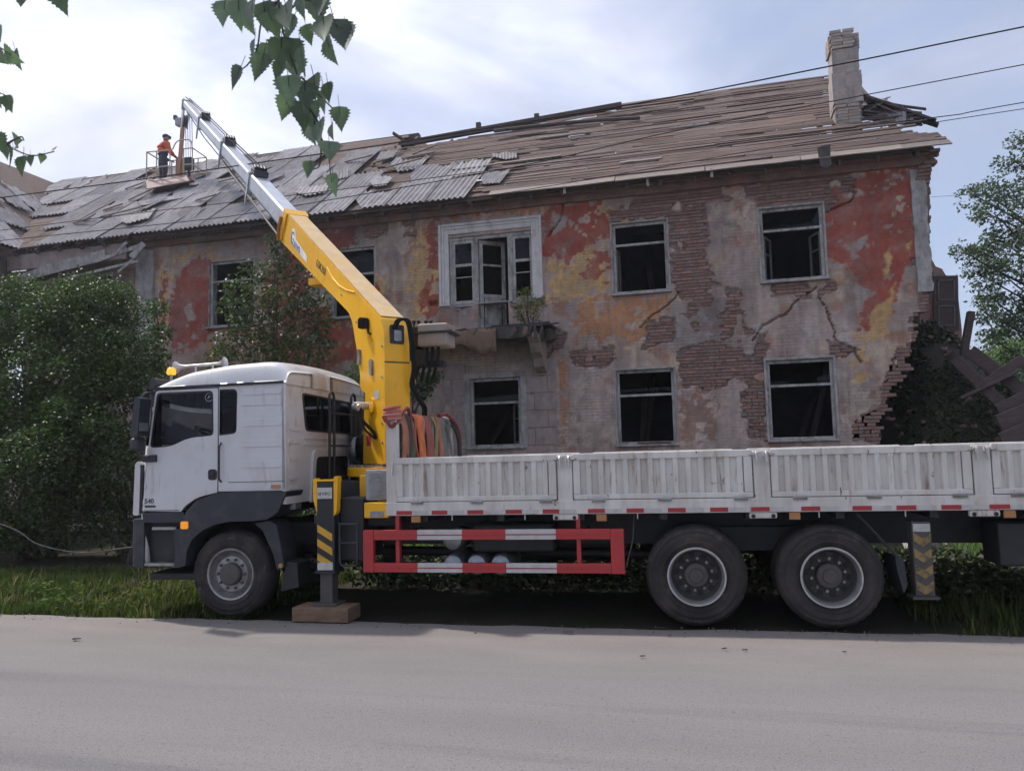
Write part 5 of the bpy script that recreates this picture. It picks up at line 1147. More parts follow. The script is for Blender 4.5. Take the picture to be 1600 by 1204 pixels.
# headboard: two posts with top rail
b = MB(); b.box(2.005,2.135,.0,.11,1.25,2.43); T(b, 'headboard_post', 'bedwhite', bevel=.008)
b = MB(); b.box(2.005,2.135,TW-.11,TW,1.25,2.43); T(b, 'headboard_post', 'bedwhite', bevel=.008)
b = MB(); b.box(2.03,2.10,.11,TW-.11,2.30,2.37); b.box(2.04,2.09,.11,TW-.11,1.30,2.30); hb = T(b, 'headboard', 'bedwhite', bevel=.006)
def panel(x0, x1, y0, sgn):
    zb, zt = 1.352, 1.855; b = MB(); ya, yb_ = sorted((y0, y0+sgn*.03))
    b.box(x0,x1,*sorted((y0, y0+sgn*.045)),zt-.075,zt); b.box(x0,x1,*sorted((y0, y0+sgn*.045)),zb,zb+.055); b.box(x0,x0+.075,*sorted((y0, y0+sgn*.045)),zb+.055,zt-.075); b.box(x1-.085,x1,*sorted((y0, y0+sgn*.045)),zb+.055,zt-.075)
    p = T(b, 'drop_side', 'bedwhite', bevel=.008)
    n = max(2, int(round((x1-x0-.16)/.130))); w_ = (x1-x0-.16)/n; vs = []; q = MB()
    prof = []
    for k in range(n):
        a = x0+.075+k*w_; prof += [(a, .038), (a+w_*.44, .038), (a+w_*.54, .006), (a+w_*.90, .006)]
    prof.append((x1-.085, .038))
    for (x, d) in prof: vs += [(x, y0+sgn*d, zb+.05), (x, y0+sgn*d, zt-.07)]
    q.add(vs, [(2*i, 2*i+2, 2*i+3, 2*i+1) for i in range(len(prof)-1)]); sheet_ = q.build('corrugated_panel', M['bedwhite'], p); sheet_.modifiers.new('t','SOLIDIFY').thickness = .003
    return p
for k in range(4):
    a, c_ = post_x[k]+(.12 if k == 0 else .10), post_x[k+1]-.01
    panel(a, c_-.08, -.004, 1); panel(a, c_-.08, TW+.004, -1)
    if k: 
        b = MB(); b.box(post_x[k]-.075, post_x[k]+.09, .004, .10, 1.30, 1.84); b.box(post_x[k]-.16, post_x[k]+.18, .05, .09, 1.30, 1.835); pp = T(b, 'bed_post', 'bedwhite', bevel=.006)
        for s in (-.045, .055):
            MB().tube([(post_x[k]+s,-.012,1.83),(post_x[k]+s,-.03,1.81),(post_x[k]+s+.004,-.03,1.70)], .013, 8).build('latch_pin', M['chrome'], pp, smooth=True)
            MB().box(post_x[k]+s-.03,post_x[k]+s+.03,-.016,.004,1.775,1.825).build('latch_plate', M['bedwhite'], pp, bevel=.004)
            q = MB(); 
            q.tube([(post_x[k]+s*1.4,-.012,1.80),(post_x[k]+s*1.9,-.022,1.795),(post_x[k]+s*2.6,-.014,1.80)], .008, 6).build('latch_hook', M['steel'], pp)
        MB().box(post_x[k]-.14,post_x[k]+.14,-.005,.06,1.13,1.194).build('hinge_bracket', M['bedwhite'], pp, bevel=.015)
        for s in (-.10,.10): MB().cyl((post_x[k]+s,-.008,1.155),(post_x[k]+s,.02,1.155),.022,n=12).build('bracket_hole', M['black'], pp)
MB().tube([(2.09,-.015,1.80),(2.085,-.03,1.66)], .012).build('latch_pin', M['bedwhite'], trk)
for k in range(4):                                        # hinges along the bottom
    for t in (.12,.46,.84):
        x = post_x[k]+(post_x[k+1]-post_x[k])*t+.05
        if x > 9: continue
        b = MB(); b.box(x,x+.14,-.022,-.004,1.318,1.345); b.cyl((x,-.02,1.346),(x+.14,-.02,1.346),.014,n=10); T(b, 'hinge', 'steel', bed)
x = 2.13                                                   # reflective tape, red and white
while x < 9.4:
    l = .185; MB().box(x,x+l,-.0145,-.0105,1.205,1.25).build('reflector_red', M['tapered'], bed); MB().box(x+l+.006,x+l+.19,-.0145,-.0105,1.206,1.249).build('reflector_white', M['tapewhite'], bed); x += rnd.choice([.42,.44,.42,.50])
for x in (2.30,4.42,6.43,8.46): MB().box(x,x+.11,.0,.03,1.115,1.19).build('side_marker', M['amberdull'], bed, bevel=.006)
for x in (2.78,3.62,4.86,6.72,7.55): MB().box(x,x+.01,.0,.02,1.135,1.2).build('rope_hook', M['tapewhite'], bed)

M['dustyyellow'] = pmat('dusty_yellow', (.56,.40,.22), .8, var=.15, scale=4, dirt=((.62,.36,.08), .5, .75, 3, (1,1,1)))
# --- crane superstructure, in the slewing frame (h ahead, w left, z up)
PSI = radians(46.45-3.5); C0 = Vector((1.50, 1.27, 0)); eh = Vector((-sin(PSI), cos(PSI), 0)); el = Vector((-cos(PSI), -sin(PSI), 0)); ez = Vector((0,0,1))
def K(h, w_, z): return C0+eh*h+el*w_+ez*z
HZ = lambda u, v, w_: tuple(K(u, w_, v))
SB = .175
hous = [(-.37,3.67),(4.10,6.34),(4.43,5.89),(.80,3.93),(.66,3.76),(.58,3.55),(.46,3.26),(.38,2.98),(.40,2.86),(.33,2.78),(.20,2.74),(.27,2.3),(.30,1.78),(-.48,1.78),(-.49,3.45)]
b = MB(); b.plate(rpoly(hous, [.03,.01,.01,.25,.2,.2,.2,.05,.04,.03,.03,.1,.0,.0,.04], 4), [], HZ, -SB, SB); crane = T(b, 'crane_column', 'yellow', bevel=.012)
# access opening and weld line on the back, pins on the side
b = MB(); b.plate(rrect(-.10,.10,3.32,3.57,.03), [], lambda u, v, w_: tuple(K(w_, u, v)), -.497, -.485); T(b, 'access_opening', 'black', crane)
b = MB(); b.plate(rrect(-.06,.04,3.36,3.5,.02), [], lambda u, v, w_: tuple(K(w_, u, v)), -.503, -.498); T(b, 'valve_glimpse', 'galv', crane)
b = MB(); b.box(-.4,.4,-.4,.4,0,.001); b = MB(); b.plate([(-SB,3.075),(SB,3.075),(SB,3.09),(-SB,3.09)], [], lambda u,v,w_: tuple(K(w_,u,v)), -.494, -.489); T(b, 'panel_seam', 'black', crane)
for h, z in ((.38,3.02+.22),(-.06,3.05)):
    b = MB(); b.plate(rpoly([(h-.045,z-.11),(h+.045,z-.09),(h+.045,z+.11),(h-.045,z+.12)], .04), [], HZ, SB, SB+.03); T(b, 'pivot_cover', 'steel', crane, bevel=.01)
b = MB(); b.cyl(K(-.06,SB,2.55),K(-.06,SB+.03,2.55),.10,n=24); T(b, 'pivot_ring', 'yellow', crane, smooth=True)
b = MB(); b.cyl(K(.05,SB,2.55),K(.05,SB+.2,2.55),.05); b.cyl(K(.22,SB+.14,2.56),K(-.02,SB+.16,2.52),.05); b.box(-.05,.05,-.05,.05,-.05,.05, Matrix.Translation(K(.18,SB+.12,2.56))); T(b, 'slew_valve', 'chrome', crane, bevel=.01)
b = MB(); b.tube(spl([K(0,SB+.14,2.52),K(-.1,SB+.15,2.35),K(-.2,SB+.05,2.2),K(-.22,SB+.02,2.1)]), .022); b.tube(spl([K(.1,SB+.12,2.5),K(-.02,SB+.10,2.25),K(-.2,SB+.04,2.12)]), .015); T(b, 'hydraulic_hose', 'cable', crane, smooth=True)
# stiffener lip along the knee
kn = spl([(1.75,4.83),(1.2,4.36),(.75,4.10),(.35,4.0),(.05,3.86),(-.2,3.72)], 6)
b = MB(); b.tube([K(p.x, SB+.004, p.y) for p in [Vector((q[0],q[1])) for q in [(1.75,4.80),(1.5,4.58),(1.2,4.40),(.9,4.28),(.55,4.18)]]], .014); T(b, 'weld_rib', 'yellow', crane)
b = MB(); b.tube([K(*q) for q in [(.05,SB+.01,4.02-.32),(.02,SB+.02,3.78-.25),(-.05,SB+.01,3.5)]], .012); b.box(-.07,.07,-.06,.06,-.06,.06, Matrix.Translation(K(.10,SB+.04,3.66))); b.cyl(K(.12,SB,3.68),K(.12,SB+.1,3.68),.07); T(b, 'length_sensor', 'cable', crane)
b = MB(); b.bar(K(.05,SB+.008,3.50),K(-.08,SB+.008,3.40),.01,.02); T(b, 'grab_lug', 'yellow', crane)
b = MB(); b.box(-.16,.16,-.12,.12,-.01,.10, Matrix.Translation(K(2.5,SB*.2,4.68))); T(b, 'hose_guide_box', 'yellow', crane)
# boom sections
AX = Vector((4.10,6.34))-Vector((-.37,3.67)); AX.normalize(); PN = Vector((AX.y, -AX.x))   # downwards
def B(s, w_, d): q = Vector((4.10,6.34))+AX*s+PN*d; return K(q.x, w_, q.y)
BOXF = lambda u, v, w_: tuple(B(u, w_, v))
S1 = [(-.2, 3.25, .02, .43, .165), (3.0, 6.75, .045, .405, .152), (6.5, 10.5, .07, .38, .140), (10.2, 13.90, .095, .355, .128)]
prev = crane
for k, (s0, s1, d0, d1, hw) in enumerate(S1):
    b = MB(); oct_ = [(-hw,d0+.03),(-hw+.03,d0),(hw-.03,d0),(hw,d0+.03),(hw,d1-.10),(hw-.07,d1),(-hw+.07,d1),(-hw,d1-.10)]
    n = 8; vs = [B(s0, a, d) for a, d in oct_]+[B(s1, a, d) for a, d in oct_]
    b.add(vs, [(i,(i+1)%n,n+(i+1)%n,n+i) for i in range(n)]+[tuple(range(n)), tuple(range(2*n-1,n-1,-1))])
    sec = T(b, 'boom_section', 'boomgrey', bevel=.006)
    # collar with pads and hose rollers at the end of each section
    q = MB(); q.plate([(-hw-.03,d0-.03),(hw+.03,d0-.03),(hw+.03,d1+.03),(-hw-.03,d1+.03)], [[(-hw+.02,d0+.02),(hw-.02,d0+.02),(hw-.02,d1-.02),(-hw+.02,d1-.02)]], lambda u, v, w_: tuple(B(w_, u, v)), s1-.12, s1); q.build('section_collar', M['boomgrey'], sec, bevel=.004)
    if k < 3:
        q = MB(); q.plate([(s1-.42,d0-.02),(s1-.02,d0-.02),(s1-.04,d0-.12),(s1-.36,d0-.14)], [], BOXF, -hw*.9, hw*.9)
        for j in range(4): q.cyl(B(s1-.3,hw*(.6-.4*j),d0-.16),B(s1-.16,hw*(.6-.4*j),d0-.19),.04,n=10)
        q.build('hose_roller', M['plastic'], sec, bevel=.01)
        q = MB(); q.plate([(s1-.10,d1+.02),(s1,d1+.02),(s1-.02,d1+.30),(s1-.06,d1+.30)], [], BOXF, hw-.01, hw+.03); q.build('rope_guide', M['boomgrey'], sec)
q = MB(); q.plate(rpoly([(-.22,-.02),(.02,-.06),(.04,.42),(.0,.55),(-.10,.5)], .03), [], BOXF, -SB-.03, SB+.03); q.build('boom_head_collar', M['yellow'], crane, bevel=.01)
q = MB(); q.tube([B(.02,SB+.05,.1),B(.06,SB+.06,.35),B(.02,SB+.05,.55)], .03); q.build('wear_pad', pmat('rusty_pad', (.42,.17,.05), .7), crane)
# extension hoses along the boom
for w0, d in ((-.05,-.10),(.06,-.12)):
    b = MB(); b.tube([B(2.95,w0,d-.05),B(6.6,w0,d+.0),B(10.4,w0,d+.03),B(13.8,w0,d+.10)], .014); T(b, 'hose', 'cable', crane)
b = MB(); b.tube([B(3.1,.05,.52),B(9.8,.05,.50),B(13.8,.0,.40)], .014); T(b, 'winch_rope', 'cable', crane); 
b = MB(); b.tube([B(.0,SB+.02,.50),B(6.4,.15,.46)], .022); T(b, 'outer_rod', 'hub', crane)
# boom tip with sheaves
b = MB(); b.plate([(13.75,.06),(14.05,.04),(14.15,.42),(14.06,.95),(13.9,.98),(13.75,.40)], [], BOXF, .06, .10); b.plate([(13.75,.06),(14.05,.04),(14.15,.42),(14.06,.95),(13.9,.98),(13.75,.40)], [], BOXF, -.10, -.06); tip = T(b, 'boom_tip', 'boomgrey')
TIPW = trk.matrix_world
b = MB()
for w0 in (-.04,.04): b.cyl(B(13.98,w0-.02,.75),B(13.98,w0+.02,.75),.2,n=20)
b.build('sheave', M['plastic'], tip)
# valve bank, hand controls and oil tank on the right-hand side of the column
def V3(px, py, ly):
    d = ray(px, py); a = radians(3.5); R_ = Matrix.Rotation(-a, 3, 'Z'); o_ = R_ @ (CAM-Vector((-5.72,8.24,0))); dd = R_ @ d; t = (ly-o_.y)/dd.y; return o_+dd*t
p0 = V3(662,545,1.9); p1 = V3(707,508,1.9)
b = MB(); b.box(p0.x, p1.x, 1.62, 2.05, p0.z, p1.z); M['beige'] = pmat('beige_tank', (.31,.265,.23), .55, var=.15, scale=5, dirt=((.24,.19,.16), .5, .8, 4, (1,1,1))); tank = T(b, 'oil_tank', 'beige', bevel=.03, seg=3)
MB().box(p0.x-.03, p1.x+.06, 1.60, 2.07, (p0.z+p1.z)/2-.015+.03, (p0.z+p1.z)/2+.015+.03).build('tank_strap', M['black'], tank)
v0 = V3(633,545,1.85); v1 = V3(662,512,1.85)
b = MB(); b.box(v0.x, v1.x, 1.7, 2.0, v0.z, v1.z); vb = T(b, 'valve_bank', 'black', bevel=.01)
for k in range(4):
    p = V3(645+k*7.5 + (4 if k > 1 else 0), 506, 1.8); MB().cyl((p.x,1.85,p.z-.10),(p.x,1.85,p.z+.02),.014).build('control_lever', M['black'], vb); MB().cyl((p.x,1.85,p.z+.015),(p.x,1.85,p.z+.05),.02,.03).build('lever_knob', M['black'], vb)
for k in range(6): 
    p = V3(640+k*9, 552, 1.8); MB().tube(spl([(p.x,1.8,p.z+.12),(p.x+.02,1.72,p.z-.05),(p.x-.04,1.75,p.z-.25),(p.x-.1,1.8,p.z-.4)],5), .022).build('hydraulic_hose', M['cable'], vb, smooth=True)
lo, hi = V3(640,575,1.9), V3(672,548,1.9); MB().box(lo.x,hi.x,1.7,2.0,lo.z,hi.z).build('valve_manifold', M['black'], vb, bevel=.02)
MB().box(v0.x-.5, p1.x-.1, 1.78, 1.92, v0.z-.28, v0.z-.2).build('valve_shelf', M['black'], vb)
hp = [K(-.49,0.05,3.52),K(-.56,.02,3.62),K(-.62,-.08,3.60),K(-.60,-.14,3.35),K(-.60,-.17,3.0),K(-.57,-.15,2.78),K(-.56,-.24,2.62),K(-.52,-.34,2.5),K(-.40,-.40,2.40)]
for j, dx in enumerate((0,.032)): b = MB(); b.tube(spl([p+Vector((dx,dx*.5,0)) for p in hp], 6), .019); T(b, 'hydraulic_hose', 'cable', crane, smooth=True)
b = MB(); b.plate(rpoly([(-.30,2.82),(-.22,2.82),(-.22,3.12),(-.30,3.12)], .03), [], lambda u, v, w_: tuple(K(w_,u,v)), -.40, -.32); T(b, 'hose_bracket', 'yellow', crane, bevel=.01)
# dusty top of the base section
b = MB(); P0, P1 = (-.345,3.69), (4.06,6.32)
b.add([K(P0[0],SB-.012,P0[1]),K(P1[0],SB-.012,P1[1]),K(P1[0],-SB+.012,P1[1]),K(P0[0],-SB+.012,P0[1])], [(0,1,2,3)])
for i_ in range(len(b.v)): b.v[i_] = tuple(Vector(b.v[i_])+ez*.012)
T(b, 'top_wear_plate', 'dustyyellow', crane)
for h, z in ((.30,2.45),(.30,2.2),(-.40,2.3),(-.40,2.05),(-.40,2.9),(-.42,3.3),(.5,3.75),(1.1,4.25)):
    b = MB(); b.cyl(K(h,SB,z),K(h,SB+.012,z),.018,n=6); T(b, 'bolt', 'steel', crane)
b = MB(); b.plate(rrect(-.30,-.12,2.62,2.74,.01), [], HZ, SB+.001, SB+.003); T(b, 'warning_label', 'tapewhite', crane)
b = MB(); b.plate(rrect(.0,.16,2.02,2.16,.01), [], HZ, SB+.001, SB+.003); T(b, 'warning_label', 'tapered', crane)
# crane lettering on the boom side
def TM(s, d, off=.182, tilt=0.0):
    o_ = B(s, off, d); dx = -(B(1,0,0)-B(0,0,0)).normalized(); dn = el; up = dn.cross(dx); R3 = Matrix((dx, up, dn)).transposed().to_4x4(); R3.translation = o_; return R3
b = MB(); b.plate(rpoly([(-.62,.13),(-.75,.36),(-1.75,.40),(-1.72,.30),(-.95,.24),(-.80,.10)], .02), [], BOXF, SB+.001, SB+.003); lg = T(b, 'logo_backing', 'logow', crane)
text('logo_text', 'G', .30, M['blue'], crane, TM(-.62,.37,SB+.005), .001); text('logo_text', 'anwa', .21, M['blue'], crane, TM(-.86,.38,SB+.005), .001)
text('model_text', 'GSK350', .16, M['ink'], crane, TM(-2.25,.27,SB+.004), .001)

# --- timber block under the outrigger foot
tb = MB(); tb.box(0,.70,0,.36,0,.162); blk = tb.build('timber_block', M['crate'], bevel=.012)
blk.matrix_world = Matrix.Translation((-5.72,8.24,0)) @ Matrix.Rotation(radians(3.5),4,'Z') @ Matrix.Translation((.87,-.10,.002)) @ Matrix.Rotation(radians(-1.5),4,'Z')
tag(blk, 'brown timber block under the foot of the striped outrigger leg', 'timber block')

# --- lifting slings thrown over the headboard
TR = Matrix.Translation((-5.72,8.24,0)) @ Matrix.Rotation(radians(3.5),4,'Z')
sl_list = [(.20,.10,'sbrown','rust-brown sling nearest the white headboard post',1.40),(.31,.11,'schain','black studded chain sling beside the headboard post',1.38),(.43,.09,'sgreen','dark green sling hanging second from the chain',1.42),(.53,.07,'syellow','narrow yellow-olive sling between dark green slings',1.40),(.65,.14,'sred','faded red sling left of the bright orange one',1.42),
 (.82,.17,'sorange','broad bright orange lifting sling in the middle of the row',1.39),(.99,.13,'spink','dusty pink lifting sling right of the orange one',1.41),(1.14,.12,'spurple','dull brick-red sling right of the pink one',1.40),(1.32,.18,'sgreen','broad dark green lifting sling at the centre right',1.38),(1.50,.06,'solive','thin olive strap over the broad dark green sling',1.40),(1.66,.13,'sbrown','rust-brown lifting sling right of the olive strap',1.42),(1.83,.15,'sgrey','grey-green lifting sling near the far end',1.39),(2.02,.12,'sgreen','green-black sling beside the dark red coil',1.40),(2.18,.14,'sgrey','slate grey sling behind the dark red coil',1.42)]
def sling(y, wdt, mat, label, zb):
    wdt *= 1.35; b = MB(); n = 22; m_ = 3; vs = []; q = random.Random(int(y*100)); ph = q.random()*6; tw = q.uniform(-.4,.4); skew = q.uniform(-.07,.07)
    path = [(1.99,1.95,.0),(1.985,2.22,.0),(2.0,2.35,0),(2.03,2.39,0),(2.07,2.40,0),(2.12,2.385,0),(2.155,2.32,0)]
    down = np.linspace(2.24, zb, n)
    for z in down: path.append((2.165+.018*sin(z*7+ph)+.06*(2.24-z)*q.uniform(.6,1.0)*.6, z, (2.24-z)))
    for (x, z, t) in path:
        for k in range(m_+1):
            s = k/m_-.5; vs.append((x+.02*sin(s*3+ph)+tw*s*wdt*min(1,t*1.5), y+s*wdt*(1-.25*abs(sin(t*4+ph)))+skew*t+.012*sin(t*6+ph), z+.0*s))
    r_ = m_+1; b.add(vs, [(i*r_+k, i*r_+k+1, (i+1)*r_+k+1, (i+1)*r_+k) for i in range(len(path)-1) for k in range(m_)])
    o_ = b.build('lifting_sling', M[mat], smooth=True, ang=180); o_.modifiers.new('t','SOLIDIFY').thickness = .012; o_.matrix_world = TR
    tag(o_, label, 'sling', 'slings hung over the headboard')
for s in sl_list: sling(*s)
def ring(name, pts, r, mat, label, cat): 
    b = MB(); b.tube(spl(pts, 8), r, 8); o_ = b.build(name, M[mat], smooth=True); o_.matrix_world = TR; return tag(o_, label, cat)
# coils wound round the near post and red coil on the far end
def coil(name, y0, y1, x0, x1, z0, turns, r, mat, label):
    b = MB(); pts = []
    for i in range(turns*12+1):
        t = i/12*2*pi; pts.append(((x0+x1)/2+(x1-x0)/2*cos(t)*1.08, (y0+y1)/2+(y1-y0)/2*sin(t)*1.08, z0+.05*i/12))
    b.tube(pts, r, 6); o_ = b.build(name, M[mat], smooth=True); o_.matrix_world = TR; tag(o_, label, 'sling')
coil('wound_sling', -.02,.13,1.985,2.155,2.30,3,.022,'sred','red and white sling wound round the top of the headboard post')
coil('wound_sling', -.025,.135,1.98,2.16,2.27,2,.020,'spink','pale pink sling wound below the red one on the post')
ring('wound_sling', [(1.99,-.03,2.34),(2.05,-.05,2.27),(2.10,-.04,2.22),(2.14,.1,2.32),(2.15,.25,2.42),(2.16,.4,2.40),(2.18,.45,1.9)], .022, 'sdkred', 'dark red strap knotted across the headboard post', 'sling')
ring('wound_sling', [(2.10,1.85,2.42),(2.14,2.1,2.44),(2.18,2.3,2.36),(2.23,2.42,2.2),(2.24,2.44,2.0),(2.23,2.42,1.8)], .026, 'sdkred', 'dark red rope sling coiled over the far headboard end', 'sling')
ring('load_chain', [(2.12,2.3,2.38),(2.22,2.40,2.15),(2.24,2.42,1.8),(2.24,2.43,1.40)], .032, 'schain', 'black chain hanging at the far end of the slings', 'chain')

# ================================================================== WORK BASKET AND WORKER
BY = 21.2
bo = at(276, 292, Y=BY); bk = empty('work_basket', (bo.x, BY, bo.z), radians(6))
tag(bk, 'yellowish steel man basket hanging from the boom tip above the roof', 'basket')
BW, BD, BHt = .80, .42, 1.08
b = MB(); b.box(-BW-.02,BW+.02,-BD-.02,BD+.02,0,.05); b.box(-BW,BW,-BD-.03,-BD,.04,.12) ; bkm = pmat('basket_yellow', (.50,.38,.28), .6, var=.2, scale=5, dirt=((.3,.22,.18), .5, .8, 5, (1,1,1)))
b.build('basket_floor', pmat('basket_plate', (.36,.23,.19), .7, var=.2), bk)
b = MB(); b.add([(-BW,-BD-.02,.10),(BW*.75,-BD-.02,.16),(BW*1.15,-BD-.30,-.14),(-BW*.65,-BD-.34,-.30)], [(0,1,2,3)]); q_ = b.build('kick_plate', pmat('kick_plate', (.33,.22,.20), .7, var=.2), bk); q_.modifiers.new('t','SOLIDIFY').thickness = .03
for (x, y) in [(-BW,-BD),(-.45,-BD),(0.02,-BD),(.5,-BD),(BW,-BD),(-BW,BD),(-.45,BD),(0,BD),(.5,BD),(BW,BD)]: MB().cyl((x,y,.05),(x,y,BHt),.02,n=8).build('basket_post', bkm, bk)
for z in (.55,BHt):
    for pts in ([(-BW,-BD,z),(.02,-BD,z)],[(.5,-BD,z),(BW,-BD,z)],[(-BW,BD,z),(BW,BD,z)],[(-BW,-BD,z),(-BW,BD,z)],[(BW,-BD,z),(BW,BD,z)]): MB().tube(pts, .02).build('basket_rail', bkm, bk)
MB().tube(spl([(.1,-BD,BHt),(.25,-BD,BHt+.25),(.5,-BD,BHt+.30),(.75,-BD,BHt+.22),(BW,-BD,BHt-.15)],6), .02).build('basket_rail', bkm, bk)
MB().plate([(-.28,.5),(.10,.5),(.10,1.12),(-.28,1.10)], [], XZ, BD-.05, BD-.03).build('back_panel', bkm, bk)
mpost = MB(); mpost.bar((.05,.0,.05),(.22,.0,2.32),.10,.10,up=(0,1,0)); mpost.build('basket_mast', pmat('mast_orange', (.44,.22,.13), .6, var=.15), bk)
MB().box(-.02,.16,-.1,.1,2.05,2.3).build('mast_bracket', M['steel'], bk); MB().box(-.12,-.02,-.05,.05,2.28,2.42).build('camera_box', M['hub'], bk)
for k in range(4): MB().cyl((.30+k*.075,.05,.75),(.26+k*.075,.05,2.35),.011,n=6).build('hoist_rope', M['cable'], bk)
MB().box(.26,.56,-.1,.15,.55,.95).build('hook_block', M['plastic'], bk, bevel=.05); MB().cyl((.42,.02,.3),(.42,.02,.6),.05).build('hook', M['plastic'], bk)

# worker: one continuous body grown with a skin modifier
def skin_body(name, joints, edges, mat, loc, rz, parent=None, sub=2):
    me = bpy.data.meshes.new(name); me.from_pydata([j[:3] for j in joints], edges, []); me.materials.append(mat)
    o_ = bpy.data.objects.new(name, me); COL.objects.link(o_); o_.parent = parent; o_.location = loc; o_.rotation_euler = (0,0,rz)
    me_sk = o_.modifiers.new('skin','SKIN'); me_sk.use_smooth_shade = True
    for i, j in enumerate(joints):
        r_ = j[3]; me.skin_vertices[0].data[i].radius = (r_, r_*(j[4] if len(j) > 4 else 1)); me.skin_vertices[0].data[i].use_root = (i == 0)
    s = o_.modifiers.new('s','SUBSURF'); s.levels = sub; s.render_levels = sub; return o_
wb = bk.matrix_basis
pl = Vector((bo.x-.50, BY-.05, bo.z+.05))
J = [(0,0,.92,.15,.75),(0,.01,1.10,.145,.75),(0,-.01,1.30,.165,.75),(0,-.03,1.42,.12,.8),(0,-.06,1.52,.055),(-.01,-.08,1.60,.075),(-.01,-.09,1.70,.095,1.0),
     (.10,0,.86,.125),(.11,-.02,.48,.095),(.10,.02,.10,.05),(.10,-.10,.04,.05),(-.10,0,.86,.125),(-.11,-.03,.48,.095),(-.10,.02,.10,.05),(-.10,-.10,.04,.05),
     (.20,-.02,1.40,.07),(.27,-.05,1.15,.055),(.20,-.26,1.02,.045),(.17,-.33,1.0,.04),(-.20,-.03,1.40,.07),(-.27,-.08,1.15,.055),(-.24,-.30,1.02,.045),(-.22,-.37,1.0,.04)]
E_ = [(0,1),(1,2),(2,3),(3,4),(4,5),(5,6),(0,7),(7,8),(8,9),(9,10),(0,11),(11,12),(12,13),(13,14),(3,15),(15,16),(16,17),(17,18),(3,19),(19,20),(20,21),(21,22)]
man = skin_body('person', J, E_, M['navy'], pl, radians(150))
tag(man, 'worker in orange jacket, dark trousers and cap standing in the man basket', 'person')
J2 = [(0,0,1.08,.215,.85),(0,-.01,1.30,.235,.82),(0,-.03,1.42,.17,.9),(0,-.05,1.50,.085),(.23,-.02,1.39,.11),(.30,-.05,1.15,.09),(.21,-.24,1.03,.065),(-.23,-.03,1.39,.11),(-.30,-.08,1.15,.09),(-.245,-.27,1.03,.065)]
skin_body('jacket', J2, [(0,1),(1,2),(2,3),(2,4),(4,5),(5,6),(2,7),(7,8),(8,9)], M['orange'], (0,0,0), 0, man)
J3 = [(0,0,1.03,.225,.86),(0,0,1.16,.228,.85)]; skin_body('jacket_band', J3, [(0,1)], M['navy'], (0,0,0), 0, man)
b = MB(); b.sphere((-.01,-.09,1.67),.098,16,10,(.92,1.05,1.12)); b.sphere((-.01,-.19,1.655),.02); b.sphere((.09,-.08,1.66),.022); b.sphere((-.11,-.08,1.66),.022); b.build('head', M['skin'], man, smooth=True)
b = MB(); b.sphere((-.01,-.085,1.71),.108,16,10,(.98,1.08,.85)); b.cyl((-.01,-.17,1.715),(-.01,-.24,1.70),.07,.05,12); b.build('cap', M['cap'], man, smooth=True)
for sx, jx in ((.17,.2),(-.22,-.24)):
    b = MB(); b.sphere((sx,-.36,1.0),.045,10,8,(.8,1.2,.8))
    for f in range(5): b.tube([(sx-.03+f*.015,-.39,1.0),(sx-.03+f*.015,-.425,.985),(sx-.03+f*.015,-.43,.955)], .009, 6)
    b.build('hand', M['skin'], man, smooth=True)
# ================================================================== VEGETATION
nr = np.random.default_rng(17)
def leaf_mesh(name, P, size, mat, parent, off, up=.35, aspect=.62, droop=0.0):
    """one folded leaf per point: 4 corners + fold, two triangles each side share the midrib"""
    n = len(P); P = np.asarray(P)
    d = nr.normal(size=(n,3)); d[:,2] = d[:,2]*.6 - droop; d /= np.linalg.norm(d, axis=1)[:,None]
    nn = nr.normal(size=(n,3)); nn[:,2] += up*3; nn -= (nn*d).sum(1)[:,None]*d; nn /= np.linalg.norm(nn, axis=1)[:,None]
    s = np.cross(d, nn); L = (size*nr.uniform(.65,1.3,n))[:,None]; Wd = L*aspect*.5
    fold = nn*L*.12
    v = np.stack([P, P+d*L*.45+s*Wd+fold, P+d*L, P+d*L*.45-s*Wd+fold], 1).reshape(-1,3)
    i = np.arange(n)*4; f = np.concatenate([np.stack([i,i+1,i+2],1), np.stack([i,i+2,i+3],1)])
    return np_mesh(name, v, f, mat, parent, off)
def clump_points(centers, radii, n, shell=.55):
    c = np.asarray(centers); r = np.asarray(radii); w_ = (r**2)/np.sum(r**2); k = nr.choice(len(c), n, p=w_)
    d = nr.normal(size=(n,3)); d /= np.linalg.norm(d, axis=1)[:,None]; t = nr.uniform(shell**3,1,n)**(1/3); t *= nr.uniform(.85,1.12,n)
    return c[k]+d*(r[k]*t)[:,None]*np.array([1,1,.9])
def limb(mb, p0, p1, r0, r1, bend=.15, n=7):
    p0, p1 = Vector(p0), Vector(p1); L = (p1-p0).length; o_ = Vector((rnd.uniform(-1,1),rnd.uniform(-1,1),rnd.uniform(-.3,.3)))*L*bend
    pts = [p0.lerp(p1, i/n)+o_*sin(pi*i/n) for i in range(n+1)]; mb.tube(pts, [r0+(r1-r0)*i/n for i in range(n+1)], 7)
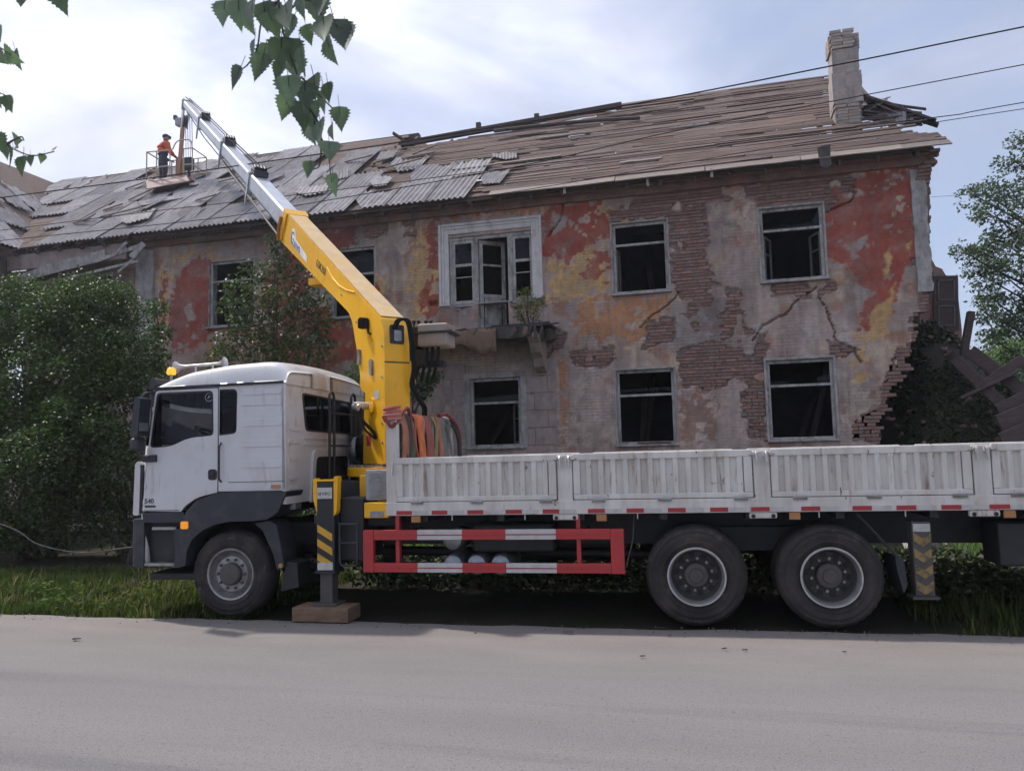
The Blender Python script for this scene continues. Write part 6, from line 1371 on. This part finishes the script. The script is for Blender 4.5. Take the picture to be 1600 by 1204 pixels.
def shrub(name, label, cat, base, outline, n, size, mat, stems=6, group=None, sub=26, up=.3, seed=1, rc=(.28,.55)):
    """outline: list of (centre, radii) ellipsoids filled with small clumps"""
    q = np.random.default_rng(seed); root = empty(name, base); cs = []; rs = []
    for (c, rad) in outline:
        m_ = max(4, int(sub*rad[0]*rad[2]))
        d = q.normal(size=(m_,3)); d /= np.linalg.norm(d, axis=1)[:,None]; t = q.uniform(.25,1,m_)**(1/2.2)
        cs.append(np.array(c)+d*np.array(rad)*t[:,None]); rs.append(q.uniform(*rc, m_))
    cs = np.concatenate(cs); rs = np.concatenate(rs)
    cs[:,2] = np.maximum(cs[:,2], .25)
    P = clump_points(cs, rs, n); P = P[P[:,2] > .02]
    leaf_mesh('foliage', P, size, mat, root, Vector(base), up)
    b = MB(); off = Vector(base)
    for k in range(stems):
        c = cs[q.integers(len(cs))]; p0 = Vector(base)+Vector((q.uniform(-.4,.4),q.uniform(-.3,.3),-.06)); limb(b, p0-off, Vector(c)-off, .045, .012)
    b.build('stem', M['bark'], root, smooth=True)
    tag(root, label, cat, group); return root
# big lilac-like shrubs at the left
shrub('shrub', 'large dense green shrub filling the left edge of the picture', 'shrub', (-13.6,13.2,0), [((-13.9,13.2,3.6),(1.7,1.3,2.2)),((-13.6,12.7,1.8),(1.8,1.3,1.7)),((-14.6,13.4,5.0),(1.3,1.0,.9))], 52000, .075, M['shrub'], 10, 'shrubs beside the cab', seed=3)
shrub('shrub', 'tall dark shrub directly in front of the truck cab', 'shrub', (-10.9,13.0,0), [((-12.5,13.2,3.7),(1.2,1.2,1.9)),((-11.9,12.8,1.9),(1.35,1.3,1.7)),((-12.7,13.3,5.1),(.9,.8,.6)),((-11.7,13.2,3.9),(.6,.8,.8))], 46000, .075, M['shrub'], 9, 'shrubs beside the cab', seed=4)
shrub('shrub', 'low shrub behind the cab, lowest of the three shrubs', 'shrub', (-8.6,13.6,0), [((-8.9,13.8,.8),(1.4,.8,.8)),((-7.4,14.2,.9),(1.1,.7,.9))], 14000, .07, M['shrub'], 7, 'shrubs beside the cab', seed=5)
# loose young birch-like trees in front of the facade
def sapling(label, base, top, clusters, n, size, seed, mat='sapl', ntr=1):
    q = np.random.default_rng(seed); root = empty('young_tree', base); off = Vector(base); b = MB(); limb(b, Vector((0,0,-.06)), Vector(top)-off, .05, .012, .03, 10)
    cs = np.array([c[:3] for c in clusters]); rs = np.array([c[3] for c in clusters])
    for c in cs:
        z0 = max(1.0, c[2]-q.uniform(.7,1.3)); t = z0/top[2]; p0 = off.lerp(Vector(top), min(t,.95)); limb(b, p0-off, Vector(c)-off, .018, .005, .1, 5)
    b.build('trunk', M['bark'], root, smooth=True)
    P = clump_points(cs, rs, n, .15); leaf_mesh('crown', P, size, M[mat], root, off, .1, .7, .5); tag(root, label, 'tree'); return root
q = np.random.default_rng(2)
cl = []
for (px, py, r_) in [(430,375,.3),(437,400,.33),(395,425,.35),(370,450,.4),(365,480,.4),(420,430,.4),(450,420,.38),(400,470,.5),(440,470,.5),(480,440,.42),(470,480,.45),(495,470,.32),(385,510,.5),(430,515,.55),(480,520,.5),(505,500,.35),(360,540,.5),(410,555,.6),(460,555,.6),(500,545,.45),(345,560,.4),(400,600,.6),(450,600,.6),(500,600,.5)]:
    p = at(px, py, Y=16.4+q.uniform(-.3,.3)); cl.append((p.x,p.y,p.z,r_))
sapling('young leafy tree growing against the facade behind the cab roof', (-10.0,16.4,0), (-10.1,16.4,7.2), cl, 5600, .10, 7)
cl = []
for (px, py, r_) in [(245,480,.3),(250,520,.35),(240,560,.4),(258,600,.4)]:
    p = at(px, py, Y=15.6); cl.append((p.x,p.y,p.z,r_))
sapling('thin young tree beside the white pilaster left of the red wall', (-12.8,15.6,0), (-12.9,15.6,5.4), cl, 1300, .09, 9)
cl = [(-7.2,15.2,3.6,.4),(-7.6,15.2,3.3,.45),(-7.0,15.2,3.1,.4),(-7.4,15.2,2.6,.5)]
sapling('small bright green sapling showing between cab roof and crane column', (-7.3,15.2,0), (-7.3,15.2,3.7), cl, 1800, .09, 10, 'palegreen')
cl = []
for (px, py, r_) in [(668,592,.28),(660,600,.3),(680,588,.2),(655,612,.3)]:
    p = at(px, py, Y=16.8); cl.append((p.x,p.y,p.z,r_))
sapling('dark leafy sprig under the balcony beside the crane column', (-6.9,16.8,0), (-6.75,16.8,3.6), cl, 900, .08, 12)
# weed on the balcony
wl_ = empty('balcony_plant', (-4.05,17.35,4.78)); cs = []; b = MB()
for k in range(16):
    a = q.uniform(-.75,.75); h_ = q.uniform(.35,.95)*(1-abs(a)*.35); tip_ = Vector((a*.62, q.uniform(-.25,.2), h_)); limb(b, (a*.15,0,0), tip_, .008, .003, .08, 5)
    for t in (.45,.65,.85,1.0): cs.append((*(tip_*t), .11))
b.build('stem', M['bark'], wl_)
cs = np.array(cs); P = clump_points(cs[:,:3], cs[:,3], 1300, .1); leaf_mesh('foliage', P, .045, M['weed'], wl_, Vector((0,0,0)), .2)
tag(wl_, 'yellow-green weed growing on the right end of the broken balcony', 'plant')
# tree at the right edge
def tree(name, label, base, top, clusters, n, size, mat, seed, r0=.22, group=None):
    q = np.random.default_rng(seed); root = empty(name, base); off = Vector(base); b = MB(); limb(b, Vector((0,0,-.1)), Vector(top)-off, r0, .04, .04, 10)
    cs = np.array([c[:3] for c in clusters]); rs = np.array([c[3] for c in clusters])
    for c in cs:
        t = min(.95, max(.15, (c[2]-base[2]-1.0)/(top[2]-base[2]))); p0 = off.lerp(Vector(top), t*.9); limb(b, p0-off, Vector(c)-off, .05, .012, .08, 6)
    b.build('trunk', M['bark'], root, smooth=True)
    sc = []; sr = []
    for c, r_ in zip(cs, rs):
        for j in range(9):
            d = q.normal(size=3); d /= np.linalg.norm(d); sc.append(c+d*r_*q.uniform(.4,1.0)*np.array([1,1,.7])); sr.append(r_*q.uniform(.25,.45))
    P = clump_points(np.array(sc), np.array(sr), n, .2); leaf_mesh('crown', P, size, mat, root, off, .15, .5, .35); tag(root, label, 'tree', group); return root
cl = []
for (px, py, r_) in [(1585,250,.7),(1575,290,.9),(1540,300,.5),(1512,300,.35),(1520,325,.45),(1555,335,.8),(1590,340,1.0),(1570,380,1.0),(1510,395,.45),(1500,388,.35),(1535,400,.6),(1560,420,.9),(1595,420,1.1),(1525,425,.4),(1545,460,.7),(1580,470,1.0),(1620,380,1.2),(1625,300,1.1),(1560,500,.7),(1535,485,.45),(1590,520,.9),(1550,525,.45),(1620,470,1.2),(1600,560,.6),(1585,570,.5),(1660,420,1.5),(1660,300,1.3),(1700,380,1.4),(1650,530,1.2),(1628,230,.9)]:
    p = at(px, py, Y=25.5+q.uniform(-.8,.8)); cl.append((p.x,p.y,p.z,r_))
tree('maple_tree', 'leafy green tree at the right edge against the sky', (10.4,26,0), (10.2,26,10.4), cl, 15000, .12, M['treeleaf'], 5)
cl = []
for (px, py, r_) in [(1555,545,1.2),(1570,580,1.3),(1545,560,.8),(1590,600,1.4),(1610,560,1.5),(1560,610,1.2),(1530,570,.7)]:
    p = at(px, py, Y=42+q.uniform(-1,1)); cl.append((p.x,p.y,p.z,r_))
tree('distant_tree', 'pale sunlit tree in the distance beneath the right-hand tree', (17.5,42,0), (17.5,42,7.0), cl, 9000, .2, M['palegreen'], 6)
# ------------------------------------------------------------------ overgrown collapsed end
hr = empty('rubble_heap', (5.6,20.4,0)); tag(hr, 'high dark rubble heap overgrown with creeper at the collapsed end of the house', 'rubble heap')
prof = [(at(x,y,Y=20.2).x, at(x,y,Y=20.2).z) for x,y in [(1330,760),(1375,640),(1410,560),(1432,505),(1455,495),(1480,505),(1500,515),(1520,535),(1540,560),(1560,582),(1600,612),(1650,650),(1720,720)]]
px_ = np.array([p[0] for p in prof]); pz_ = np.array([p[1] for p in prof])
def heap_z(x, y): 
    t = np.clip(1-abs(y-20.6)/np.where(y < 20.6, 2.6, 3.2), 0, 1)
    return np.interp(x, px_, pz_)*t**.75 + .35*fbm(x, y, 1.3, 201)*np.clip(t*4,0,1) - .06
gx, gy = np.meshgrid(np.linspace(2.6, 10.5, 70), np.linspace(17.9, 24.2, 56)); gz = heap_z(gx, gy)
ii = np.arange(gx.size).reshape(gx.shape); f = np.stack([ii[:-1,:-1], ii[:-1,1:], ii[1:,1:], ii[1:,:-1]], -1).reshape(-1,4)
np_mesh('mound', np.stack([gx,gy,gz],-1).reshape(-1,3), f, pmat('heap_earth', (.045,.036,.026), .95, var=.4, scale=3, bump=.8, bscale=14), hr, Vector((5.6,20.4,0)))
n = 26000; lx = nr.uniform(2.9,8.2,n); ly = nr.uniform(18.0,21.2,n); lz = heap_z(lx, ly)+nr.uniform(-.02,.20,n)*np.clip(fbm(lx,ly,1.6,211)+.6,0,1.4); k = (lz > .15) & (fbm(lx, ly, .9, 221) > -.22)
tag(leaf_mesh('creeper', np.stack([lx,ly,lz],-1)[k], .085, M['creeper'], hr, Vector((5.6,20.4,0)), .3), kind='stuff')
for k in range(60):
    x, y = rnd.uniform(3.2,8), rnd.uniform(18.2,20.4); z = float(heap_z(np.array(x), np.array(y))); 
    o_ = bpy.data.objects.new('brick', BRICK); COL.objects.link(o_); o_.parent = hr; o_.location = (x-5.6,y-20.4,z+.02); o_.rotation_euler = (rnd.uniform(-.7,.7),rnd.uniform(-.7,.7),rnd.uniform(0,3))
def beam(a, b_, wd_, th, Y0, Y1, label, mat='darkwood'):
    p0 = at(*a, Y=Y0); p1 = at(*b_, Y=Y1); c_ = (p0+p1)/2; m_ = MB(); m_.bar(p0-c_, p1-c_, wd_, th); o_ = m_.build('fallen_beam', M[mat], bevel=.01); o_.location = c_; tag(o_, label, 'beam', 'timbers fallen on the heap')
pinkwood = M['pinkwood'] = pmat('pinkish_old_wood', (.095,.068,.062), .85, var=.3, scale=3, bump=.4, stretch=(1,4,4))
beam((1502,575),(1517,487),.20,.14,19.6,19.6,'short charred post stub sticking up beside the far wall')
beam((1492,560),(1575,640),.10,.22,18.8,18.4,'long plank sloping down to the right across the heap','pinkwood')
beam((1515,548),(1600,612),.10,.28,18.9,18.6,'upper plank sloping down to the right edge','pinkwood')
beam((1525,608),(1600,560),.08,.20,18.6,18.7,'plank rising to the right edge of the heap','pinkwood')
beam((1500,622),(1590,580),.16,.06,18.5,18.5,'thin lath crossing the sloping planks','pinkwood')
beam((1558,640),(1640,600),.05,.22,18.0,18.2,'wide upper board leaning at the right edge','pinkwood')
beam((1560,662),(1650,625),.08,.36,17.8,18.0,'wide middle board leaning at the right edge','pinkwood')
beam((1565,690),(1650,655),.08,.36,17.6,17.8,'wide lowest board leaning at the right edge above the truck bed','pinkwood')
# ------------------------------------------------------------------ grass and undergrowth
M['straw'] = pmat('straw', (.22,.18,.085), .8, island=.3, transl=.2); M['weedleaf'] = pmat('weed_leaf', (.085,.125,.035), .9, island=.4, transl=.25, spec=.1)
def blades(name, n, xr, yfun, hmin, hmax, mat, label=None, cat=None, dens=None, parent=None):
    x = nr.uniform(*xr, n); y0, y1 = yfun(x); y = y0+(y1-y0)*nr.uniform(0,1,n)
    if dens is not None: k = nr.uniform(0,1,n) < dens(x, y); x, y = x[k], y[k]; n = len(x)
    tuft = fbm(x, y, 2.2, 301); h_ = nr.uniform(hmin,hmax,n)*(1+1.3*tuft); a = nr.uniform(0,2*pi,n); lean = nr.uniform(.1,.75,n)*h_
    w_ = .006+.006*nr.random(n); dx, dy = np.cos(a), np.sin(a); z = np.full(n, -.05)
    p = np.stack([x,y,z],-1); s = np.stack([-dy*w_, dx*w_, 0*w_],-1)
    m1 = p+np.stack([dx*lean*.35, dy*lean*.35, h_*.6],-1); t = p+np.stack([dx*lean, dy*lean, h_],-1)
    v = np.stack([p-s, p+s, m1+s*.8, m1-s*.8, t],1).reshape(-1,3); i = np.arange(n)*5
    f = np.concatenate([np.stack([i,i+1,i+2],1), np.stack([i,i+2,i+3],1), np.stack([i+3,i+2,i+4],1)])
    o_ = np_mesh(name, v, f, mat, parent); tag(o_, label, cat, kind='stuff'); return o_
edge = lambda x: np.vectorize(road_y)(x)+.08+np.vectorize(wob)(x)
blades('grass', 46000, (-13.5,-5.6), lambda x: (edge(x)-.06, edge(x)+3.6), .04,.15, M['grass'], 'rough green grass strip along the road left of the front wheel', 'grass', lambda x, y: np.clip(.55+1.6*fbm(x,y,1.1,311)+.5*(y < edge(x)+.5), .1, 1))
blades('grass', 3500, (-5.6,2.2), lambda x: (edge(x)+4.6, edge(x)+7.5), .05,.2, M['grass'], 'sparse grass in the shade beneath and behind the truck', 'grass', lambda x, y: np.clip(.35+1.6*fbm(x,y,1.1,312), .0, 1))
blades('grass', 14000, (2.0,6.5), lambda x: (edge(x)-.05, edge(x)+6.0), .04,.20, M['grass'], 'rough grass behind the rear wheels at the right edge', 'grass', lambda x, y: np.clip(.45+1.8*fbm(x,y,1.0,313), .05, 1))
blades('dry_grass', 7000, (-13.5,-5.6), lambda x: (edge(x)-.05, edge(x)+3.0), .06,.26, M['straw'], 'dry straw-coloured stalks among the grass at the left', 'grass', lambda x, y: np.clip(.1+2.2*fbm(x,y,.9,321), .0, 1))
wq = np.random.default_rng(8); n = 2600; wx_ = wq.uniform(-12.5,-5.9,n); wy_ = edge(wx_)+wq.uniform(0,1,n)**1.5*3.0; k_ = fbm(wx_,wy_,1.2,331) > .06; wx_, wy_ = wx_[k_], wy_[k_]
tag(leaf_mesh('broadleaf_weeds', np.stack([wx_,wy_,wq.uniform(.0,.22,len(wx_))],-1), .07, M['weedleaf'], None, Vector((0,0,0)), .8), 'low broad-leaved weeds among the roadside grass at the left', 'weeds', kind='stuff')
blades('weeds', 1500, (-6.6,-5.2), lambda x: (0*x+13.0, 0*x+14.4), .2,.5, M['palegreen'], 'bright sunlit weeds seen through the red side guard', 'weeds')
blades('weeds', 1100, (3.5,5.0), lambda x: (0*x+13.2, 0*x+14.4), .2,.45, M['palegreen'], 'bright weeds seen under the rear of the truck bed', 'weeds')
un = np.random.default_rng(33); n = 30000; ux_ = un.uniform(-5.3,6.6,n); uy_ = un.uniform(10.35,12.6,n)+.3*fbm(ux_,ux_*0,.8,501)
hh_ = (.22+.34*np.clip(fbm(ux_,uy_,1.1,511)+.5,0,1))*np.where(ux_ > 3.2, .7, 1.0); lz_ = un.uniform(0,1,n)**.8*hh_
tag(leaf_mesh('added_undergrowth', np.stack([ux_,uy_,lz_],-1), .085, M['creeper'], None, Vector((0,0,0)), .3), 'low dark plants added to darken the ground behind the truck', 'added_undergrowth', kind='stuff')  # plants added so the sunlit ground behind the truck reads as shade
# ------------------------------------------------------------------ rubble seen under the truck
def rock_mesh(seed):
    q = random.Random(seed); b = MB(); b.sphere((0,0,0),1,7,5); b.v = [tuple(Vector(p)*q.uniform(.7,1.15)) for p in b.v]; me = b.mesh('chunk'); me.materials.append(M['rubble']); return me
RK = [rock_mesh(s) for s in range(5)]
hp1 = empty('debris_pile', (4.2,15.2,0)); tag(hp1, 'pale broken plaster and boards lying behind the rear of the truck', 'debris pile')
hp2 = empty('debris_pile', (-5.9,15.2,0)); tag(hp2, 'pale plaster rubble seen through the red side guard', 'debris pile')
hp3 = empty('debris_pile', (-2.5,15.6,0)); tag(hp3, 'scattered pale rubble behind the middle of the truck', 'debris pile')
for root, n_, sp in ((hp1,70,(1.5,.9)),(hp2,40,(1.0,.6)),(hp3,40,(2.4,.8))):
    for k in range(n_):
        o_ = bpy.data.objects.new('chunk', RK[k % 5]); COL.objects.link(o_); o_.parent = root; s = rnd.uniform(.05,.2); o_.scale = (s*1.3,s,s*.6); o_.location = (rnd.gauss(0,sp[0]*.5), rnd.gauss(0,sp[1]*.5), s*.3+rnd.random()*.12-.04); o_.rotation_euler = (rnd.random(),rnd.random(),rnd.random()*6)
for k in range(12):
    m_ = MB(); a_ = rnd.uniform(-.4,.4); m_.bar((rnd.uniform(-.4,.9), rnd.uniform(-.4,.4), .05+k*.02), (rnd.uniform(.6,1.8), rnd.uniform(-.5,.5), .12+k*.02), .12, .025); m_.build('board', M['palewood'], hp1)
# small litter on the shoulder
def litter(px, py, r_, label):
    p = at(px, py, Z=.012); m_ = MB(); q = random.Random(px)
    for k in range(3): m_.bar(Vector((q.uniform(-r_,0),q.uniform(-r_,r_)*.4,.008)), Vector((q.uniform(0,r_),q.uniform(-r_,r_)*.4,q.uniform(.008,.02))), r_*.28, .008)
    o_ = m_.build('dead_leaf', M['darkwood']); o_.location = p; tag(o_, label, 'leaf litter', 'scraps on the road shoulder')
litter(888,988,.06,'largest dark dead leaf on the road below the side guard'); litter(1033,981,.035,'small scrap left of the middle wheel'); litter(1047,993,.03,'small scrap on the dust just below the middle wheel'); litter(1004,1026,.03,'small dark scrap on the asphalt below the middle wheels'); litter(1132,1014,.025,'left one of two scraps below the gap between rear wheels'); litter(1164,1016,.03,'right one of two scraps below the gap between rear wheels'); litter(1320,1019,.02,'tiny scrap below the rearmost wheel'); litter(118,999,.07,'dark crumbs of earth on the road shoulder at the left')
# ------------------------------------------------------------------ overhead cables
def cable(pts, Y, r_, label, ext=(9,9)):
    P = [at(x, y, Y=Y) for x, y in pts]; P = [P[0]+(P[0]-P[1]).normalized()*ext[0]]+P+[P[-1]+(P[-1]-P[-2]).normalized()*ext[1]]
    c_ = P[len(P)//2].copy(); b = MB(); b.tube([p-c_ for p in spl(P, 8)], r_*.75, 6); o_ = b.build('overhead_cable', M['cable'], smooth=True); o_.location = c_; tag(o_, label, 'cable', 'overhead cables')
cable([(0,309),(200,283),(392,256),(640,220),(1000,161),(1300,103),(1600,42)], 15.0, .018, 'topmost thick overhead cable running above the ridge to the upper right')
cable([(0,376),(300,345),(440,325),(800,262),(1050,206),(1297,159),(1600,101)], 15.2, .012, 'second overhead cable crossing the middle of the chimney')
cable([(0,360),(240,330),(500,300),(800,262),(1100,225),(1466,183),(1600,160)], 15.6, .011, 'upper of the two close cables at the right edge')
cable([(0,402),(240,372),(480,344),(800,300),(1200,232),(1475,189),(1600,170)], 15.4, .009, 'lower of the two close cables at the right edge')
cable([(1448,308),(1500,305),(1600,298)], 30, .008, 'thin far cable right of the broken wall corner', (.2,12))
P = [(0,818),(60,850),(130,863),(200,855)]
pc = [at(x,y,Y=11.2) for x,y in P]; b = MB(); b.tube([p-pc[1] for p in spl([pc[0]+Vector((-3,0,.6))]+pc+[pc[-1]+Vector((.6,.2,.05))], 8)], .012, 6); o_ = b.build('slack_rope', M['rope'], smooth=True); o_.location = pc[1]; tag(o_, 'slack pale rope hanging in front of the shrubs at the lower left', 'rope')
# ------------------------------------------------------------------ birch twigs hanging into the picture
def leafshape(seed):
    q = random.Random(seed); b = MB(); L = 1.0; half = []; n = 17
    for i in range(n+1):
        t = i/n; w_ = .43*(sin(pi*min(1,t*1.02)**.55))**.95*(1-.45*t) if t < 1 else 0; w_ *= 1.0+(.15 if i % 2 else -.10); half.append((t, max(0,w_)))
    vs = []
    cur = q.uniform(-.25,.25)
    for t, w_ in half:
        z0 = cur*t*t*.6
        vs += [(t*L, 0, z0), (t*L-.03, w_*.55, z0+w_*.10), (t*L-.05, w_, z0+w_*.22), (t*L-.03, -w_*.55, z0+w_*.10), (t*L-.05, -w_, z0+w_*.22)]
    fs = []
    for i in range(n):
        a, c_ = 5*i, 5*(i+1); fs += [(a,c_,c_+1,a+1),(a+1,c_+1,c_+2,a+2),(a,a+3,c_+3,c_),(a+3,a+4,c_+4,c_+3)]
    b.add(vs, fs); m0 = b; m0.tube([(-.45,0,.02),(-.2,0,.0),(.3,0,.0)], .012, 4)
    me = b.mesh('leaf'); me.polygons.foreach_set('use_smooth', [True]*len(me.polygons)); me.materials.append(M['birch']); return me
LF = [leafshape(s) for s in range(6)]
def twig(label, stems, leaves, Y, group='birch twigs in the foreground'):
    c_ = at(*stems[0][0], Y=Y); root = empty('birch_twig', c_); 
    for st in stems:
        P = [at(x,y,Y=Y+rnd.uniform(-.03,.03))-c_ for x,y in st]; MB().tube(spl(P,6), [.0035-.002*i/(len(spl(P,6))-1) for i in range(len(spl(P,6)))], 6).build('stem', M['bark'], root)
    x0_, y0_ = stems[0][0]; P = [at(x,y,Y=Y)-c_ for x,y in ((x0_,y0_),(x0_*.7-60,y0_*.7-170),(x0_*.4-180,-480),(-420,-1000))]; S_ = spl(P,8); MB().tube(S_, [.0035+.009*i/(len(S_)-1) for i in range(len(S_))], 6).build('branch', M['bark'], root, smooth=True)
    for (x, y, dx, dy, L) in leaves:      # base pixel, pointing direction, pixel length
        dep_ = Y+rnd.uniform(-.14,.14); p = at(x,y,Y=dep_); t = at(x+dx*L,y+dy*L,Y=dep_+rnd.uniform(-.025,.025)); d = (t-p); Ln = d.length; d.normalize()
        nrm = Vector((rnd.uniform(-.9,.9),-1,rnd.uniform(-.5,.5))); nrm = (nrm-d*nrm.dot(d)).normalized(); s_ = nrm.cross(d); R3 = Matrix((d, s_, nrm)).transposed().to_4x4(); R3.translation = p-c_
        o_ = bpy.data.objects.new('leaf', LF[rnd.randint(0,5)]); COL.objects.link(o_); o_.parent = root; o_.matrix_local = R3 @ Matrix.Scale(Ln*.84,4)
    tag(root, label, 'twig', group)
twig('large drooping birch twig hanging into the top of the picture', [[(430,-60),(436,10),(445,60),(462,110),(478,160),(495,200),(512,240),(518,285)],[(436,0),(410,30),(402,75),(388,100),(372,112)],[(445,20),(480,0),(505,25),(535,45)],[(470,120),(500,150),(520,170),(532,185)],[(480,165),(500,200),(500,255),(490,265)],[(420,-50),(380,0),(355,10)],[(470,-50),(500,-10)]],
 [(352,2,-.15,1,50),(372,0,.05,1,62),(395,0,-.1,1,60),(412,5,.1,1,58),(430,5,-.05,1,66),(446,8,.2,1,52),(470,-8,.1,1,50),(488,-10,.25,1,62),(505,-15,-.1,1,58),(505,30,.15,1,52),(522,32,.3,1,62),(510,60,.35,1,55),(540,45,.1,1,50),(398,62,-.1,1,46),(376,105,-.45,1,46),(412,85,-.25,1,58),(425,70,-.3,1,62),(440,60,-.05,1,62),(452,62,.1,1,58),(440,95,-.2,1,46),(458,90,.15,1,52),(470,75,.1,1,58),(450,120,.1,1,62),(462,125,-.15,1,72),(476,130,.05,1,60),(490,120,.2,1,52),(450,150,-.25,1,52),(470,160,.1,1,62),(488,160,.1,1,62),(505,140,.1,1,52),(512,130,.15,1,42),(482,185,.2,1,55),(500,190,.1,1,52),(518,195,.05,1,32),(530,168,.1,1,50),(514,222,.05,1,44),(485,252,-.1,1,36),(520,272,.1,1,48),(420,20,.4,1,52),(460,25,-.4,1,52),(385,20,.3,1,46),(478,40,.3,1,42)], 1.75)
twig('birch twig tip with three leaves at the left edge of the picture', [[(-50,40),(-20,62),(10,80),(30,88)],[(-40,20),(-5,40)]], [(8,80,.75,.55,46),(-8,84,.6,.5,40),(24,80,.2,.9,44),(-4,40,.3,1,36)], 1.8)
twig('birch twig with two dark leaves at the left edge below the first', [[(-40,120),(-10,140),(10,150)]], [(-6,146,.4,.8,40),(8,150,.35,.9,38),(16,154,-.2,1,30)], 1.8)
twig('low birch twig at the left edge with small leaves along a thin stem', [[(-40,200),(-5,215),(20,232),(50,243),(85,237)],[(10,225),(32,214),(38,220)]], [(-8,210,.5,.9,46),(10,225,.2,1,34),(20,236,-.05,1,36),(36,245,-.15,1,40),(22,216,1,.3,16),(48,243,.1,1,24),(68,241,-.35,1,20),(82,233,.2,.6,12),(-10,240,.4,1,60),(24,230,.5,.2,14)], 1.8)
twig('two leaf tips of a birch twig poking in at the top left corner', [[(20,-60),(34,-20),(60,-15),(92,-25)]], [(32,-22,.05,1,48),(90,-26,.25,1,64)], 1.8)
# ================================================================== HAZE: thin even volume over the whole place, added to mimic lens glare
hz = MB(); hz.box(-620, 620, -620, 920, -1.2, 15.5)
hm = bpy.data.materials.new('glare_haze'); hm.use_nodes = True; nt = hm.node_tree; nt.nodes.clear()
o_ = N(nt, 'ShaderNodeOutputMaterial'); v_ = N(nt, 'ShaderNodeVolumePrincipled'); v_.inputs['Color'].default_value = (.86,.90,1,1); v_.inputs['Density'].default_value = .0012; v_.inputs['Anisotropy'].default_value = .7
nt.links.new(v_.outputs[0], o_.inputs['Volume'])
ho = hz.build('haze', hm); tag(ho, 'thin pale haze added to mimic lens glare', 'haze', kind='stuff')
